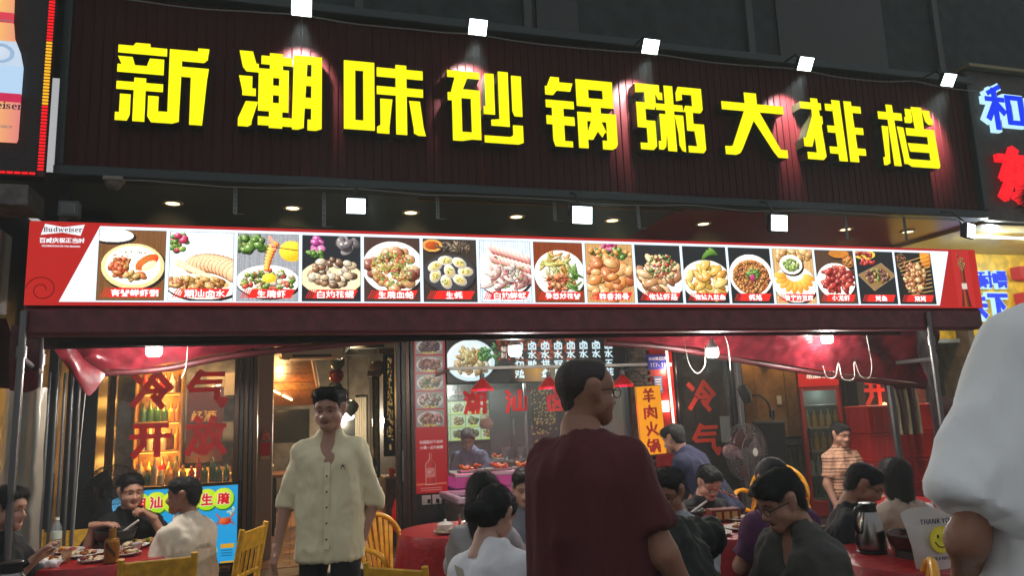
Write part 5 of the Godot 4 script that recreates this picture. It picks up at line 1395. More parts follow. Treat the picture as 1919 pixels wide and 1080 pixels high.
	var lines := ["卤水切鸡", "卤水鸭", "卤水拼盘", "卤水双肠", "卤水鸭", "卤水", "卤水", "卤水五花"]
	for i in 8: word(mn, lines[i], 204 + i * 41.5, 8, 28, 4.4, Color(0.86, 0.97, 1.0), true, 1.06)
	var mb := thing("braised_food_menu", "lit black menu board with plate and white columns of characters over the counter", "menu board")
	part(mb, "case", sp(1.55, 3.62, 1.905, 2.40, -7.86, -7.77, 0.004), mat("screen case", Color(0.03, 0.03, 0.035), 0.4))
	part(mb, "screen", qd(1.56, 3.61, 1.915, 2.39, -7.766), lit_print(mn, 0.9))
	# glass of the kitchen with red characters
	var steel := mat("kitchen steel", Color(0.5, 0.5, 0.5), 0.3, 0.8)
	var kg := thing("kitchen_window", "kitchen glass over the counter with large red characters", "window")
	part(kg, "glass", sp(1.56, 3.60, 1.02, 1.90, -7.786, -7.78, 0), pane("shop glass", 0.10))
	part(kg, "mullion", sp(2.40, 2.43, 1.0, 1.90, -7.80, -7.775), steel)
	part(kg, "mullion", sp(1.546, 1.558, 1.0, 1.90, -7.80, -7.775), steel)
	for i in 4: part(kg, "vinyl_character", letters("潮汕卤水"[i], 0.245, 0.040), mat("red vinyl", Color(0.72, 0.10, 0.11), 0.5), at(1.73 + i * 0.46, 1.83, -7.776))
	var co := thing("serving_counter", "long counter with pink lit top edge and blue front below the kitchen glass", "counter")
	part(co, "top", sp(1.55, 3.72, 0.965, 1.0, -8.0, -7.45, 0.006), mat("counter steel", Color(0.66, 0.62, 0.64), 0.35, 0.3))
	part(co, "pink_front", sp(1.55, 3.72, 0.86, 0.963, -7.9, -7.46, 0.006), glow("pink lit counter sign", Color(0.80, 0.26, 0.55), 0.42))
	part(co, "blue_front", sp(1.55, 3.72, 0.15, 0.858, -7.9, -7.50, 0.004), mat("blue front", Color(0.12, 0.16, 0.48), 0.45))
	part(co, "back_shelf", sp(1.56, 3.6, 0.97, 1.0, -9.9, -9.2), steel)
	var ki := thing("kitchen", "inside walls of the dark tiled kitchen behind the counter glass", "room")
	var tilew := mat("kitchen tile", Color(0.16, 0.18, 0.18), 0.25, 0, 0.1, 4, 0.2)
	part(ki, "back_wall", sp(1.40, 3.95, 0.15, 2.9, -10.1, -10.0), mat("kitchen grout", Color(0.10, 0.11, 0.11), 0.6))
	var kt := bx(Vector3.ZERO, Vector3(0.296, 0.196, 0.008), 0.003).done()
	for j in 7:
		for i in 7: part(ki, "tile", kt, tilew, at(1.70 + i * 0.3, 1.13 + j * 0.2, -9.997))
	part(ki, "right_wall", sp(3.78, 3.90, 0.15, 2.9, -10.0, -7.9), mat("kitchen side", Color(0.30, 0.30, 0.29), 0.6))
	part(ki, "ceiling", sp(1.40, 3.95, 2.72, 2.8, -10.0, -7.95), mat("kitchen ceiling", Color(0.22, 0.22, 0.22), 0.6))
	var kl := thing("kitchen_lamp", "white tube lamp in the kitchen behind the red characters", "lamp", Vector3(2.2, 2.05, -8.7))
	part(kl, "light_tube", tb([Vector3(-0.28, 0, 0), Vector3(0.28, 0, 0)], 0.02, 8), glow("led tube", Color(0.95, 1.0, 0.98), 4.0))
	part(kl, "hanger", tb([Vector3(0, 0.02, 0), Vector3(0, 0.66, 0)], 0.008, 5), steel)
	lamp_omni(kl, Vector3(0, -0.09, 0), 2.00, Color(0.95, 1.0, 0.95), 0.06)
	var gm := blank(220, 120, Color(0.55, 0.75, 0.1))
	for j in 3:
		for i in 5:
			gm.fill_rect(Rect2i(2 + i * 44, 2 + j * 40, 41, 37), Color(0.75, 0.85, 0.75))
			ell(gm, 22 + i * 44, 18 + j * 40, 18, 14, 0, Color(0.9, 0.95, 0.9), Color(0.7, 0.8, 0.7))
			bits(gm, rng, 30, 22 + i * 44, 18 + j * 40, 13, 10, 5, 3, [Color(0.2, 0.45, 0.08), Color(0.4, 0.6, 0.1), Color(0.75, 0.6, 0.15)] if (i + j) % 3 else [Color(0.85, 0.6, 0.2), Color(0.9, 0.75, 0.35), Color(0.4, 0.5, 0.1)])
			gm.fill_rect(Rect2i(8 + i * 44, 33 + j * 40, 28, 4), Color(0.8, 0.9, 0.2))
	var gs := thing("vegetable_menu_screen", "green lit menu of vegetable dishes on the kitchen back wall", "menu board")
	part(gs, "case", sp(1.58, 2.66, 1.22, 1.78, -9.99, -9.93), mat("screen case", Color(0.03, 0.03, 0.035), 0.4))
	part(gs, "screen", qd(1.60, 2.64, 1.24, 1.76, -9.926), lit_print(gm, 0.8))
	var dots := blank(96, 160, Color(0.015, 0.015, 0.02))
	for i in 140: ell(dots, rng.randf_range(12, 84), rng.randf_range(6, 120), 2.2, 2.2, 0, Color(1.0, 0.9, 0.6), Color(0.8, 0.6, 0.3))
	word(dots, "大东", 26, 132, 16, 2, Color(0.9, 0.8, 0.6))
	var dp := thing("decorated_panel", "black panel with scattered gold dots on the kitchen back wall", "panel")
	part(dp, "board", sp(3.02, 3.58, 1.05, 1.95, -9.99, -9.90, 0.004), mat("panel black", Color(0.02, 0.02, 0.025), 0.15))
	part(dp, "print_screen", qd(3.03, 3.57, 1.06, 1.94, -9.896), lit_print(dots, 0.45))
	var pipe := thing("steel_cupboard", "grey steel cupboard door behind the middle of the kitchen glass", "cupboard")
	part(pipe, "door", sp(2.70, 2.98, 1.02, 1.9, -9.4, -9.36), mat("kitchen steel dull", Color(0.22, 0.23, 0.24), 0.35, 0.6))
	part(pipe, "door", sp(2.42, 2.69, 1.02, 1.9, -9.4, -9.36), mat("kitchen steel dull", Color(0.22, 0.23, 0.24), 0.35, 0.6))
	part(pipe, "handle", tb([Vector3(2.73, 1.3, -9.34), Vector3(2.73, 1.5, -9.34)], 0.01, 6), steel)
	# food and pots on the counter
	var pot := MB.new()
	pot.lathe([Vector2(0, 0), Vector2(0.07, 0), Vector2(0.075, 0.15), Vector2(0.07, 0.15), Vector2(0.06, 0.02), Vector2(0, 0.02)], Vector3.ZERO, 16)
	for i in 3: solo("steel_canister", pot, steel, ["steel canister on the back shelf of the kitchen, nearest the chef", "steel canister in the middle of the kitchen back shelf", "rightmost steel canister on the kitchen back shelf"][i], "canister", at(2.62 + i * 0.19, 1.0, -9.3), "kitchen canisters")
	var heap_cols := [Color(0.75, 0.42, 0.15), Color(0.68, 0.30, 0.12), Color(0.82, 0.58, 0.28), Color(0.62, 0.22, 0.15)]
	var hx := [[1.75, -7.62, 0], [2.05, -7.66, 3], [2.35, -7.66, 1], [2.66, -7.64, 3], [2.95, -7.66, 2], [3.25, -7.66, 0], [2.95, -9.35, 2], [2.55, -9.35, 2], [3.3, -9.4, 0]]
	var hl := ["tray of browned meat on the counter before the chef", "tray of reddish braised meat left of the counter middle", "tray of dark braised meat at the middle of the counter", "heap of red braised meat on the counter", "tray of golden braised snacks right of the middle", "rightmost tray of braised meat on the counter", "tray of golden snacks on the kitchen back shelf", "flat tray on the back shelf above the chef's arm", "tray of brown snacks at the right of the back shelf"]
	for i in hx.size():
		var t := thing("food_tray", hl[i], "food tray", Vector3(hx[i][0], 1.002, hx[i][1]))
		part(t, "tray", bx(Vector3(0, 0.012, 0), Vector3(0.26, 0.022, 0.18), 0.006), mat("tray steel", Color(0.6, 0.58, 0.56), 0.3, 0.6))
		for k in 12:
			var m := MB.new()
			m.ball(Vector3.ZERO, Vector3(0.032, 0.02, 0.024) * rng.randf_range(0.7, 1.2), 8)
			part(t, "food_piece", m, mat("food %d" % ((hx[i][2] + k % 2) % 4), heap_cols[(hx[i][2] + k % 2) % 4], 0.4), Transform3D(Basis(Vector3.UP, rng.randf() * 3), Vector3(rng.randf_range(-0.1, 0.1), 0.035 + rng.randf() * 0.03, rng.randf_range(-0.06, 0.06))))
	# heat lamps on a rail
	var rl := thing("lamp_rail", "white rail over the counter that carries the red heat lamps", "rail")
	part(rl, "bar", sp(1.48, 3.66, 2.03, 2.06, -7.32, -7.28, 0.006), mat("white ring", Color(0.75, 0.74, 0.7), 0.4))
	for x in [1.50, 3.64]: part(rl, "end_arm", tb([Vector3(x, 2.045, -7.3), Vector3(x - 0.06, 2.0, -7.78)], 0.014, 6), steel)
	var hlab := ["left red heat lamp on the rail, over the first red character", "middle red heat lamp on the rail", "right red heat lamp on the rail, by the bald man's face"]
	var hp := [1.82, 2.53, 3.36]
	var h: Node3D
	for i in 3:
		if i == 0:
			h = thing("heat_lamp", hlab[0], "heat lamp", Vector3(hp[0], 1.84, -7.3), 0, "red heat lamps over the counter")
			var s := MB.new()
			s.lathe([Vector2(0.105, -0.012), Vector2(0.112, 0.0), Vector2(0.075, 0.045), Vector2(0.035, 0.085), Vector2(0.02, 0.10), Vector2(0.0, 0.10)], Vector3.ZERO, 24)
			part(h, "shade", s, mat("red shade", Color(0.75, 0.10, 0.10), 0.35))
			for k in 24:
				var w := TAU * k / 24
				part(h, "shade_fin", bx(Vector3(cos(w) * 0.106, -0.012, sin(w) * 0.106), Vector3(0.010, 0.03, 0.010), 0.002), glow("red shade lamp rim", Color(1.0, 0.05, 0.10), 0.8))
			part(h, "socket", tb([Vector3(0, 0.10, 0), Vector3(0, 0.15, 0)], 0.025, 10), mat("vent grey", Color(0.30, 0.32, 0.32), 0.5))
			part(h, "cord", tb([Vector3(0, 0.15, 0), Vector3(0, 0.19, 0)], 0.006, 5), mat("lamp black", Color(0.05, 0.05, 0.055)))
			part(h, "bulb", tb([Vector3(0, 0.03, 0), Vector3(0, -0.02, 0)], 0.045, 14), glow("red bulb", Color(1.0, 0.12, 0.35), 3.0))
			lamp_spot(h, Vector3(0, -0.045, 0), Vector3(0, -1, 0.05), 0.28, 65, Color(1.0, 0.32, 0.62), 0.05)
		else: copy_of(h, hlab[i], at(hp[i], 1.84, -7.3))
	var bag := thing("hanging_food_bag", "clear plastic bag of pinkish food hanging behind the counter glass", "bag", Vector3(2.04, 1.66, -8.05))
	var bb := MB.new()
	bb.lathe([Vector2(0, -0.25), Vector2(0.06, -0.24), Vector2(0.085, -0.2), Vector2(0.075, -0.15), Vector2(0.03, -0.05), Vector2(0.012, 0.0), Vector2(0.02, 0.03)], Vector3.ZERO, 14)
	part(bag, "plastic", bb, pane("bag film", 0.3, Color(0.8, 0.75, 0.7)))
	var bc := MB.new()
	bc.lathe([Vector2(0, -0.24), Vector2(0.055, -0.232), Vector2(0.078, -0.2), Vector2(0.07, -0.16), Vector2(0.04, -0.125), Vector2(0, -0.12)], Vector3.ZERO, 12)
	part(bag, "food", bc, mat("bag food", Color(0.75, 0.42, 0.36), 0.5, 0, 1.0, 14))
	part(bag, "hook", tb([Vector3(0, 0.02, 0), Vector3(0, 0.21, 0)], 0.004, 5), steel)
	# chest freezer
	var fz := thing("chest_freezer", "open chest freezer lit pink in front of the counter", "freezer", Vector3(1.82, 0.0, -7.02), 0.06)
	var fw := mat("freezer white", Color(0.62, 0.52, 0.58), 0.4)
	part(fz, "body", bx(Vector3(0, 0.40, 0), Vector3(0.80, 0.76, 0.62), 0.02), mat("freezer side", Color(0.36, 0.33, 0.32), 0.4, 0, 0.2, 5, 0.3))
	for k in [[Vector3(0, 0.83, 0.31), Vector3(0.88, 0.06, 0.06)], [Vector3(0, 0.83, -0.31), Vector3(0.88, 0.06, 0.06)], [Vector3(-0.41, 0.83, 0), Vector3(0.06, 0.06, 0.558)], [Vector3(0.41, 0.83, 0), Vector3(0.06, 0.06, 0.558)]]:
		part(fz, "rim", bx(k[0], k[1], 0.012), fw)
	part(fz, "inner_liner", bx(Vector3(0, 0.79, 0), Vector3(0.75, 0.012, 0.55), 0.002), mat("freezer liner", Color(0.72, 0.50, 0.62), 0.5))
	part(fz, "glass_lid", bx(Vector3(0.12, 0.866, 0), Vector3(0.5, 0.008, 0.56), 0.001), pane("lid glass", 0.2, Color(0.6, 0.5, 0.6)))
	# the narrow strip right of the kitchen: yellow sign, stone pillar, red wall with plates and a lit tube
	var pp := thing("stone_pillar", "narrow grey stone pillar between the kitchen and the red wall", "pillar")
	part(pp, "core", sp(3.63, 3.93, 0.15, 2.6, -7.95, -7.83), mat("kitchen grout", Color(0.10, 0.11, 0.11), 0.6))
	var stn := bx(Vector3.ZERO, Vector3(0.10, 0.036, 0.03), 0.004).done()
	for j in 58:
		for i in 3:
			part(pp, "stone", stn, mat("stone %d" % (rng.randi() % 3), [Color(0.30, 0.29, 0.26), Color(0.24, 0.23, 0.21), Color(0.36, 0.34, 0.31)][rng.randi() % 3], 0.7, 0, 0.4, 8), at(3.70 + i * 0.103 - (0.05 if j % 2 else 0.0), 0.18 + j * 0.04, -7.815 + rng.randf() * 0.008))
	part(pp, "steel_jamb", sp(3.60, 3.645, 0.15, 2.5, -7.83, -7.70), mat("kitchen steel dull", Color(0.22, 0.23, 0.24), 0.35, 0.6))
	var ys := thing("mutton_hotpot_sign", "tilted yellow upright sign with red characters beside the counter", "sign", Vector3(3.73, 1.45, -7.45))
	var tilt := Basis(Vector3.BACK, 0.035)
	part(ys, "board", bx(Vector3.ZERO, Vector3(0.30, 0.74, 0.03), 0.004), mat("yellow board", Color(0.8, 0.55, 0.05), 0.5), Transform3D(tilt, Vector3.ZERO))
	part(ys, "lit_screen", qd(-0.145, 0.145, -0.365, 0.365, 0), glow("yellow sign film", Color(0.98, 0.62, 0.06), 0.85), Transform3D(tilt, tilt * Vector3(0, 0, 0.017)))
	for i in 4: part(ys, "vinyl_character", letters("羊肉火锅"[i], 0.155, 0.026), mat("red print", Color(0.70, 0.05, 0.04), 0.5), Transform3D(tilt, tilt * Vector3(-0.078, 0.345 - i * 0.18, 0.02)))
	part(ys, "hook", tb([Vector3(0, 0.37, -0.01), Vector3(0.01, 0.55, -0.25)], 0.006, 5), steel)
	var rw := thing("red_wall_strip", "narrow red wall between the stone pillar and the right window", "wall")
	part(rw, "panel", sp(3.94, 4.24, 0.15, 2.6, -7.95, -7.80, 0.004), mat("red wall", Color(0.62, 0.08, 0.08), 0.4, 0, 0.1, 5, 0.2))
	var lt := thing("led_wall_tube", "thin white lit tube running down the red wall strip", "tube light")
	part(lt, "light_tube", tb([Vector3(4.155, 2.45, -7.775), Vector3(4.185, 1.36, -7.775)], 0.013, 8), glow("wall tube", Color(1.0, 0.83, 0.74), 2.6))
	part(lt, "channel", tb([Vector3(4.155, 2.45, -7.79), Vector3(4.185, 1.36, -7.79)], 0.016, 6), mat("white ring", Color(0.75, 0.74, 0.7), 0.4))
	lamp_omni(lt, Vector3(4.17, 2.0, -7.70), 0.12, Color(1.0, 0.8, 0.7), 0.03)
	lamp_omni(lt, Vector3(4.18, 1.6, -7.70), 0.12, Color(1.0, 0.8, 0.7), 0.03)
	var ap := thing("address_plate", "blue address plate with white text on the red wall strip", "address plate", Vector3(4.04, 2.10, -7.79))
	part(ap, "plate", bx(Vector3.ZERO, Vector3(0.26, 0.17, 0.008), 0.003), mat("plate blue", Color(0.10, 0.16, 0.55), 0.35))
	part(ap, "border", qd(-0.122, 0.122, -0.077, 0.077, 0.0045), mat("plate blue 2", Color(0.13, 0.2, 0.62), 0.35))
	part(ap, "lettering", letters("丛云路833号", 0.040, 0.0065, 0, false, 1.04), mat("plate white", Color(0.88, 0.9, 0.92), 0.4), at(-0.113, 0.062, 0.006))
	part(ap, "lettering", letters("117、118铺", 0.046, 0.0075, 0, false, 1.06), mat("plate white", Color(0.88, 0.9, 0.92), 0.4), at(-0.105, -0.008, 0.006))
	var n16 := thing("number_plate", "white plate with the handwritten number 16 on the red wall strip", "number plate", Vector3(4.06, 1.59, -7.79))
	part(n16, "plate", bx(Vector3.ZERO, Vector3(0.17, 0.13, 0.008), 0.004), mat("plate white", Color(0.88, 0.9, 0.92), 0.4))
	part(n16, "digits", letters("16", 0.065, 0.006), mat("ink", Color(0.1, 0.1, 0.12), 0.6), at(-0.02, 0.032, 0.006))
	var bpz := thing("small_blue_notice", "small blue notice over the white number plate", "notice", Vector3(4.03, 1.84, -7.79))
	part(bpz, "sheet", bx(Vector3.ZERO, Vector3(0.11, 0.19, 0.004), 0.001), mat("notice blue", Color(0.25, 0.42, 0.6), 0.5))
	for i in 5: part(bpz, "text_line", bx(Vector3(0, 0.06 - i * 0.028, 0.003), Vector3(0.08, 0.01, 0.001), 0), mat("plate white", Color(0.88, 0.9, 0.92), 0.4))

# ---------------------------------------------------------------- right room
func shop_right() -> void:
	var dark := mat("dark frame", Color(0.10, 0.105, 0.11), 0.35, 0.3)
	var steel := mat("kitchen steel", Color(0.5, 0.5, 0.5), 0.3, 0.8)
	var w := thing("right_window", "dark right window with two orange-red vinyl characters", "window")
	window_unit(w, 4.31, 4.98, 0.22, 2.50, -7.80, dark, pane("dark glass pane", 0.35, Color(0.22, 0.23, 0.22)))
	var ored := mat("orange red vinyl", Color(0.80, 0.22, 0.12), 0.5)
	part(w, "vinyl_character", letters("冷", 0.37, 0.055), ored, at(4.40, 1.88, -7.795))
	part(w, "vinyl_character", letters("气", 0.37, 0.055), ored, at(4.42, 1.38, -7.795))
	part(w, "frosted_notice", sp(4.80, 4.93, 1.15, 1.45, -7.798, -7.794, 0), mat("notice pale", Color(0.5, 0.52, 0.5), 0.6))
	var jm := thing("door_post", "pale steel door post right of the orange-red characters", "door frame")
	part(jm, "post", sp(5.035, 5.09, 0.15, 2.52, -7.88, -7.72), mat("pale steel", Color(0.55, 0.56, 0.57), 0.35, 0.5))
	part(jm, "post", sp(5.092, 5.13, 0.15, 2.52, -7.90, -7.76), dark)
	var r := thing("private_room", "room with tan wall panels behind the right opening", "room")
	var tan_ := [Color(0.56, 0.42, 0.25), Color(0.53, 0.40, 0.24)]
	for i in 8: part(r, "wall_panel", sp(4.55 + i * 0.52, 5.062 + i * 0.52, 1.07, 2.75, -9.80, -9.72 + (i % 2) * 0.003, 0.004), mat("tan panel %d" % (i % 2), tan_[i % 2], 0.5, 0, 0.05, 4, 0.12))
	part(r, "lower_wall", sp(4.3, 8.8, 0.15, 1.03, -9.85, -9.72), mat("grey dado", Color(0.34, 0.33, 0.30), 0.5, 0, 0.1, 4, 0.25))
	part(r, "dado_rail", sp(4.3, 8.8, 1.032, 1.068, -9.85, -9.70), mat("rail dark", Color(0.10, 0.08, 0.09), 0.4, 0.5))
	part(r, "back_wall", sp(4.2, 8.9, 0.15, 2.9, -9.98, -9.86), dark)
	part(r, "left_wall", sp(4.2, 4.28, 0.15, 2.78, -9.85, -7.9), mat("dining wall", Color(0.36, 0.31, 0.26), 0.7))
	part(r, "right_wall", sp(8.8, 8.9, 0.15, 2.78, -9.85, -7.9), mat("dining wall", Color(0.36, 0.31, 0.26), 0.7))
	part(r, "ceiling", sp(4.2, 8.9, 2.76, 2.84, -9.85, -7.95), mat("tan ceiling", Color(0.5, 0.42, 0.32), 0.6))
	part(r, "wall_notice", sp(6.98, 7.06, 1.55, 1.68, -9.716, -9.712, 0), mat("plate white", Color(0.88, 0.9, 0.92), 0.4))
	var dx := [6.50, 7.13]
	for i in 2:
		var d := thing("wall_washer", ["left ceiling spot that washes the tan panels", "right ceiling spot that washes the tan panels"][i], "downlight", Vector3(dx[i], 2.74, -9.55), 0, "spots over the tan panels")
		part(d, "bulb_lens", tb([Vector3(0, 0.01, 0), Vector3(0, -0.01, 0)], 0.045, 14), glow("downlight lens", Color(1.0, 0.90, 0.66), 3.0))
		lamp_spot(d, Vector3(0, -0.05, 0), Vector3(0, -1, -0.16), 1.5, 27, Color(1.0, 0.80, 0.48), 0.03, 0.6)
	var rd := thing("room_downlight", "round downlight in the middle of the private room ceiling", "downlight", Vector3(5.7, 2.74, -8.8))
	part(rd, "bulb_lens", tb([Vector3(0, 0.01, 0), Vector3(0, -0.01, 0)], 0.05, 14), glow("downlight lens", Color(1.0, 0.90, 0.66), 3.0))
	lamp_spot(rd, Vector3(0, -0.05, 0), Vector3(0, -1, 0), 1.2, 68, Color(1.0, 0.85, 0.6), 0.05)
	# black stage lamp on a gooseneck stand, black folded screen
	var gl := thing("gooseneck_stand", "black lamp head on a bent stand in the right doorway", "stand")
	part(gl, "arm", tb(curve([Vector3(4.96, 1.66, -7.45), Vector3(5.10, 1.68, -7.45), Vector3(5.22, 1.60, -7.45), Vector3(5.27, 1.46, -7.45)], 6), 0.011, 6), dark)
	part(gl, "pole", tb([Vector3(5.27, 1.46, -7.45), Vector3(5.45, 0.15, -7.4)], 0.012, 6), dark)
	part(gl, "joint", bx(Vector3(5.27, 1.46, -7.45), Vector3(0.05, 0.09, 0.05), 0.008), dark)
	part(gl, "lamp_head", tb([Vector3(4.90, 1.78, -7.45), Vector3(4.94, 1.70, -7.45), Vector3(4.97, 1.60, -7.45)], [0.055, 0.07, 0.05], 12), mat("lamp black", Color(0.05, 0.05, 0.055)))
	part(gl, "foot", bx(Vector3(5.45, 0.16, -7.4), Vector3(0.3, 0.02, 0.3), 0.004), dark)
	var bx_ := thing("black_padded_board", "black padded board leaning in the right doorway behind the fan", "board", Vector3(5.12, 0.15, -7.35), 0.0)
	part(bx_, "board", bx(Vector3(0, 0.62, 0), Vector3(0.42, 1.22, 0.06), 0.02, Basis(Vector3.BACK, -0.03)), mat("padded black", Color(0.035, 0.035, 0.045), 0.6, 0, 0.3, 6))
	part(bx_, "edge_piping", tb([Vector3(-0.17, 1.235, 0.034), Vector3(0.24, 1.225, 0.034)], 0.006, 5), mat("piping", Color(0.35, 0.35, 0.38), 0.5))
	# stool stack
	var so := thing("stacked_stools", "stack of grey metal stools before the grey dado in the right room", "stool", Vector3(6.32, 0.15, -8.7))
	part(so, "seat", bx(Vector3(0, 0.86, 0), Vector3(0.40, 0.035, 0.32), 0.012), mat("stool grey", Color(0.26, 0.26, 0.24), 0.4, 0.3))
	for i in 5: part(so, "leg", tb([Vector3(-0.15 + i * 0.075, 0.85, 0.12), Vector3(-0.19 + i * 0.095, 0, 0.16)], 0.010, 6), mat("stool grey", Color(0.26, 0.26, 0.24), 0.4, 0.3))
	# drinks fridge
	var f := thing("drinks_fridge", "red drinks fridge with a lit red header sign in the right doorway", "fridge", Vector3(6.42, 0.15, -8.05), -0.62)
	var fr := mat("fridge red", Color(0.60, 0.09, 0.08), 0.35)
	part(f, "side", bx(Vector3(-0.235, 0.80, -0.25), Vector3(0.03, 1.60, 0.5), 0.006), fr)
	part(f, "side", bx(Vector3(0.235, 0.80, -0.25), Vector3(0.03, 1.60, 0.5), 0.006), fr)
	part(f, "back", bx(Vector3(0, 0.80, -0.49), Vector3(0.438, 1.58, 0.02), 0.002), mat("fridge liner", Color(0.25, 0.30, 0.28), 0.4))
	part(f, "plinth", bx(Vector3(0, 0.09, -0.24), Vector3(0.438, 0.16, 0.46), 0.006), fr)
	part(f, "header_case", bx(Vector3(0, 1.765, -0.22), Vector3(0.50, 0.32, 0.5), 0.01), fr)
	part(f, "header_screen", qd(-0.235, 0.235, 1.62, 1.91, 0.033), glow("fridge sign film", Color(0.80, 0.07, 0.05), 0.75))
	part(f, "header_lettering", letters("东鹏饮料", 0.082, 0.014), glow("fridge sign lettering", Color(1.0, 0.9, 0.8), 0.9), at(-0.14, 1.80, 0.036))
	for i in 5: part(f, "shelf", bx(Vector3(0, 0.22 + i * 0.29, -0.25), Vector3(0.43, 0.012, 0.42), 0.002), mat("fridge shelf", Color(0.6, 0.62, 0.6), 0.4))
	var bot := bottle_mesh(0.23, 0.032).done()
	var bc := [Color(0.75, 0.6, 0.1), Color(0.12, 0.25, 0.12), Color(0.7, 0.72, 0.7)]
	for i in 4:
		for j in 5: part(f, "bottle", bot, mat("fridge bottle %d" % i, bc[(i + 1) % 3] if i < 3 else bc[0], 0.25), at(-0.17 + j * 0.085, 0.228 + i * 0.29, -0.12))
	part(f, "light_strip", bx(Vector3(0.0, 1.585, -0.06), Vector3(0.36, 0.015, 0.02), 0.002), glow("fridge tube", Color(0.9, 1.0, 0.95), 2.0))
	lamp_omni(f, Vector3(0, 1.53, -0.07), 0.12, Color(0.9, 1.0, 0.95), 0.03)
	part(f, "door_glass", bx(Vector3(0, 0.88, 0.006), Vector3(0.38, 1.36, 0.006), 0), pane("fridge glass", 0.22, Color(0.35, 0.42, 0.40)))
	for s in [-1, 1]: part(f, "door_frame", bx(Vector3(s * 0.215, 0.88, 0.006), Vector3(0.045, 1.44, 0.03), 0.005), fr)
	part(f, "door_rail", bx(Vector3(0, 1.585, 0.022), Vector3(0.385, 0.04, 0.012), 0.004), fr)
	part(f, "door_rail", bx(Vector3(0, 0.19, 0.022), Vector3(0.385, 0.04, 0.012), 0.004), fr)
	part(f, "door_handle", bx(Vector3(-0.17, 0.9, 0.03), Vector3(0.02, 0.4, 0.02), 0.005), mat("lamp black", Color(0.05, 0.05, 0.055)))
	var po := thing("dark_post", "dark square post right of the drinks fridge", "post")
	part(po, "post", sp(6.72, 6.82, 0.15, 2.55, -7.9, -7.72), mat("post blueblack", Color(0.06, 0.08, 0.10), 0.4))
	var w2 := thing("far_right_window", "dark reddish window with a red vinyl character above the crates", "window")
	window_unit(w2, 6.87, 7.24, 0.22, 2.50, -7.80, mat("post blueblack", Color(0.06, 0.08, 0.10), 0.4), pane("red glass pane", 0.5, Color(0.22, 0.10, 0.08)))
	part(w2, "vinyl_character", letters("开", 0.36, 0.06), mat("red vinyl", Color(0.72, 0.10, 0.11), 0.5), at(6.87, 1.86, -7.79))
	part(w2, "small_lettering", letters("招牌", 0.09, 0.012), mat("plate white dim", Color(0.4, 0.32, 0.3), 0.6), at(6.86, 2.02, -7.79))
	var lt := thing("led_wall_tube", "warm lit tube on the orange wood wall above the crates", "tube light")
	part(lt, "light_tube", tb([Vector3(7.36, 2.25, -7.66), Vector3(7.385, 1.2, -7.66)], 0.016, 8), glow("orange tube", Color(1.0, 0.72, 0.42), 2.6))
	part(lt, "channel", tb([Vector3(7.36, 2.25, -7.675), Vector3(7.385, 1.2, -7.675)], 0.018, 6), mat("white ring", Color(0.75, 0.74, 0.7), 0.4))
	part(lt, "wood_wall", sp(7.30, 7.415, 0.15, 2.55, -7.90, -7.70), mat("right wood", Color(0.32, 0.14, 0.08), 0.45))
	lamp_omni(lt, Vector3(7.37, 1.95, -7.58), 0.20, Color(1.0, 0.6, 0.3), 0.03)
	lamp_omni(lt, Vector3(7.38, 1.5, -7.58), 0.20, Color(1.0, 0.6, 0.3), 0.03)
	# crates
	var cr: Node3D
	var cm := mat("crate red", Color(0.68, 0.11, 0.10), 0.42)
	var n := 0
	for s in 3:
		for k in 5:
			var x: float = [6.16, 6.58, 6.99][s]
			var z: float = [-6.9, -7.15, -6.88][s]
			var names := ["bottom", "second", "middle", "fourth", "topmost"]
			var lab: String = "%s red plastic crate of the %s stack at the right" % [names[k], ["left", "darker middle", "right"][s]]
			var xf := Transform3D(Basis(Vector3.UP, 0.03 * sin(n * 2.1)), Vector3(x, 0.004 + k * 0.302, z))
			if cr == null:
				cr = thing("plastic_crate", lab, "crate", Vector3.ZERO, 0, "red plastic crates stacked at the right")
				for sd in 4:
					var b := Basis(Vector3.UP, sd * PI / 2)
					var L := 0.40 if sd % 2 == 0 else 0.34
					var off := 0.165 if sd % 2 == 0 else 0.195
					part(cr, "wall", bx(Vector3(0, 0.15, off), Vector3(L, 0.27, 0.012), 0.003), cm, Transform3D(b, Vector3.ZERO))
					part(cr, "top_rim", bx(Vector3(0, 0.285, off + 0.008), Vector3(L + 0.02, 0.03, 0.026), 0.006), cm, Transform3D(b, Vector3.ZERO))
					part(cr, "bottom_rim", bx(Vector3(0, 0.02, off + 0.006), Vector3(L, 0.03, 0.022), 0.005), cm, Transform3D(b, Vector3.ZERO))
					for q in 3: part(cr, "rib", bx(Vector3(-L * 0.33 + q * L * 0.33, 0.15, off + 0.011), Vector3(0.014, 0.24, 0.014), 0.003), cm, Transform3D(b, Vector3.ZERO))
				part(cr, "base", bx(Vector3(0, 0.012, 0), Vector3(0.38, 0.012, 0.32), 0.002), cm)
				cr.transform = xf
			else: copy_of(cr, lab, xf)
			n += 1
	solo("crate_cloth", cloth_sheet([Vector3(6.72, 1.56, -6.68), Vector3(6.9, 1.585, -6.66), Vector3(7.2, 1.56, -6.68)], [Vector3(6.78, 1.44, -6.66), Vector3(6.95, 1.36, -6.645), Vector3(7.2, 1.46, -6.66)], 8, 0.03, 51), mat("awning vinyl", Color(0.46, 0.09, 0.13), 0.34), "maroon cloth thrown over the right stack of crates", "cloth")
	# pedestal fan
	var fan := thing("pedestal_fan", "large pedestal fan with a wire cage before the right window", "fan", Vector3(4.53, 0, -6.9), 0.36)
	var wire := mat("fan wire", Color(0.42, 0.40, 0.40), 0.35, 0.5)
	part(fan, "base", tb([Vector3(0, 0, -0.08), Vector3(0, 0.05, -0.08)], 0.2, 20), mat("rail dark", Color(0.10, 0.08, 0.09), 0.4, 0.5))
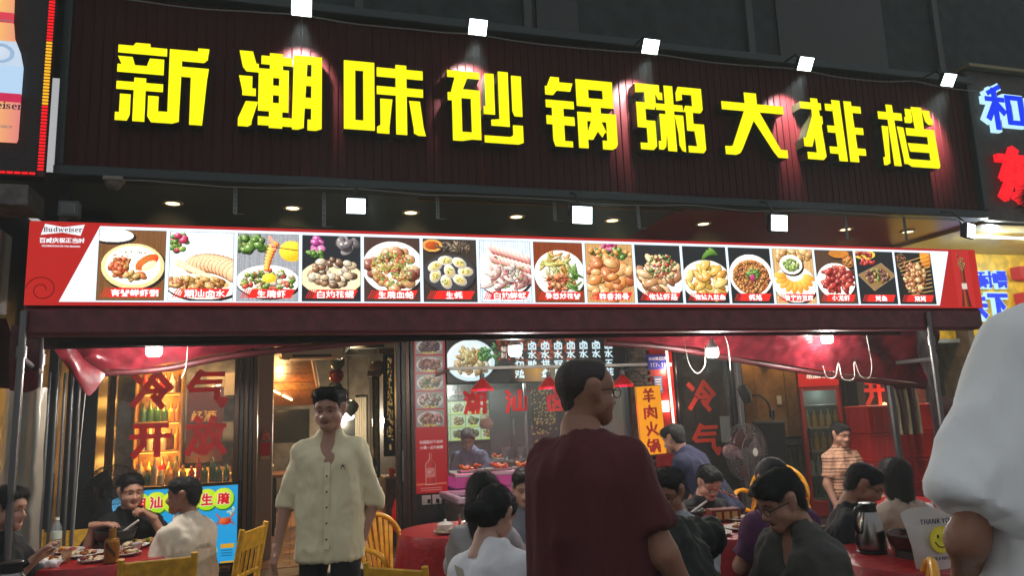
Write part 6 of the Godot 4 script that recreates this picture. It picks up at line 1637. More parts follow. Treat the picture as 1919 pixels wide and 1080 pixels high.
	part(fan, "pole", tb([Vector3(0, 0.05, -0.08), Vector3(0, 1.04, -0.08)], 0.02, 10), mat("fan pole", Color(0.25, 0.22, 0.2), 0.4, 0.5))
	part(fan, "motor", tb([Vector3(0, 1.09, -0.26), Vector3(0, 1.09, -0.20), Vector3(0, 1.09, -0.06)], [0.06, 0.085, 0.075], 16), mat("fan motor", Color(0.50, 0.43, 0.43), 0.4))
	var rings := MB.new()
	for k in [[0.29, 0.0], [0.285, 0.05], [0.285, -0.05], [0.19, 0.085], [0.10, 0.10], [0.19, -0.075]]:
		var p := []
		for i in 41: p.append(Vector3(cos(TAU * i / 40) * k[0], 1.09 + sin(TAU * i / 40) * k[0], k[1]))
		rings.tube(p, 0.0035, 5, false)
	part(fan, "cage_ring", rings, wire).set_meta("kind", "stuff")
	var spoke := tb(curve([Vector3(0.03, 0, 0.105), Vector3(0.15, 0, 0.095), Vector3(0.25, 0, 0.065), Vector3(0.29, 0, 0.0), Vector3(0.25, 0, -0.06), Vector3(0.10, 0, -0.08)], 3), 0.0022, 4).done()
	for i in 44: part(fan, "cage_wire", spoke, wire, Transform3D(Basis(Vector3.BACK, TAU * i / 44), Vector3(0, 1.09, 0)))
	part(fan, "cage_badge", tb([Vector3(0, 1.09, 0.10), Vector3(0, 1.09, 0.112)], 0.04, 16), mat("white ring", Color(0.75, 0.74, 0.7), 0.4))
	for i in 3:
		var bl := MB.new()
		var g := []
		for a in 6:
			var row := []
			for b in 4:
				var rr := 0.05 + a * 0.042
				var ww := -0.45 + b * 0.3 + a * 0.05
				row.append(Vector3(cos(ww) * rr, sin(ww) * rr, 0.03 - b * 0.02))
			g.append(row)
		bl.grid(g)
		part(fan, "blade", bl, mat("fan blade", Color(0.30, 0.16, 0.16), 0.4), Transform3D(Basis(Vector3.BACK, TAU * i / 3), Vector3(0, 1.09, 0)))
	var bf := fan.duplicate()
	bf.name = numbered("pedestal_fan")
	add_child(bf)
	bf.transform = Transform3D(Basis(Vector3.UP, 0.5).scaled(Vector3(0.85, 0.85, 0.85)), Vector3(-1.50, 0.10, -7.35))
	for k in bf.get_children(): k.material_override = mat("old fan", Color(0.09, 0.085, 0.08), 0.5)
	bf.set_meta("label", "dim pedestal fan at the left, behind the man in the black shirt")

# ---------------------------------------------------------------- people
var head_m: MB
var head_f: MB
var hand_relaxed: MB
var hand_curled: MB
var fold_noise: FastNoiseLite

func make_heads() -> void:
	for fem in 2:
		var f := Field.new(Vector3(-0.13, -0.24, -0.15), Vector3(0.13, 0.15, 0.16), 0.0048, 110.0)
		f.cap(Vector3(0, 0.035, -0.037), Vector3(0, 0.038, 0.024), 0.076, 0.071)
		f.cap(Vector3(0, -0.01, -0.02), Vector3(0, -0.02, 0.03), 0.066, 0.062)
		f.cap(Vector3(-0.036, -0.055, 0.02), Vector3(-0.014, -0.088, 0.064), 0.034, 0.020)
		f.cap(Vector3(0.036, -0.055, 0.02), Vector3(0.014, -0.088, 0.064), 0.034, 0.020)
		f.cap(Vector3(0, -0.05, 0.03), Vector3(0, -0.075, 0.058), 0.042, 0.030)
		for s in [-1.0, 1.0]:
			f.cap(Vector3(s * 0.036, -0.030, 0.058), Vector3(s * 0.042, -0.036, 0.042), 0.021, 0.026)
			f.cap(Vector3(s * 0.014, 0.032, 0.084), Vector3(s * 0.046, 0.030, 0.066), 0.010, 0.011)
			f.cap(Vector3(s * 0.011, -0.032, 0.094), Vector3(s * 0.011, -0.030, 0.088), 0.0085, 0.009)
			f.cap(Vector3(s * 0.078, 0.026, -0.012), Vector3(s * 0.075, -0.022, -0.002), 0.014, 0.010)
			f.cap(Vector3(s * 0.084, 0.030, -0.020), Vector3(s * 0.082, 0.0, -0.020), 0.007, 0.006)
		f.cap(Vector3(0, 0.018, 0.088), Vector3(0, -0.026, 0.106), 0.008, 0.0115)
		f.cap(Vector3(-0.017, -0.0585, 0.083), Vector3(0.017, -0.0585, 0.083), 0.0085, 0.0085)
		f.cap(Vector3(-0.013, -0.0700, 0.081), Vector3(0.013, -0.0700, 0.081), 0.0090, 0.0090)
		f.cap(Vector3(0, -0.094, 0.070), Vector3(0, -0.096, 0.066), 0.017, 0.018)
		f.cap(Vector3(0, -0.04, -0.03), Vector3(0, -0.22, -0.045), 0.054 if fem == 0 else 0.047, 0.058 if fem == 0 else 0.050)
		f.cut(Vector3(-0.032, 0.006, 0.101), Vector3(-0.030, 0.006, 0.101), 0.0165)
		f.cut(Vector3(0.032, 0.006, 0.101), Vector3(0.030, 0.006, 0.101), 0.0165)
		f.cut(Vector3(-0.02, -0.0660, 0.0935), Vector3(0.02, -0.0660, 0.0935), 0.0025)
		if fem == 0: head_m = f.net()
		else: head_f = f.net()
	for curl in 2:
		var f := Field.new(Vector3(-0.07, -0.12, -0.03), Vector3(0.095, 0.04, 0.21), 0.0040, 220.0)
		var c: float = [0.26, 0.75][curl]
		for i in 4:
			var x := 0.032 - i * 0.0205
			f.cap(Vector3(x * 0.5, 0, 0.0), Vector3(x, 0.001, 0.088 - 0.004 * abs(i - 1)), 0.019, 0.0125)
			var p := Vector3(x, 0.002, 0.090 - 0.004 * abs(i - 1))
			var L: float = [0.074, 0.083, 0.077, 0.060][i]
			var a := c * (0.6 + 0.12 * i)
			for q in 3:
				var d := Vector3(x * 0.9, 0, 0).limit_length(0.03) * 2.0 + Vector3(0, -sin(a), cos(a))
				var e: Vector3 = p + d.normalized() * L * [0.46, 0.30, 0.24][q]
				f.cap(p, e, 0.0098 - q * 0.0008, 0.0090 - q * 0.0010)
				p = e
				a += c * 1.15
		f.cap(Vector3(0.018, -0.006, 0.020), Vector3(0.050, -0.016, 0.052), 0.018, 0.0125)
		f.cap(Vector3(0.050, -0.016, 0.052), Vector3(0.060, -0.022 - 0.01 * curl, 0.082), 0.0118, 0.0105)
		f.cap(Vector3(0.060, -0.022 - 0.01 * curl, 0.082), Vector3(0.056, -0.030 - 0.02 * curl, 0.106), 0.0105, 0.0085)
		f.cap(Vector3(0, 0, -0.02), Vector3(0, 0, 0.02), 0.026, 0.024)
		if curl == 0: hand_relaxed = f.net()
		else: hand_curled = f.net()

var hair_cache := {}
func hair_mesh(style: String) -> ArrayMesh:
	if hair_cache.has(style): return hair_cache[style]
	var lo := Vector3(-0.16, -0.16, -0.2)
	var hi := Vector3(0.16, 0.2, 0.15)
	if style == "long": lo.y = -0.44
	if style == "bun": lo = Vector3(-0.16, -0.2, -0.24)
	var f := Field.new(lo, hi, 0.006, 120.0)
	var n := FastNoiseLite.new()
	n.seed = style.length() * 7 + 3
	n.frequency = 30.0
	n.fractal_octaves = 3
	var amp := 0.004
	var stretch := Vector3(1.6, 0.7, 1.0)
	f.cap(Vector3(0, 0.040, -0.040), Vector3(0, 0.044, 0.026), 0.0845, 0.0785)
	match style:
		"short":
			for s in [-1.0, 1.0]: f.cap(Vector3(s * 0.030, 0.075, -0.03), Vector3(s * 0.028, 0.085, 0.045), 0.050, 0.040)
			f.cap(Vector3(0, 0.0, -0.045), Vector3(0, -0.03, -0.05), 0.074, 0.060)
		"quiff":
			amp = 0.005
			for s in [-1.0, 1.0]: f.cap(Vector3(s * 0.036, 0.085, -0.045), Vector3(s * 0.034, 0.100, 0.052), 0.050, 0.042)
			f.cap(Vector3(0, 0.0, -0.045), Vector3(0, -0.03, -0.05), 0.074, 0.060)
		"crop":
			amp = 0.001
			f.cap(Vector3(0, 0.0, -0.045), Vector3(0, -0.04, -0.05), 0.067, 0.052)
		"mop":
			amp = 0.004
			stretch = Vector3(1.2, 0.5, 1.2)
			f.cap(Vector3(0, 0.065, -0.045), Vector3(0, 0.078, 0.045), 0.074, 0.058)
			f.cap(Vector3(0, 0.0, -0.05), Vector3(0, -0.045, -0.055), 0.080, 0.060)
			f.cap(Vector3(-0.05, 0.07, 0.065), Vector3(0.05, 0.07, 0.065), 0.030, 0.030)
		"bob":
			amp = 0.004
			f.cap(Vector3(0, 0.06, -0.035), Vector3(0, 0.066, 0.04), 0.070, 0.060)
			f.cap(Vector3(0, 0.0, -0.05), Vector3(0, -0.04, -0.055), 0.078, 0.062)
			for s in [-1.0, 1.0]: f.cap(Vector3(s * 0.06, 0.03, 0.01), Vector3(s * 0.072, -0.02, 0.0), 0.030, 0.018)
		"long":
			amp = 0.004
			stretch = Vector3(2.2, 0.25, 2.2)
			f.cap(Vector3(0, 0.05, -0.04), Vector3(0, 0.055, 0.035), 0.082, 0.070)
			f.cap(Vector3(0, 0.0, -0.05), Vector3(0, -0.36, -0.075), 0.085, 0.062, true)
			for s in [-1.0, 1.0]:
				f.cap(Vector3(s * 0.068, 0.03, -0.02), Vector3(s * 0.085, -0.30, -0.045), 0.036, 0.040, true)
		"bun":
			amp = 0.004
			f.cap(Vector3(0, 0.05, -0.04), Vector3(0, 0.052, 0.03), 0.082, 0.070)
			f.cap(Vector3(0, 0.0, -0.045), Vector3(0, -0.04, -0.06), 0.078, 0.055)
			f.cap(Vector3(-0.012, -0.035, -0.140), Vector3(0.012, -0.045, -0.145), 0.052, 0.050)
			f.cap(Vector3(-0.05, 0.03, 0.06), Vector3(-0.066, -0.055, 0.052), 0.013, 0.006)
			f.cap(Vector3(0.05, 0.03, 0.06), Vector3(0.066, -0.045, 0.052), 0.013, 0.006)
		"cap":
			amp = 0.002
			f.cap(Vector3(0, 0.055, -0.035), Vector3(0, 0.058, 0.03), 0.088, 0.080)
			f.cap(Vector3(-0.045, 0.050, 0.10), Vector3(0.045, 0.050, 0.10), 0.014, 0.014)
			f.cap(Vector3(0, 0.0, -0.045), Vector3(0, -0.05, -0.055), 0.076, 0.055)
	if style in ["mop"]:
		f.plane(Vector3(0, 0.048, 0.080), Vector3(0, -0.72, 0.69))
	elif style == "crop":
		f.plane(Vector3(0, 0.095, 0.060), Vector3(0, -0.42, 0.90))
	elif style != "cap":
		f.plane(Vector3(0, 0.068, 0.082), Vector3(0, -0.55, 0.83))
	if style in ["short", "quiff", "crop", "mop", "bob", "cap"]:
		f.plane(Vector3(0, -0.075, 0), Vector3(0, -1, 0.25))
		f.cut(Vector3(-0.10, -0.02, 0.0), Vector3(-0.085, 0.01, -0.002), 0.026)
		f.cut(Vector3(0.10, -0.02, 0.0), Vector3(0.085, 0.01, -0.002), 0.026)
	var mb := f.net(n, amp, stretch)
	# loose strands that break the outline
	var rng := RandomNumberGenerator.new()
	rng.seed = 5 + style.length()
	var many := 900 if style == "crop" else 0 if style == "cap" else 5200
	var src := mb.v.size()
	for i in many:
		var k := rng.randi() % src
		var p := mb.v[k]
		var nn := mb.n[k]
		var flow := Vector3(p.x * 3.0, -0.25 - maxf(0.0, 0.06 - p.y) * 9.0, 0.75 if p.y > 0.05 and style != "long" and style != "bun" else -0.1)
		if style == "bun": flow = Vector3(-p.x * 2.0, -0.35, -0.9)
		flow = (flow - nn * flow.dot(nn)).normalized()
		var lift := 0.30 if style in ["quiff", "mop", "short"] else 0.12
		var d := (flow + nn * lift * rng.randf_range(0.3, 1.5) + Vector3(rng.randf_range(-0.3, 0.3), rng.randf_range(-0.25, 0.25), rng.randf_range(-0.3, 0.3))).normalized()
		var L := rng.randf_range(0.014, 0.034) * (0.4 if style == "crop" else 1.6 if style in ["long"] else 1.0)
		var w := d.cross(nn + Vector3(0.01, 0.02, 0.03)).normalized() * 0.0013
		mb.tri(p - w - nn * 0.002, p + w - nn * 0.002, p + d * L + nn * 0.001)
	hair_cache[style] = mb.done()
	return hair_cache[style]

func surf_z(mb: MB, x: float, y: float, sgn: float) -> float:
	var best := -9.0
	for p in mb.v:
		if abs(p.x - x) < 0.02 and abs(p.y - y) < 0.02 and p.z * sgn > best: best = p.z * sgn
	return best * sgn

func person(label: String, head: Vector3, yaw: float, o: Dictionary) -> Node3D:
	var s: float = o.get("scale", 1.0)
	var g: float = o.get("girth", 1.0)
	var sit: bool = o.get("sit", false)
	var lean: float = o.get("lean", 0.0)
	var pitch: float = o.get("pitch", 0.0)
	var fem: bool = o.get("fem", false)
	var w: float = (0.132 if fem else 0.152) * (0.8 + 0.2 * g)
	var Lb := Basis(Vector3.RIGHT, lean)
	var nb := Lb * Vector3(0, 0.52, -0.01)
	var hc := nb + Basis(Vector3.RIGHT, lean * 0.6 + pitch * 0.35) * Vector3(0, 0.140, 0.035)
	var H: float = head.y / s - hc.y - o.get("floor", 0.0) / s
	var P := Vector3(0, H, 0)
	var turn := Basis(Vector3.BACK, o.get("tilt", 0.0)) * Basis(Vector3.UP, deg_to_rad(yaw))
	var t := thing("person", label, "person")
	t.transform = Transform3D(turn * Basis.from_scale(Vector3.ONE * s), head - turn * ((hc + P) * s))
	var hb := Basis.from_euler(Vector3(lean * 0.35 + pitch, deg_to_rad(o.get("hyaw", 0.0)), o.get("roll", 0.0)))
	var hx := Transform3D(hb * Basis.from_scale(Vector3(o.get("hw", 1.0), 1, 1) * 0.95), P + hc)
	var U := func(x: float, y: float, z := 0.0) -> Vector3: return P + Lb * Vector3(x, y, z)
	# joints
	var sh := {}
	var el := {}
	var wr := {}
	for q in [["L", 1.0], ["R", -1.0]]:
		var a: Array = o.get("a" + q[0], [Vector3(0.05, -0.27, 0.03), Vector3(0.0, -0.22, 0.10)])
		sh[q[0]] = U.call(w * q[1], 0.425, -0.005)
		el[q[0]] = sh[q[0]] + a[0] * Vector3(q[1], 1, 1)
		wr[q[0]] = el[q[0]] + a[1] * Vector3(q[1], 1, 1)
	var hips := {}
	var kn := {}
	var an := {}
	for q in [["L", 1.0], ["R", -1.0]]:
		hips[q[0]] = P + Vector3(0.088 * q[1], -0.02, 0)
		kn[q[0]] = P + Vector3(0.13 * q[1], -0.04, 0.42) if sit else Vector3(0.10 * q[1], H * 0.53, 0.03 + o.get("stride", 0.0) * q[1] * 0.6)
		an[q[0]] = Vector3(kn[q[0]].x, 0.09, kn[q[0]].z - 0.02) if sit else Vector3(0.105 * q[1], 0.09, -0.03 + o.get("stride", 0.0) * q[1])
	var all := [P + hc, P - Vector3(0, 0.1, 0)] + sh.values() + el.values() + wr.values() + kn.values() + an.values()
	var lo: Vector3 = all[0]
	var hi: Vector3 = all[0]
	for p in all:
		lo = lo.min(p)
		hi = hi.max(p)
	lo -= Vector3(0.2, 0.12, 0.24) * max(1.0, g)
	hi += Vector3(0.2, 0.05, 0.24) * max(1.0, g)
	# the body, one surface
	var f := Field.new(lo, hi, 0.017, 80.0)
	_trunk(f, U, g, w, fem, 0.0, -0.02, false)
	f.cap(P + nb - Lb * Vector3(0, 0.04, 0), P + hc + hb * Vector3(0, -0.12, -0.03), 0.062 * o.get("neck", 1.0), 0.055 * o.get("neck", 1.0))
	for q in ["L", "R"]:
		var am: float = o.get("arm", 1.0)
		f.cap(sh[q], el[q], 0.047 * (0.8 + 0.2 * g) * am, 0.039 * am)
		f.cap(el[q], wr[q], 0.041 * (0.85 + 0.15 * g) * am, 0.027 * am)
		f.cap(hips[q], kn[q], 0.080, 0.055)
		f.cap(kn[q], an[q], 0.052, 0.038)
		f.cap(an[q] + Vector3(0, -0.03, -0.02), an[q] + Vector3(0, -0.05, 0.13), 0.04, 0.032)
	var body := f.net()
	body.add(head_f if fem else head_m, hx)
	for q in [["L", 1.0], ["R", -1.0]]:
		var d: Vector3 = (wr[q[0]] - el[q[0]]).normalized()
		var hand_dir: Vector3 = o.get("h" + q[0], d) if not o.has("h" + q[0]) else (o["h" + q[0]] * Vector3(q[1], 1, 1)).normalized()
		var up: Vector3 = o.get("n" + q[0], Vector3(q[1], 0, 0) if hand_dir.y < -0.6 else Vector3.UP)
		if o.has("n" + q[0]): up = up * Vector3(q[1], 1, 1)
		var yy := (up - hand_dir * up.dot(hand_dir)).normalized()
		var xx := yy.cross(hand_dir)
		var hbs := Basis(xx, yy, hand_dir) * Basis.from_scale(Vector3(-q[1], 1, 1) * (0.92 if fem else 1.0))
		if o.get("pocket", "") != q[0]: body.add(hand_curled if o.get("grip" + q[0], false) else hand_relaxed, Transform3D(hbs, wr[q[0]]))
	var tone: int = o.get("tone", 0)
	part(t, "body", body, skin(tone))
	# trousers or skirt
	var fl := Field.new(P + Vector3(-0.34, -H, -0.3) * Vector3(g, 1, 1), P + Vector3(0.34 * g, 0.14, 0.62 if sit else 0.36), 0.018, 75.0)
	for q in [["L", 1.0], ["R", -1.0]]:
		fl.cap(P + Vector3(0.07 * q[1] * g, 0.06, 0), P + Vector3(0.085 * q[1] * g, -0.06, 0), 0.084 * g, 0.088 * g)
		fl.cap(hips[q[0]], kn[q[0]], 0.086 * (0.7 + 0.3 * g), 0.070)
		fl.cap(kn[q[0]], an[q[0]] + Vector3(0, 0.02, 0), 0.074, 0.066, true)
	part(t, "trousers", fl.net(fold_noise, 0.010, Vector3(1.0, 0.6, 1.0)), cloth("trousers", o.get("bottom", Color(0.06, 0.06, 0.07))))
	for q in ["L", "R"]:
		var m := MB.new()
		m.ball(an[q] + Vector3(0, -0.045, 0.06), Vector3(0.048, 0.045, 0.13), 12)
		part(t, "shoe", m, mat("shoe", Color(0.08, 0.08, 0.08), 0.5))
	# the upper garment
	var off: float = o.get("thick", 0.014)
	var sl: String = o.get("sleeve", "short")
	var fs := Field.new(lo, hi, o.get("cell", 0.0145), 85.0)
	_trunk(fs, U, g, w, fem, off, -0.02 - o.get("hem", 0.10), true)
	var cc: float = o.get("collar", 0.02)
	fs.cap(P + nb - Lb * Vector3(0, 0.03, 0), P + nb + (hc - nb).normalized() * cc, 0.082, 0.070, true)
	for q in ["L", "R"]:
		var e: Vector3 = el[q]
		if sl == "short":
			fs.cap(sh[q], sh[q].lerp(e, o.get("long_sleeve", 0.74)), 0.056 * (0.75 + 0.25 * g) + off * 0.3, 0.060 * (0.75 + 0.25 * g) + off * 0.5, true)
		else:
			fs.cap(sh[q], e, 0.054 * (0.75 + 0.25 * g) + off * 0.4, 0.047 + off * 0.6)
			if sl == "roll": fs.cap(e, e.lerp(wr[q], 0.16), 0.047, 0.052, true)
			else: fs.cap(e, e.lerp(wr[q], 0.94), 0.052 + off * 0.5, 0.042 + off * 0.3, true)
	if o.get("open", 0.0) > 0.0:
		fs.cut(P + nb + Lb * Vector3(0, 0.01, 0.085), P + nb + Lb * Vector3(0, -o["open"], 0.125), o.get("openr", 0.028))
		fs.cut(P + nb + Lb * Vector3(0, 0.03, 0.085), P + nb + Lb * Vector3(0, -0.08, 0.125), 0.042)
		fs.cut(P + nb + Lb * Vector3(0, -0.03, 0.10), P + nb + Lb * Vector3(0, 0.05, 0.065), 0.046)
	var top := fs.net(fold_noise, o.get("folds", 0.022), o.get("stretch", Vector3(1.0, 0.55, 1.0)))
	part(t, o.get("garment", "shirt"), top, o["mat"] if o.has("mat") else cloth("top", o.get("top", Color(0.1, 0.1, 0.1))))
	# hair, brows, eyes, glasses
	var hm := mat("hair " + str(o.get("haircol", 0)), [Color(0.065, 0.058, 0.055), Color(0.235, 0.20, 0.18), Color(0.04, 0.055, 0.07)][o.get("haircol", 0)], 0.62)
	hm.heightmap_enabled = true
	hm.heightmap_scale = 0.5
	hm.heightmap_texture = bump_tex()
	hm.uv1_triplanar = true
	hm.uv1_scale = Vector3(30, 5, 30)
	part(t, "cap" if o.get("hair", "short") == "cap" else "hair", hair_mesh(o.get("hair", "short")), hm, hx * Transform3D(Basis(Vector3.UP, 0.14 * sin(head.x * 17.0)).scaled(Vector3(1.0 + 0.02 * sin(head.z * 23.0), 1.0 + 0.05 * sin(head.x * 31.0), 1.0)), Vector3(0, 0.003, 0)))
	if o.get("face", true):
		for sd in [-1.0, 1.0]:
			var br := MB.new()
			br.tube(curve([Vector3(sd * 0.014, 0.027, 0.0945), Vector3(sd * 0.030, 0.034, 0.0895), Vector3(sd * 0.048, 0.027, 0.076)], 4), 0.0038, 5)
			part(t, "eyebrow", br, mat("hair 0", Color(0.065, 0.058, 0.055), 0.42), hx)
			var ey := MB.new()
			ey.ball(Vector3(sd * 0.031, 0.005, 0.0755), Vector3(0.013, 0.0085 if o.get("pitch", 0.0) < 0.25 else 0.005, 0.0125), 12)
			var E := part(t, "eye", ey, mat("eye white", Color(0.62, 0.60, 0.57), 0.25), hx)
			var ir := MB.new()
			ir.ball(Vector3(sd * 0.031, 0.004, 0.0842), Vector3(0.0060, 0.0060, 0.0050), 10)
			part(E, "iris", ir, mat("iris", Color(0.05, 0.035, 0.03), 0.15))
			var lid := MB.new()
			lid.tube(curve([Vector3(sd * 0.017, 0.006, 0.0865), Vector3(sd * 0.031, 0.0135, 0.0890), Vector3(sd * 0.047, 0.006, 0.079)], 4), 0.0032, 5)
			part(t, "eyelid", lid, skin(tone + 3), hx)
		var lip := MB.new()
		lip.tube([Vector3(-0.019, -0.0675, 0.0865), Vector3(0, -0.0620, 0.0925), Vector3(0.019, -0.0675, 0.0865)], [0.002, 0.0055, 0.002], 6)
		lip.tube([Vector3(-0.017, -0.0690, 0.0865), Vector3(0, -0.0715, 0.0905), Vector3(0.017, -0.0690, 0.0865)], [0.002, 0.0055, 0.002], 6)
		part(t, "lips", lip, mat("lips", Color(0.48, 0.29, 0.25), 0.5), hx)
	if o.get("glasses", false):
		var gm := MB.new()
		for sd in [-1.0, 1.0]:
			var p := []
			for i in 17: p.append(Vector3(sd * 0.034 + cos(TAU * i / 16) * 0.025, 0.002 + sin(TAU * i / 16) * 0.019, 0.104))
			gm.tube(p, 0.0018, 5, false)
			gm.tube([Vector3(sd * 0.059, 0.008, 0.102), Vector3(sd * 0.078, 0.012, 0.05), Vector3(sd * 0.084, 0.006, -0.015)], 0.0018, 5)
		gm.tube([Vector3(-0.010, 0.006, 0.106), Vector3(0.010, 0.006, 0.106)], 0.0018, 5)
		part(t, "glasses", gm, mat("glasses frame", Color(0.05, 0.05, 0.05), 0.25, 0.3), hx)
	if o.get("placket", false):
		var pts := []
		var y0: float = P.y - 0.10
		var y1: float = P.y + 0.50 - o.get("open", 0.0)
		for i in 12:
			var y := lerpf(y0, y1, i / 11.0)
			pts.append(Vector3(0, y, surf_z(top, 0, y, 1.0) + 0.002))
		var m := MB.new()
		for i in 11:
			var d := Vector3(0.016, 0, 0)
			m.quad(pts[i] - d, pts[i] + d, pts[i + 1] + d, pts[i + 1] - d)
		part(t, "button_placket", m, o["mat"] if o.has("mat") else cloth("top", o.get("top", Color(0.1, 0.1, 0.1))))
		for i in range(1, 11, 2):
			var bt := MB.new()
			bt.ball(pts[i] + Vector3(0, 0.01, 0.002), Vector3(0.006, 0.006, 0.003), 8)
			part(t, "button", bt, mat("button", Color(0.35, 0.33, 0.28), 0.4))
	if o.has("mark"):
		var y: float = P.y + 0.36
		part(t, "chest_mark", letters("大", 0.03, 0.004), mat("ink", Color(0.1, 0.1, 0.12), 0.6), at(0.075, y, surf_z(top, 0.09, y - 0.015, 1.0) + 0.004))
	if o.has("word"):
		var back: bool = o.get("word_back", false)
		var y: float = P.y + o.get("word_y", 0.30)
		var z := surf_z(top, 0.0, y, -1.0 if back else 1.0)
		var tm := latin(o["word"], o.get("word_h", 0.03), 0.003)
		part(t, "print", tm, mat(o.get("word_col", "plate white dim"), Color(0.75, 0.72, 0.66), 0.6), Transform3D(Basis(Vector3.UP, PI if back else 0.0), Vector3(0, y, z + (-0.004 if back else 0.004))))
	if o.has("strap"):
		var pts := []
		for i in 15:
			var q := i / 14.0
			var x := lerpf(0.13, -0.11, q)
			var y := lerpf(P.y + 0.44, P.y - 0.02, q)
			pts.append(Vector3(x, y, surf_z(top, x, y, -1.0) - 0.004))
		var m := MB.new()
		for i in 14:
			var d := Vector3(0.020, 0.010, 0)
			m.quad(pts[i] + d, pts[i] - d, pts[i + 1] - d, pts[i + 1] + d)
		var S := part(t, "bag_strap", m, mat("strap cream", Color(0.62, 0.58, 0.50), 0.6))
		var tm := latin("OXION DEVIL", 0.024, 0.001)
		var b: Vector3 = pts[8]
		var dir: Vector3 = (pts[11] - pts[5]).normalized()
		part(S, "print", tm, mat("ink", Color(0.1, 0.1, 0.12), 0.6), Transform3D(Basis(-dir, Vector3(0, 0, -1).cross(-dir).normalized(), Vector3(0, 0, -1)), b + Vector3(0, 0, -0.008)))
	return t

func _trunk(f: Field, U: Callable, g: float, w: float, fem: bool, off: float, bottom: float, flat: bool) -> void:
	var r := (0.084 if fem else 0.094) * g + off
	for s in [-1.0, 1.0]:
		f.cap(U.call(s * 0.064 * g, 0.35), U.call(s * 0.068 * g, bottom), r, (r * (0.98 if not fem else 0.96)) + maxf(0.0, -0.08 - bottom) * 0.11, flat)
		f.cap(U.call(s * 0.02, 0.470, -0.015), U.call(s * w, 0.425, -0.005), 0.056 + off * 0.6, 0.048 + off * 0.6)
		f.cap(U.call(s * 0.06, 0.385, 0.0), U.call(s * (w - 0.025), 0.385, 0.0), 0.080 + off * 0.5, 0.056 + off * 0.5)
		if fem: f.cap(U.call(s * 0.058, 0.30, 0.07), U.call(s * 0.058, 0.32, 0.06), 0.046 + off * 0.5, 0.045 + off * 0.5)
	f.cap(U.call(0, 0.41, -0.025), U.call(0, 0.20, -0.015), 0.088 + off, 0.088 * g + off)
	if g > 1.05: f.cap(U.call(0, 0.22, 0.045 * g), U.call(0, 0.05, 0.05 * g), 0.088 * g + off, 0.098 * g + off)

func skin(tone: int) -> StandardMaterial3D:
	var c := [Color(0.66, 0.49, 0.40), Color(0.58, 0.41, 0.32), Color(0.74, 0.58, 0.49), Color(0.58, 0.42, 0.34), Color(0.50, 0.35, 0.27), Color(0.66, 0.50, 0.42)]
	var m := mat("skin %d" % tone, c[tone], 0.5, 0, 0.05, 40)
	m.subsurf_scatter_enabled = true
	m.subsurf_scatter_strength = 0.12
	return m
func cloth(kind: String, c: Color) -> StandardMaterial3D:
	var m := mat(kind + c.to_html(), c, 0.85, 0, 0.06, 60)
	m.rim_enabled = true
	m.rim = 0.25
	m.rim_tint = 0.6
	return m

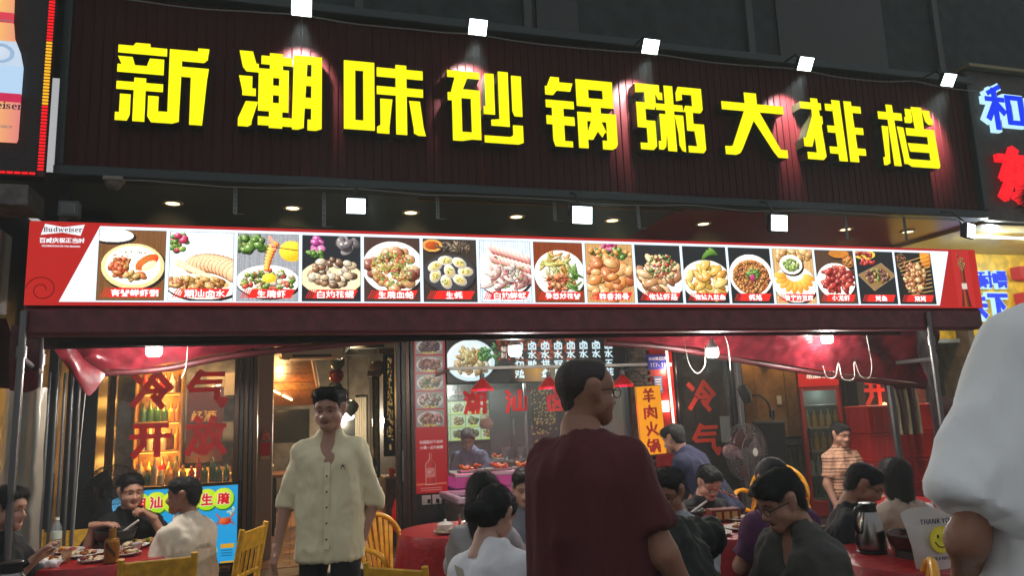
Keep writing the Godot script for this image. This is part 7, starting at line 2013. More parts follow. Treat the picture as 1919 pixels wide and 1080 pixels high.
func people() -> void:
	fold_noise = FastNoiseLite.new()
	fold_noise.seed = 12
	fold_noise.frequency = 5.5
	fold_noise.fractal_type = FastNoiseLite.FRACTAL_RIDGED
	fold_noise.fractal_octaves = 3
	make_heads()
	var on_table := [Vector3(0.07, -0.26, 0.12), Vector3(-0.10, 0.03, 0.23)]
	# standing man in the pale yellow shirt
	person("standing man in a loose pale yellow shirt and black trousers before the door", Vector3(0.20, 1.645, -4.49), -12, {"sleeve": "roll", "top": Color(0.90, 0.86, 0.70), "bottom": Color(0.03, 0.03, 0.035), "hair": "quiff", "girth": 1.05, "hem": 0.15, "collar": 0.03, "open": 0.13, "openr": 0.040, "placket": true, "mark": true, "hyaw": -8.0, "pitch": 0.10, "hw": 1.08,
		"aR": [Vector3(0.095, -0.27, -0.02), Vector3(0.04, -0.25, 0.06)], "aL": [Vector3(0.09, -0.28, -0.06), Vector3(-0.07, -0.24, 0.08)], "pocket": "L", "folds": 0.016, "stretch": Vector3(0.8, 0.5, 0.8), "stride": 0.12, "cell": 0.011, "tone": 0})
	# bald-cropped man in dark red, near, seen from behind
	person("close standing man with cropped hair and glasses in a dark red shirt, seen from behind", Vector3(1.0, 1.655, -2.47), 126, {"top": Color(0.32, 0.105, 0.12), "bottom": Color(0.05, 0.05, 0.06), "hair": "crop", "haircol": 1, "girth": 1.34, "hem": 0.16, "hyaw": -30.0, "pitch": 0.05, "glasses": true, "tone": 1, "neck": 1.28, "hw": 1.06,
		"aR": [Vector3(0.10, -0.29, 0.02), Vector3(0.06, -0.22, 0.12)], "aL": [Vector3(0.05, -0.28, 0.04), Vector3(0.0, -0.22, 0.12)], "folds": 0.015, "stretch": Vector3(1.2, 0.25, 1.2), "cell": 0.012, "collar": 0.005})
	# foreground man in white at the right edge
	person("large figure in a white T-shirt cut off by the right edge, seen from behind", Vector3(1.50, 1.90, -1.05), 176, {"scale": 1.10, "tilt": -0.17, "top": Color(0.95, 0.96, 0.95), "bottom": Color(0.1, 0.1, 0.12), "hair": "short", "girth": 1.32, "hem": 0.2, "face": false, "tone": 1,
		"arm": 0.60, "aL": [Vector3(0.12, -0.315, 0.0), Vector3(-0.14, -0.12, 0.16)], "aR": [Vector3(0.05, -0.29, 0.02), Vector3(0.0, -0.22, 0.12)], "folds": 0.016, "stretch": Vector3(1.0, 0.22, 1.0), "cell": 0.011, "long_sleeve": 0.86})
	# the table at the left
	person("seated man in a black shirt in profile, cut off by the left edge", Vector3(-1.58, 1.15, -5.07), 72, {"sit": true, "top": Color(0.03, 0.035, 0.04), "hair": "short", "aL": on_table, "aR": [Vector3(0.05, -0.22, 0.16), Vector3(-0.04, 0.18, 0.16)], "pitch": 0.05, "tone": 0, "lean": 0.12})
	person("seated man in a black T-shirt facing the camera, hand at his mouth", Vector3(-1.14, 1.12, -6.17), 14, {"sit": true, "top": Color(0.03, 0.03, 0.035), "hair": "short", "hyaw": 12.0, "pitch": 0.04, "tone": 0, "lean": 0.15,
		"aL": [Vector3(0.12, -0.19, 0.15), Vector3(-0.13, 0.24, 0.02)], "aR": [Vector3(0.13, -0.22, 0.10), Vector3(-0.05, 0.25, 0.06)], "hR": Vector3(-0.9, 0.05, 0.3), "gripL": true, "hL": Vector3(-0.75, 0.6, -0.05)})
	person("seated man in a cream T-shirt turned away, embossed letters on his back", Vector3(-0.71, 1.12, -5.58), -128, {"sit": true, "top": Color(0.82, 0.78, 0.70), "hair": "short", "girth": 1.12, "tone": 1, "hyaw": 30.0, "lean": 0.10, "word": "GALLAN", "word_back": true, "word_y": 0.34, "word_h": 0.028, "word_col": "cream print",
		"aR": [Vector3(0.09, -0.24, 0.12), Vector3(-0.02, 0.14, 0.20)], "aL": [Vector3(0.10, -0.27, 0.05), Vector3(-0.05, 0.05, 0.23)], "hR": Vector3(-0.6, 0.25, 0.6)})
	# the women at the front table
	person("woman with a hair bun and a white T-shirt with a printed bag strap, from behind", Vector3(0.90, 1.13, -3.43), 150, {"sit": true, "fem": true, "top": Color(0.90, 0.90, 0.90), "hair": "bun", "pitch": 0.42, "hyaw": -22.0, "lean": 0.22, "strap": true, "tone": 2, "aL": on_table, "aR": on_table, "folds": 0.016, "cell": 0.012})
	person("woman with long straight black hair sitting behind the woman with the bun", Vector3(1.05, 1.13, -4.25), 155, {"sit": true, "fem": true, "top": Color(0.6, 0.6, 0.6), "hair": "long", "pitch": 0.2, "tone": 2, "aL": on_table, "aR": on_table, "face": false})
	person("woman facing the camera, half hidden by the man in dark red", Vector3(1.51, 1.08, -4.96), -12, {"sit": true, "fem": true, "top": Color(0.45, 0.47, 0.5), "hair": "bob", "pitch": 0.25, "tone": 2, "aL": on_table, "aR": on_table})
	person("man with spiky hair and glasses in a grey shirt behind the dark jacket", Vector3(2.0, 1.12, -3.84), -48, {"sit": true, "top": Color(0.62, 0.64, 0.66), "hair": "quiff", "pitch": 0.28, "glasses": true, "tone": 1, "aL": on_table, "aR": on_table, "lean": 0.15})
	person("person in a bulky dark green jacket bending over the table, back to the camera", Vector3(1.41, 1.235, -3.05), 205, {"sit": true, "top": Color(0.11, 0.14, 0.11), "hair": "bob", "thick": 0.035, "sleeve": "long", "pitch": 0.35, "lean": 0.42, "girth": 1.1, "garment": "jacket", "face": false, "tone": 0, "aR": [Vector3(0.30, -0.03, 0.06), Vector3(0.08, -0.16, 0.18)], "aL": on_table, "folds": 0.030, "cell": 0.013})
	person("man with glasses and a dark olive jacket in profile, looking down to the left", Vector3(2.03, 1.17, -2.87), -84, {"sit": true, "top": Color(0.26, 0.26, 0.235), "hair": "mop", "thick": 0.03, "sleeve": "long", "pitch": 0.36, "glasses": true, "garment": "jacket", "tone": 0, "girth": 1.15, "lean": 0.20, "collar": 0.05, "open": 0.10, "folds": 0.020, "hyaw": -8.0,
		"aR": [Vector3(0.04, -0.27, 0.10), Vector3(0.0, -0.08, 0.24)], "aL": [Vector3(0.06, -0.27, 0.08), Vector3(-0.04, -0.04, 0.25)], "cell": 0.013})
	# around the middle and right tables
	person("person in black eating with chopsticks at the red table, facing the camera", Vector3(3.06, 1.0, -5.20), 2, {"sit": true, "top": Color(0.03, 0.03, 0.035), "hair": "short", "pitch": 0.42, "lean": 0.35, "glasses": true, "tone": 2, "aR": [Vector3(0.12, -0.20, 0.16), Vector3(-0.02, 0.10, 0.20)], "aL": on_table, "gripR": true})
	person("person with a dark cap and purple shirt, mostly hidden behind the olive jacket", Vector3(2.75, 1.13, -3.95), 168, {"sit": true, "top": Color(0.28, 0.10, 0.26), "hair": "cap", "haircol": 2, "face": false, "aL": on_table, "aR": on_table, "pitch": 0.2, "lean": 0.2})
	person("seated man with glasses in a black T-shirt looking down at the right table", Vector3(3.32, 1.075, -3.85), 48, {"sit": true, "top": Color(0.045, 0.05, 0.065), "hair": "short", "glasses": true, "pitch": 0.40, "hyaw": 4.0, "lean": 0.28, "tone": 1, "girth": 1.2, "aR": [Vector3(0.08, -0.27, 0.02), Vector3(-0.08, 0.02, 0.25)], "aL": on_table})
	person("woman with long black hair and a cream top, back to the camera", Vector3(3.92, 1.06, -4.25), 178, {"sit": true, "fem": true, "top": Color(0.62, 0.56, 0.50), "hair": "long", "face": false, "tone": 2, "aL": on_table, "aR": on_table})
	# staff
	var st := Image.create_empty(8, 128, false, Image.FORMAT_RGBA8)
	for y in 128:
		var q := y % 32
		var c := Color(0.80, 0.62, 0.50)
		if q < 4 or (q > 9 and q < 13): c = Color(0.30, 0.19, 0.16)
		elif q > 20 and q < 23: c = Color(0.55, 0.38, 0.30)
		for x in 8: st.set_pixel(x, y, c)
	var sm := StandardMaterial3D.new()
	sm.albedo_texture = ImageTexture.create_from_image(st)
	sm.uv1_triplanar = true
	sm.uv1_scale = Vector3(2.4, 2.4, 2.4)
	sm.roughness = 0.85
	person("standing woman with short hair in a pink and brown striped top", Vector3(5.01, 1.26, -6.04), -4, {"fem": true, "scale": 0.92, "mat": sm, "bottom": Color(0.13, 0.14, 0.19), "hair": "bob", "pitch": 0.24, "hyaw": 6.0, "hem": 0.05, "placket": true, "tone": 0, "garment": "cardigan",
		"aR": [Vector3(0.07, -0.26, 0.02), Vector3(0.0, -0.22, 0.12)], "aL": [Vector3(0.12, -0.24, 0.02), Vector3(0.06, -0.18, 0.18)]})
	person("waiter in a navy T-shirt bending over the counter, back to the camera", Vector3(3.19, 1.31, -5.95), 214, {"top": Color(0.12, 0.13, 0.24), "bottom": Color(0.06, 0.06, 0.09), "hair": "short", "lean": 0.62, "pitch": 0.15, "face": false, "tone": 0, "girth": 1.05, "aL": [Vector3(0.05, -0.28, 0.06), Vector3(0.0, -0.20, 0.16)], "aR": [Vector3(0.05, -0.28, 0.06), Vector3(0.0, -0.20, 0.16)]})
	person("cook in a grey-blue T-shirt looking down behind the counter glass", Vector3(1.93, 1.30, -8.50), -20, {"top": Color(0.30, 0.33, 0.45), "hair": "short", "pitch": 0.45, "lean": 0.30, "tone": 1, "scale": 0.95, "floor": 0.0, "word": "DS", "word_y": 0.30, "word_h": 0.06,
		"aR": [Vector3(0.07, -0.26, 0.10), Vector3(-0.10, -0.12, 0.20)], "aL": [Vector3(0.10, -0.26, 0.10), Vector3(-0.12, -0.12, 0.20)]})

# ---------------------------------------------------------------- tables, chairs and what lies on them
func table_with_cloth(c: Vector3, r: float, tl: String, cl: String, seed_: int) -> void:
	var t := thing("round_table", tl, "table", Vector3(c.x, 0, c.z), 0, "round tables under red cloths")
	var top := MB.new()
	top.lathe([Vector2(0, -0.03), Vector2(r, -0.03), Vector2(r, 0.0), Vector2(0, 0.0)], Vector3(0, c.y, 0), 32)
	part(t, "table_top", top, mat("table wood", Color(0.45, 0.33, 0.22), 0.6))
	for i in 4: part(t, "leg", tb([Vector3(cos(i * PI / 2 + 0.6) * r * 0.6, 0, sin(i * PI / 2 + 0.6) * r * 0.6), Vector3(cos(i * PI / 2 + 0.6) * r * 0.5, c.y - 0.03, sin(i * PI / 2 + 0.6) * r * 0.5)], 0.018, 8), mat("stool grey", Color(0.26, 0.26, 0.24), 0.4, 0.3))
	var rows := []
	var rng := RandomNumberGenerator.new()
	rng.seed = seed_
	var ph := rng.randf() * 6.0
	for i in 16:
		var row := []
		for j in 96:
			var w := -TAU * j / 96
			var rr: float
			var y: float
			if i < 5:
				rr = r * [0.0, 0.5, 0.9, 0.985, 1.004][i]
				y = c.y + 0.004
			else:
				var f := (i - 4) / 11.0
				var fold := sin(w * 9.0 + ph) * 0.6 + sin(w * 14.0 + ph * 2.0) * 0.4
				rr = r + 0.012 + f * (0.035 + 0.035 * fold)
				y = c.y + 0.004 - 0.008 - f * 0.42 - f * 0.03 * sin(w * 4.0 + ph)
			row.append(Vector3(cos(w) * rr, y, sin(w) * rr))
		rows.append(row)
	rows.reverse()
	var m := MB.new()
	m.grid(rows, true)
	solo("tablecloth", m, mat("red cloth", Color(0.66, 0.075, 0.115), 0.34, 0, 0.25, 10, 0.15), cl, "tablecloth", at(c.x, 0, c.z), "red tablecloths")

func plastic_chair() -> Node3D:
	var t := thing("plastic_chair", "yellow plastic armchair with a fan-shaped slatted back by the small red table", "chair", Vector3.ZERO, 0, "yellow plastic armchairs")
	var m := mat("chair yellow", Color(0.92, 0.64, 0.07), 0.32, 0, 0.1, 8.0, 0.15)
	var seat := MB.new()
	seat.box(Vector3(0, 0.42, 0), Vector3(0.44, 0.025, 0.42), 0.012)
	part(t, "seat", seat, m)
	var arch := []
	for i in 21:
		var w := lerpf(-0.25, PI + 0.25, i / 20.0)
		arch.append(Vector3(cos(w) * 0.245, 0.62 + sin(w) * 0.235, -0.235 - 0.05 * sin(w)))
	part(t, "back_frame", tb(curve(arch, 2), 0.021, 8), m)
	for i in 7:
		var a := (i - 3) * 0.20
		var x0 := (i - 3) * 0.036
		var top := Vector3(sin(a * 1.35) * 0.23, 0.62 + cos(a * 1.35) * 0.22, -0.28)
		var s := MB.new()
		var b0 := Vector3(x0, 0.42, -0.20)
		var dx := Vector3(0.012, 0, 0)
		var dx2 := Vector3(0.018, 0, 0)
		var dz := Vector3(0, 0, 0.008)
		s.quad(b0 - dx + dz, b0 + dx + dz, top + dx2 + dz, top - dx2 + dz)
		s.quad(b0 + dx - dz, b0 - dx - dz, top - dx2 - dz, top + dx2 - dz)
		s.quad(b0 + dx + dz, b0 + dx - dz, top + dx2 - dz, top + dx2 + dz)
		s.quad(b0 - dx - dz, b0 - dx + dz, top - dx2 + dz, top - dx2 - dz)
		part(t, "back_slat", s, m)
	for s in [-1.0, 1.0]:
		part(t, "arm", tb(curve([Vector3(s * 0.235, 0.60, -0.23), Vector3(s * 0.265, 0.655, -0.08), Vector3(s * 0.27, 0.65, 0.12), Vector3(s * 0.255, 0.58, 0.20), Vector3(s * 0.235, 0.42, 0.20)], 5), 0.019, 8), m)
		part(t, "leg", tb([Vector3(s * 0.205, 0.42, 0.18), Vector3(s * 0.25, 0, 0.22)], [0.028, 0.020], 8), m)
		part(t, "leg", tb([Vector3(s * 0.200, 0.42, -0.18), Vector3(s * 0.24, 0, -0.26)], [0.028, 0.020], 8), m)
	return t

func wooden_chair() -> Node3D:
	var t := thing("wooden_chair", "yellow painted slat-back chair in front of the man in the cream T-shirt", "chair", Vector3.ZERO, 0, "yellow slat-back chairs")
	var m := mat("chair paint", Color(0.90, 0.68, 0.17), 0.38, 0, 0.15, 8.0, 0.18)
	part(t, "seat", bx(Vector3(0, 0.44, 0), Vector3(0.40, 0.03, 0.38), 0.01), m)
	for s in [-1.0, 1.0]:
		part(t, "back_post", tb([Vector3(s * 0.18, 0, -0.20), Vector3(s * 0.18, 0.44, -0.18), Vector3(s * 0.185, 0.86, -0.25)], [0.018, 0.021, 0.019], 8), m)
		part(t, "front_leg", tb([Vector3(s * 0.17, 0, 0.17), Vector3(s * 0.17, 0.43, 0.16)], 0.018, 8), m)
		part(t, "side_stretcher", tb([Vector3(s * 0.175, 0.2, -0.19), Vector3(s * 0.17, 0.2, 0.165)], 0.010, 6), m)
	part(t, "top_rail", bx(Vector3(0, 0.775, -0.236), Vector3(0.35, 0.13, 0.018), 0.006, Basis(Vector3.RIGHT, -0.16)), m)
	part(t, "lower_rail", bx(Vector3(0, 0.55, -0.2), Vector3(0.35, 0.03, 0.018), 0.005, Basis(Vector3.RIGHT, -0.16)), m)
	for i in 4: part(t, "back_slat", tb([Vector3(-0.105 + i * 0.07, 0.55, -0.2), Vector3(-0.105 + i * 0.07, 0.72, -0.228)], 0.010, 6), m)
	return t

func furniture() -> void:
	table_with_cloth(Vector3(-1.20, 0.775, -5.66), 0.53, "round table under the red cloth of the three men at left", "red tablecloth crowded with plates before the three men at left", 1)
	table_with_cloth(Vector3(1.13, 0.775, -5.45), 0.40, "small round table beside the yellow armchair", "red tablecloth of the small table with bowl and cup", 2)
	table_with_cloth(Vector3(2.78, 0.775, -4.65), 0.55, "round table in the middle with the person in black", "red tablecloth under the clay pot of the person in black", 3)
	table_with_cloth(Vector3(3.12, 0.775, -3.28), 0.44, "round table at right with jug and bag", "red tablecloth under the steel jug and the smiley bag", 4)
	table_with_cloth(Vector3(1.50, 0.74, -3.60), 0.42, "round table hidden among the women and men in front", "red tablecloth between the woman with the bun and the olive jacket", 5)
	table_with_cloth(Vector3(4.55, 0.775, -4.75), 0.55, "round table beside the standing woman", "red tablecloth in front of the crates, beyond the woman with long hair", 6)
	table_with_cloth(Vector3(-1.35, 0.775, -3.75), 0.40, "round table cut by the bottom edge at left, under the jug", "red tablecloth under the jug at the bottom left", 7)
	var p := plastic_chair()
	p.transform = Transform3D(Basis(Vector3.UP, 0.55), Vector3(0.74, 0, -5.75))
	copy_of(p, "orange-yellow plastic armchair at the bottom right, before the smiley bag", Transform3D(Basis(Vector3.UP, PI - 0.35), Vector3(3.02, 0.02, -2.75)))
	copy_of(p, "yellow plastic armchair cut by the bottom edge beside the steel jug", Transform3D(Basis(Vector3.UP, PI + 0.9), Vector3(2.55, 0.0, -3.02)))
	copy_of(p, "yellow plastic armchair under the woman with long black hair and cream top", Transform3D(Basis(Vector3.UP, PI), Vector3(3.95, 0.02, -4.15)))
	copy_of(p, "upper yellow plastic armchair of the stacked pair behind the person with the dark cap", Transform3D(Basis(Vector3.UP, -0.9), Vector3(3.98, 0.17, -5.75)))
	copy_of(p, "lower yellow plastic armchair of the stacked pair behind the person with the dark cap", Transform3D(Basis(Vector3.UP, -0.9), Vector3(3.98, 0.0, -5.75)))
	var w := wooden_chair()
	w.transform = Transform3D(Basis(Vector3.UP, PI + 0.1), Vector3(-0.74, 0.02, -4.95))
	copy_of(w, "yellow slat-back chair seen edge-on between the cream T-shirt and the door", Transform3D(Basis(Vector3.UP, -1.95), Vector3(-0.48, 0.04, -5.62)))
	copy_of(w, "yellow slat-back chair behind the woman with the bun", Transform3D(Basis(Vector3.UP, PI - 0.75), Vector3(0.68, -0.02, -4.22)))
	copy_of(w, "yellow slat-back chair on the far side of the left table", Transform3D(Basis(Vector3.UP, 0.15), Vector3(-1.58, 0.0, -6.30)))

func jug(label: String, pos: Vector3, turn: float) -> void:
	var t := thing("vacuum_jug", label, "jug", pos, turn)
	var st := mat("jug steel", Color(0.55, 0.54, 0.53), 0.22, 1.0)
	var bk := mat("jug black", Color(0.04, 0.04, 0.045), 0.35)
	var m := MB.new()
	m.lathe([Vector2(0, 0.012), Vector2(0.072, 0.012), Vector2(0.077, 0.03), Vector2(0.076, 0.09), Vector2(0.066, 0.15), Vector2(0.052, 0.195), Vector2(0.044, 0.212)], Vector3.ZERO, 28)
	part(t, "body", m, st)
	m = MB.new()
	m.lathe([Vector2(0, 0), Vector2(0.075, 0), Vector2(0.075, 0.012), Vector2(0.0, 0.012)], Vector3.ZERO, 28)
	part(t, "base", m, bk)
	m = MB.new()
	m.lathe([Vector2(0.045, 0.212), Vector2(0.043, 0.245), Vector2(0.046, 0.252), Vector2(0.044, 0.258), Vector2(0, 0.26)], Vector3.ZERO, 24)
	part(t, "lid", m, bk)
	part(t, "spout", tb([Vector3(0.03, 0.235, 0), Vector3(0.062, 0.25, 0)], [0.02, 0.012], 8), bk)
	part(t, "handle", tb(curve([Vector3(-0.04, 0.24, 0), Vector3(-0.09, 0.23, 0), Vector3(-0.105, 0.18, 0), Vector3(-0.098, 0.13, 0), Vector3(-0.085, 0.11, 0)], 5), 0.011, 8), bk)

func plate_at(label: String, pos: Vector3, r: float, food: int, rng: RandomNumberGenerator) -> void:
	var t := thing("plate", label, "plate", pos)
	var m := MB.new()
	m.lathe([Vector2(0, 0.002), Vector2(r * 0.6, 0.002), Vector2(r * 0.7, 0.006), Vector2(r, 0.018), Vector2(r * 0.97, 0.022), Vector2(r * 0.68, 0.012), Vector2(0, 0.009)], Vector3.ZERO, 24)
	part(t, "dish", m, mat("porcelain", Color(0.82, 0.80, 0.76), 0.2))
	var cols := [Color(0.55, 0.30, 0.12), Color(0.35, 0.42, 0.12), Color(0.75, 0.55, 0.20), Color(0.50, 0.16, 0.10), Color(0.78, 0.70, 0.55)]
	for k in 14:
		var b := MB.new()
		b.ball(Vector3.ZERO, Vector3(0.022, 0.013, 0.016) * rng.randf_range(0.6, 1.2), 8)
		var w := rng.randf() * TAU
		var q := sqrt(rng.randf()) * r * 0.62
		part(t, "food_piece", b, mat("plate food %d" % ((food + k % 2) % 5), cols[(food + k % 2) % 5], 0.4), Transform3D(Basis(Vector3.UP, w), Vector3(cos(w) * q, 0.016 + rng.randf() * 0.016, sin(w) * q)))

func bowl(called: String, label: String, pos: Vector3, r: float, h: float, m_: Material) -> Node3D:
	var t := thing(called, label, called.replace("_", " "), pos)
	var m := MB.new()
	m.lathe([Vector2(0, 0.0), Vector2(r * 0.5, 0.0), Vector2(r * 0.52, 0.008), Vector2(r * 0.85, h * 0.55), Vector2(r, h), Vector2(r * 0.95, h), Vector2(r * 0.8, h * 0.55), Vector2(r * 0.4, 0.014), Vector2(0, 0.012)], Vector3.ZERO, 22)
	part(t, "vessel", m, m_)
	return t

func tableware() -> void:
	var rng := RandomNumberGenerator.new()
	rng.seed = 31
	var y := 0.78
	var porc := mat("porcelain", Color(0.82, 0.80, 0.76), 0.2)
	var pl := [[-1.48, -5.45, 0.11, 0, "plate of brown scraps nearest the man at the left edge"], [-1.30, -5.60, 0.13, 4, "pale plate of leftovers in the middle of the left table"], [-1.46, -5.81, 0.12, 2, "plate with a yellow slice at the back of the left table"], [-1.05, -5.79, 0.11, 4, "pale plate beside the gold bottle"], [-1.18, -5.34, 0.09, 3, "small plate of shells at the front of the left table"], [-0.94, -5.94, 0.11, 1, "plate before the man in the cream T-shirt"]]
	for q in pl: plate_at(q[4], Vector3(q[0], y, q[1]), q[2], q[3], rng)
	plate_at("long plate of greens before the person in black", Vector3(2.55, y, -4.35), 0.13, 1, rng)
	plate_at("white plate at the front of the middle red table", Vector3(2.83, y, -4.42), 0.13, 4, rng)
	plate_at("small white plate under the bowl on the small table", Vector3(1.02, y, -5.28), 0.085, 4, rng)
	for q in [[-1.02, -5.48, 0.085, 4, "round dish of pale leftovers left of the gold bottle"], [-1.42, -5.36, 0.08, 3, "small dish of red shells near the water bottle"], [-1.10, -5.95, 0.10, 1, "dish of greens at the far side of the left table"], [4.35, -4.55, 0.12, 0, "plate of brown food on the table before the crates"], [4.70, -4.60, 0.11, 4, "pale plate on the table before the crates"], [3.02, -4.75, 0.10, 3, "dish of red food beside the tissue box"], [2.62, -5.0, 0.11, 2, "yellow dish at the far side of the middle table"], [3.30, -3.42, 0.09, 4, "pale plate at the far side of the right table"], [1.30, -5.62, 0.08, 1, "small green dish at the back of the small table"]]:
		plate_at(q[4], Vector3(q[0], y, q[1]), q[2], q[3], rng)
	var pot_m := mat("clay pot", Color(0.10, 0.085, 0.08), 0.45)
	for q in [[Vector3(-1.18, y, -5.93), "black clay pot on a stove between the two men at left"], [Vector3(2.55, y, -4.68), "dark clay pot on the middle red table"], [Vector3(3.10, y, -3.27), "dark red pot beside the steel jug"]]:
		var t := thing("clay_pot", q[1], "pot", q[0])
		var m := MB.new()
		m.lathe([Vector2(0, 0.0), Vector2(0.09, 0.0), Vector2(0.12, 0.03), Vector2(0.135, 0.075), Vector2(0.14, 0.085), Vector2(0.13, 0.085), Vector2(0.11, 0.05), Vector2(0, 0.045)], Vector3(0, 0.03, 0), 26)
		part(t, "vessel", m, pot_m if q[0].x < 3.0 else mat("red pot", Color(0.25, 0.07, 0.07), 0.35))
		part(t, "stand", tb([Vector3(0, 0, 0), Vector3(0, 0.035, 0)], 0.10, 18), mat("stove", Color(0.30, 0.27, 0.24), 0.5, 0.4))
		part(t, "ladle", tb([Vector3(0.03, 0.08, 0.0), Vector3(0.15, 0.17, 0.05)], [0.012, 0.007], 6), porc)
		if q[0].x > 3.0 or q[0].x > 2.0:
			part(t, "rim_ring", tb(curve([Vector3(0.14, 0.115, 0), Vector3(0.0, 0.115, 0.14), Vector3(-0.14, 0.115, 0), Vector3(0.0, 0.115, -0.14), Vector3(0.14, 0.115, 0)], 8), 0.006, 6), mat("stove", Color(0.30, 0.27, 0.24), 0.5, 0.4))
	# bottles
	var g := thing("gold_liquor_bottle", "gold liquor bottle standing at the front of the left table", "bottle", Vector3(-1.06, y, -5.24))
	var m := MB.new()
	m.lathe([Vector2(0, 0), Vector2(0.040, 0), Vector2(0.043, 0.01), Vector2(0.043, 0.125), Vector2(0.036, 0.142), Vector2(0.020, 0.150)], Vector3.ZERO, 20)
	part(g, "body", m, mat("gold bottle", Color(0.62, 0.42, 0.16), 0.3, 0.7))
	part(g, "cap", tb([Vector3(0, 0.15, 0), Vector3(0, 0.20, 0)], 0.021, 14), mat("gold cap", Color(0.70, 0.50, 0.2), 0.3, 0.8))
	var lbl := MB.new()
	for i in 6:
		var a0 := PI / 2 - 0.7 + i * 0.23
		var p0 := Vector3(cos(a0) * 0.0436, 0.03 + i * 0.012, sin(a0) * 0.0436)
		var a1 := a0 + 0.23
		var p1 := Vector3(cos(a1) * 0.0436, 0.03 + (i + 1) * 0.012, sin(a1) * 0.0436)
		lbl.quad(p1, p0, p0 + Vector3(0, 0.03, 0), p1 + Vector3(0, 0.03, 0))
	part(g, "slanted_label", lbl, mat("label brown", Color(0.28, 0.10, 0.06), 0.4))
	for q in [[Vector3(-1.56, y, -5.98), "clear plastic water bottle at the back of the left table"], [Vector3(-1.65, y, -5.51), "clear plastic bottle beside the man at the left edge"]]:
		var b := thing("water_bottle", q[1], "bottle", q[0], 0, "plastic water bottles")
		var bm := MB.new()
		bm.lathe([Vector2(0, 0), Vector2(0.030, 0), Vector2(0.032, 0.01), Vector2(0.030, 0.07), Vector2(0.032, 0.14), Vector2(0.026, 0.165), Vector2(0.013, 0.19), Vector2(0.013, 0.20)], Vector3.ZERO, 18)
		part(b, "body", bm, pane("bottle plastic", 0.28, Color(0.7, 0.75, 0.76)))
		part(b, "cap", tb([Vector3(0, 0.20, 0), Vector3(0, 0.218, 0)], 0.015, 12), porc)
		part(b, "label", tb([Vector3(0, 0.075, 0), Vector3(0, 0.125, 0)], 0.0326, 18), mat("label white", Color(0.7, 0.75, 0.7), 0.5))
	# cups and bowls
	var white := mat("white plastic", Color(0.80, 0.78, 0.76), 0.4)
	bowl("cup", "white cup beside the gold bottle on the left table", Vector3(-1.08, y, -5.46), 0.036, 0.06, white)
	bowl("cup", "white cup behind the gold bottle before the cream T-shirt", Vector3(-0.99, y, -5.62), 0.036, 0.055, white)
	bowl("glass", "short glass of amber liquor in the middle of the left table", Vector3(-1.34, y, -5.38), 0.032, 0.075, pane("liquor glass", 0.35, Color(0.7, 0.5, 0.25)))
	bowl("glass", "short glass near the water bottle on the left table", Vector3(-1.49, y, -5.63), 0.030, 0.07, pane("drink glass", 0.25, Color(0.7, 0.7, 0.68)))
	var bw := bowl("soup_bowl", "white lidded soup bowl on the small red table", Vector3(1.02, y + 0.014, -5.28), 0.062, 0.05, porc)
	m = MB.new()
	m.lathe([Vector2(0.058, 0.05), Vector2(0.04, 0.062), Vector2(0.01, 0.068), Vector2(0.010, 0.082), Vector2(0, 0.085)], Vector3.ZERO, 18)
	part(bw, "lid", m, porc)
	bowl("tea_cup", "small tea cup beside the lidded bowl on the small table", Vector3(1.16, y, -5.16), 0.036, 0.055, mat("cup grey", Color(0.62, 0.58, 0.55), 0.3))
	var lt := thing("lighter", "orange lighter standing on the small red table", "lighter", Vector3(1.18, y, -5.55))
	part(lt, "body", tb([Vector3.ZERO, Vector3(0, 0.06, 0)], 0.010, 8), mat("orange plastic", Color(0.78, 0.30, 0.14), 0.4))
	part(lt, "head", tb([Vector3(0, 0.06, 0), Vector3(0, 0.085, 0)], 0.011, 8), mat("kitchen steel", Color(0.5, 0.5, 0.5), 0.3, 0.8))
	bowl("cup", "white cup right of the white plate on the middle red table", Vector3(2.98, y, -4.34), 0.042, 0.055, white)
	bowl("cup", "white cup at the right end of the middle red table", Vector3(3.12, y, -4.58), 0.04, 0.055, white)
	bowl("cup", "white cup between the clay pot and the tissue box", Vector3(2.72, y, -4.62), 0.036, 0.06, white)
	bowl("cup", "small white cup between the steel jug and the dark red pot", Vector3(3.15, y, -3.47), 0.036, 0.06, white)
	var tb_ := thing("tissue_box", "brown and orange tissue box on the middle red table", "box", Vector3(2.92, y, -4.80), -0.1)
	part(tb_, "box", bx(Vector3(0, 0.045, 0), Vector3(0.22, 0.085, 0.11), 0.005), mat("tissue brown", Color(0.40, 0.14, 0.08), 0.5))
	for i in 3: part(tb_, "print", bx(Vector3(-0.06 + i * 0.06, 0.045, 0.056), Vector3(0.04, 0.05, 0.002), 0), mat("gold print", Color(0.7, 0.55, 0.3), 0.5))
	for q in [[Vector3(2.88, y, -4.16), "crumpled white napkin at the front of the middle red table"], [Vector3(-1.42, y, -5.29), "crumpled white napkin at the front of the left table"], [Vector3(4.42, y, -4.55), "white paper on the red table before the crates"], [Vector3(3.22, y, -3.46), "white paper scrap by the steel jug"]]:
		var f := Field.new(Vector3(-0.12, -0.03, -0.1), Vector3(0.12, 0.07, 0.1), 0.009, 90.0)
		f.cap(Vector3(-0.05, 0.012, 0), Vector3(0.05, 0.016, 0.02), 0.022, 0.026)
		f.cap(Vector3(-0.02, 0.02, -0.03), Vector3(0.02, 0.012, 0.04), 0.02, 0.018)
		var n := FastNoiseLite.new()
		n.seed = int(q[0].x * 10)
		n.frequency = 18.0
		solo("napkin", f.net(n, 0.02), mat("napkin", Color(0.82, 0.80, 0.80), 0.8), q[1], "napkin", at(q[0].x, q[0].y, q[0].z), "crumpled napkins")
	jug("steel vacuum jug with black handle on the right red table", Vector3(2.99, y, -3.46), 0.15)
	jug("steel vacuum jug with black lid cut by the bottom edge at left", Vector3(-1.17, y, -3.86), 0.2)
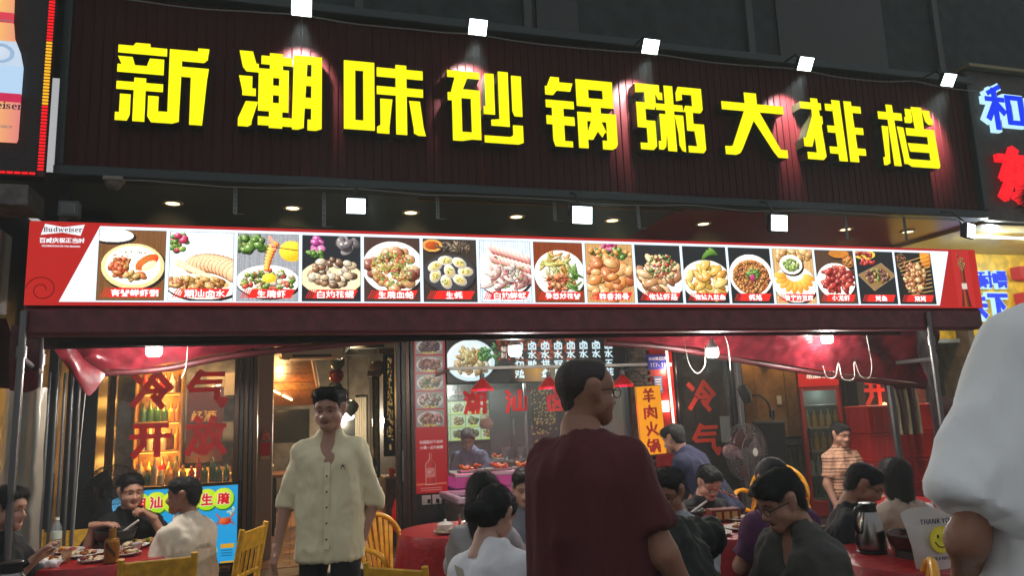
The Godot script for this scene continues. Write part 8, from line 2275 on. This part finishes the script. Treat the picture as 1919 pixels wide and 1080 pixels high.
	jug("steel vacuum jug behind the spiky-haired man, on the middle table", Vector3(2.36, y, -4.42), 0.1)
	# the bag with a smiling face
	var bag := thing("smiley_bag", "thin white plastic bag with a yellow smiling face on the right table", "bag", Vector3(2.965, y, -3.06), -0.1)
	var film := pane("bag white film", 0.75, Color(0.78, 0.77, 0.76))
	film.roughness = 0.3
	part(bag, "bag_sheet", cloth_sheet([Vector3(-0.14, 0.26, 0.02), Vector3(-0.02, 0.29, 0.05), Vector3(0.14, 0.25, 0.02)], [Vector3(-0.10, 0.0, 0.03), Vector3(0.0, 0.0, 0.08), Vector3(0.12, 0.0, 0.04)], 10, 0.03, 61), film)
	part(bag, "bag_sheet", cloth_sheet([Vector3(0.14, 0.25, 0.02), Vector3(0.0, 0.27, -0.05), Vector3(-0.14, 0.26, 0.02)], [Vector3(0.12, 0.0, 0.03), Vector3(0.0, 0.0, -0.05), Vector3(-0.10, 0.0, 0.03)], 10, 0.03, 62), film)
	m = MB.new()
	m.lathe([Vector2(0, 0.0), Vector2(0.062, 0.0), Vector2(0.062, 0.002), Vector2(0, 0.003)], Vector3.ZERO, 28, Basis(Vector3.RIGHT, PI / 2))
	var fc := part(bag, "smiling_face", m, mat("smiley yellow", Color(0.85, 0.78, 0.10), 0.5), at(0.01, 0.14, 0.092))
	var ink := mat("ink", Color(0.1, 0.1, 0.12), 0.6)
	for s in [-1.0, 1.0]:
		var e := MB.new()
		e.ball(Vector3(s * 0.018, 0.016, 0.004), Vector3(0.006, 0.009, 0.002), 8)
		part(fc, "eye", e, ink)
	part(fc, "mouth", tb(curve([Vector3(-0.036, -0.008, 0.004), Vector3(-0.02, -0.028, 0.004), Vector3(0.0, -0.034, 0.004), Vector3(0.02, -0.028, 0.004), Vector3(0.036, -0.008, 0.004)], 4), 0.0025, 5), ink)
	part(bag, "lettering", latin("THANK YOU", 0.026, 0.001), mat("smiley ink", Color(0.2, 0.22, 0.3), 0.6), at(0.0, 0.225, 0.092))
	part(bag, "lettering", latin("HAVE A NICE DAY", 0.016, 0.001), mat("smiley ink", Color(0.2, 0.22, 0.3), 0.6), at(0.01, 0.055, 0.092))
	var ch := thing("chopsticks", "pair of pink chopsticks held by the person in black", "chopsticks", Vector3(2.93, 0.98, -4.92))
	for i in 2: part(ch, "chopstick", tb([Vector3(-0.02, 0.02, i * 0.015), Vector3(0.16, -0.06, 0.06 + i * 0.01)], 0.0035, 5), mat("charm pink", Color(0.75, 0.36, 0.28), 0.5))

# the nine characters of the sign: left and lower edge in metres, then polygons in centimetres
const SIGN := [
	["新", -1.42, 4.05, "13,70 24,70 24,67 11,67|0,67 37,67 37,60 0,60|0,57 11,57 13,50 22,50 24,57 35,57 35,50 35,50 35,43 0,43 0,50 3,50|13,39 22,39 22,35 13,35|0,35 35,35 35,28 0,28|13,28 22,28 22,1 13,1|3,24 11,24 11,6 9,1 9,1 0,1 0,8 3,8|24,24 32,24 32,11 35,11 37,11 39,11 39,67 49,67 48,6 48,3 43,1 37,1 32,1 27,1 24,6|48,67 61,67 61,70 70,70 69,62 69,60 66,57 48,57|48,52 70,52 69,43 49,43|56,45 69,45 66,1 56,1"],
	["潮", -0.49, 4.07, "1,70 12,70 15,59 17,59 17,51 9,51 7,51 4,55|1,47 12,47 12,36 15,36 15,29 7,29 4,29 4,33|7,24 17,24 12,6 12,3 9,1 1,1 1,6 1,8|26,70 37,70 37,55 26,55|19,67 45,67 45,59 19,59|17,55 29,55 29,16 17,16|34,55 42,55 42,21 42,16 37,16 34,16|29,55 34,55 34,47 29,47|29,40 34,40 34,31 29,31|29,24 34,24 34,16 29,16|17,11 45,11 45,3 17,3|26,16 37,16 37,1 26,1|46,70 58,70 55,8 55,3 50,1 45,1 45,8 45,11|61,70 70,70 70,6 70,3 65,1 58,1 58,11 61,11|55,70 61,70 61,62 55,62|55,51 61,51 61,42 55,42|55,31 61,31 61,21 55,21"],
	["味", 0.40, 4.09, "0,68 10,68 10,3 0,3|17,68 27,68 27,9 27,3 22,3 17,3|10,68 17,68 17,59 10,59|10,12 17,12 17,3 10,3|46,68 56,68 56,1 46,1|29,64 71,64 71,55 29,55|29,46 71,46 71,38 29,38|32,34 43,34 40,7 40,1 35,1 29,1 29,7 32,9|58,34 68,34 71,9 71,9 73,1 66,1 62,3 62,7"],
	["砂", 1.34, 4.07, "0,70 31,70 31,63 0,63|7,63 19,63 14,50 4,40 0,40 0,48 3,48|4,52 13,52 13,1 4,1|22,52 31,52 31,8 31,3 26,3 22,3|13,52 22,52 22,43 13,43|13,10 22,10 22,3 13,1|36,70 45,70 45,34 45,29 41,29 34,29 34,37 36,37|49,73 59,73 59,24 59,18 54,18 41,18 41,24 49,25|62,70 72,70 72,37 72,37 72,29 67,29 64,29 62,34|34,8 59,8 62,10 62,20 72,20 72,8 72,3 67,1 34,1"],
	["锅", 2.30, 4.08, "6,72 15,72 15,67 29,67 26,58 12,58 8,53 0,53 0,62 2,62|0,48 29,48 29,40 0,40|0,32 29,32 29,23 0,23|6,40 18,40 18,7 26,7 26,1 12,1 8,1 6,7|32,72 45,72 45,44 32,44|60,72 71,72 71,48 71,44 60,44|45,72 62,72 60,62 45,62|42,53 60,53 60,44 42,44|47,44 57,44 57,35 47,35|32,38 73,38 73,29 32,29|32,35 42,35 42,1 32,1|62,38 73,38 73,7 71,3 67,1 57,1 57,10 62,10|47,32 54,32 54,21 47,10 42,10 42,18|51,29 57,29 62,18 60,18 57,13 51,21"],
	["粥", 3.25, 4.11, "1,71 28,71 28,63 31,63 31,55 26,55 23,61 21,63 1,61|11,63 23,63 23,48 21,44 17,44 11,44|1,51 11,51 11,24 1,24|11,32 21,32 21,24 11,24|11,27 21,27 21,5 17,1 14,1 3,1 3,8 11,8|33,71 43,71 43,1 33,1|23,51 53,51 53,44 23,44|26,40 37,40 33,20 31,5 28,2 23,2 23,11 26,11|43,40 53,40 53,11 53,8 53,1 49,2 46,8 46,20|49,71 76,71 76,63 53,63 53,57 46,55 46,64|64,63 76,64 76,48 73,44 53,44 56,51 64,51|56,48 64,48 64,24 56,24|64,32 76,32 76,24 64,24|64,27 76,27 76,5 73,1 69,1 56,1 56,8 66,8"],
	["大", 4.23, 4.12, "1,59 76,59 76,50 1,50|29,71 44,71 44,54 29,54|29,54 44,54 38,40 21,7 18,3 13,1 1,1 1,10 7,10 10,11|35,54 44,54 64,17 68,10 76,10 76,1 68,1 64,1 59,7 38,40"],
	["排", 5.20, 4.13, "1,66 28,66 28,58 1,58|15,71 24,71 28,5 24,1 21,1 4,1 4,9 16,9 15,51|24,51 28,51 28,43 21,33 15,25 11,15 8,15 1,15 1,25 4,25 15,51|33,66 42,66 42,58 33,58|42,71 53,71 55,1 44,1|33,41 44,41 44,33 33,33|33,17 44,17 44,9 33,9|58,71 68,71 70,1 58,1|68,66 80,66 80,58 68,58|68,41 80,41 80,33 68,33|68,17 80,17 80,9 68,9"],
	["档", 6.23, 4.12, "0,64 33,64 33,55 0,55|12,73 21,73 24,1 14,1|3,47 12,47 9,6 9,4 4,1 0,1 0,10 3,11|24,48 33,47 36,11 39,10 38,1 33,4 28,4 28,10|38,70 47,70 47,55 44,53 36,53 36,60 38,60|47,73 62,73 62,47 49,47|62,70 73,70 73,62 76,60 76,53 69,53 65,57|36,47 76,47 76,38 36,38|65,47 76,47 78,4 76,1 69,1 65,1|36,29 65,29 65,19 38,19|38,10 69,10 69,1 38,1"],
]
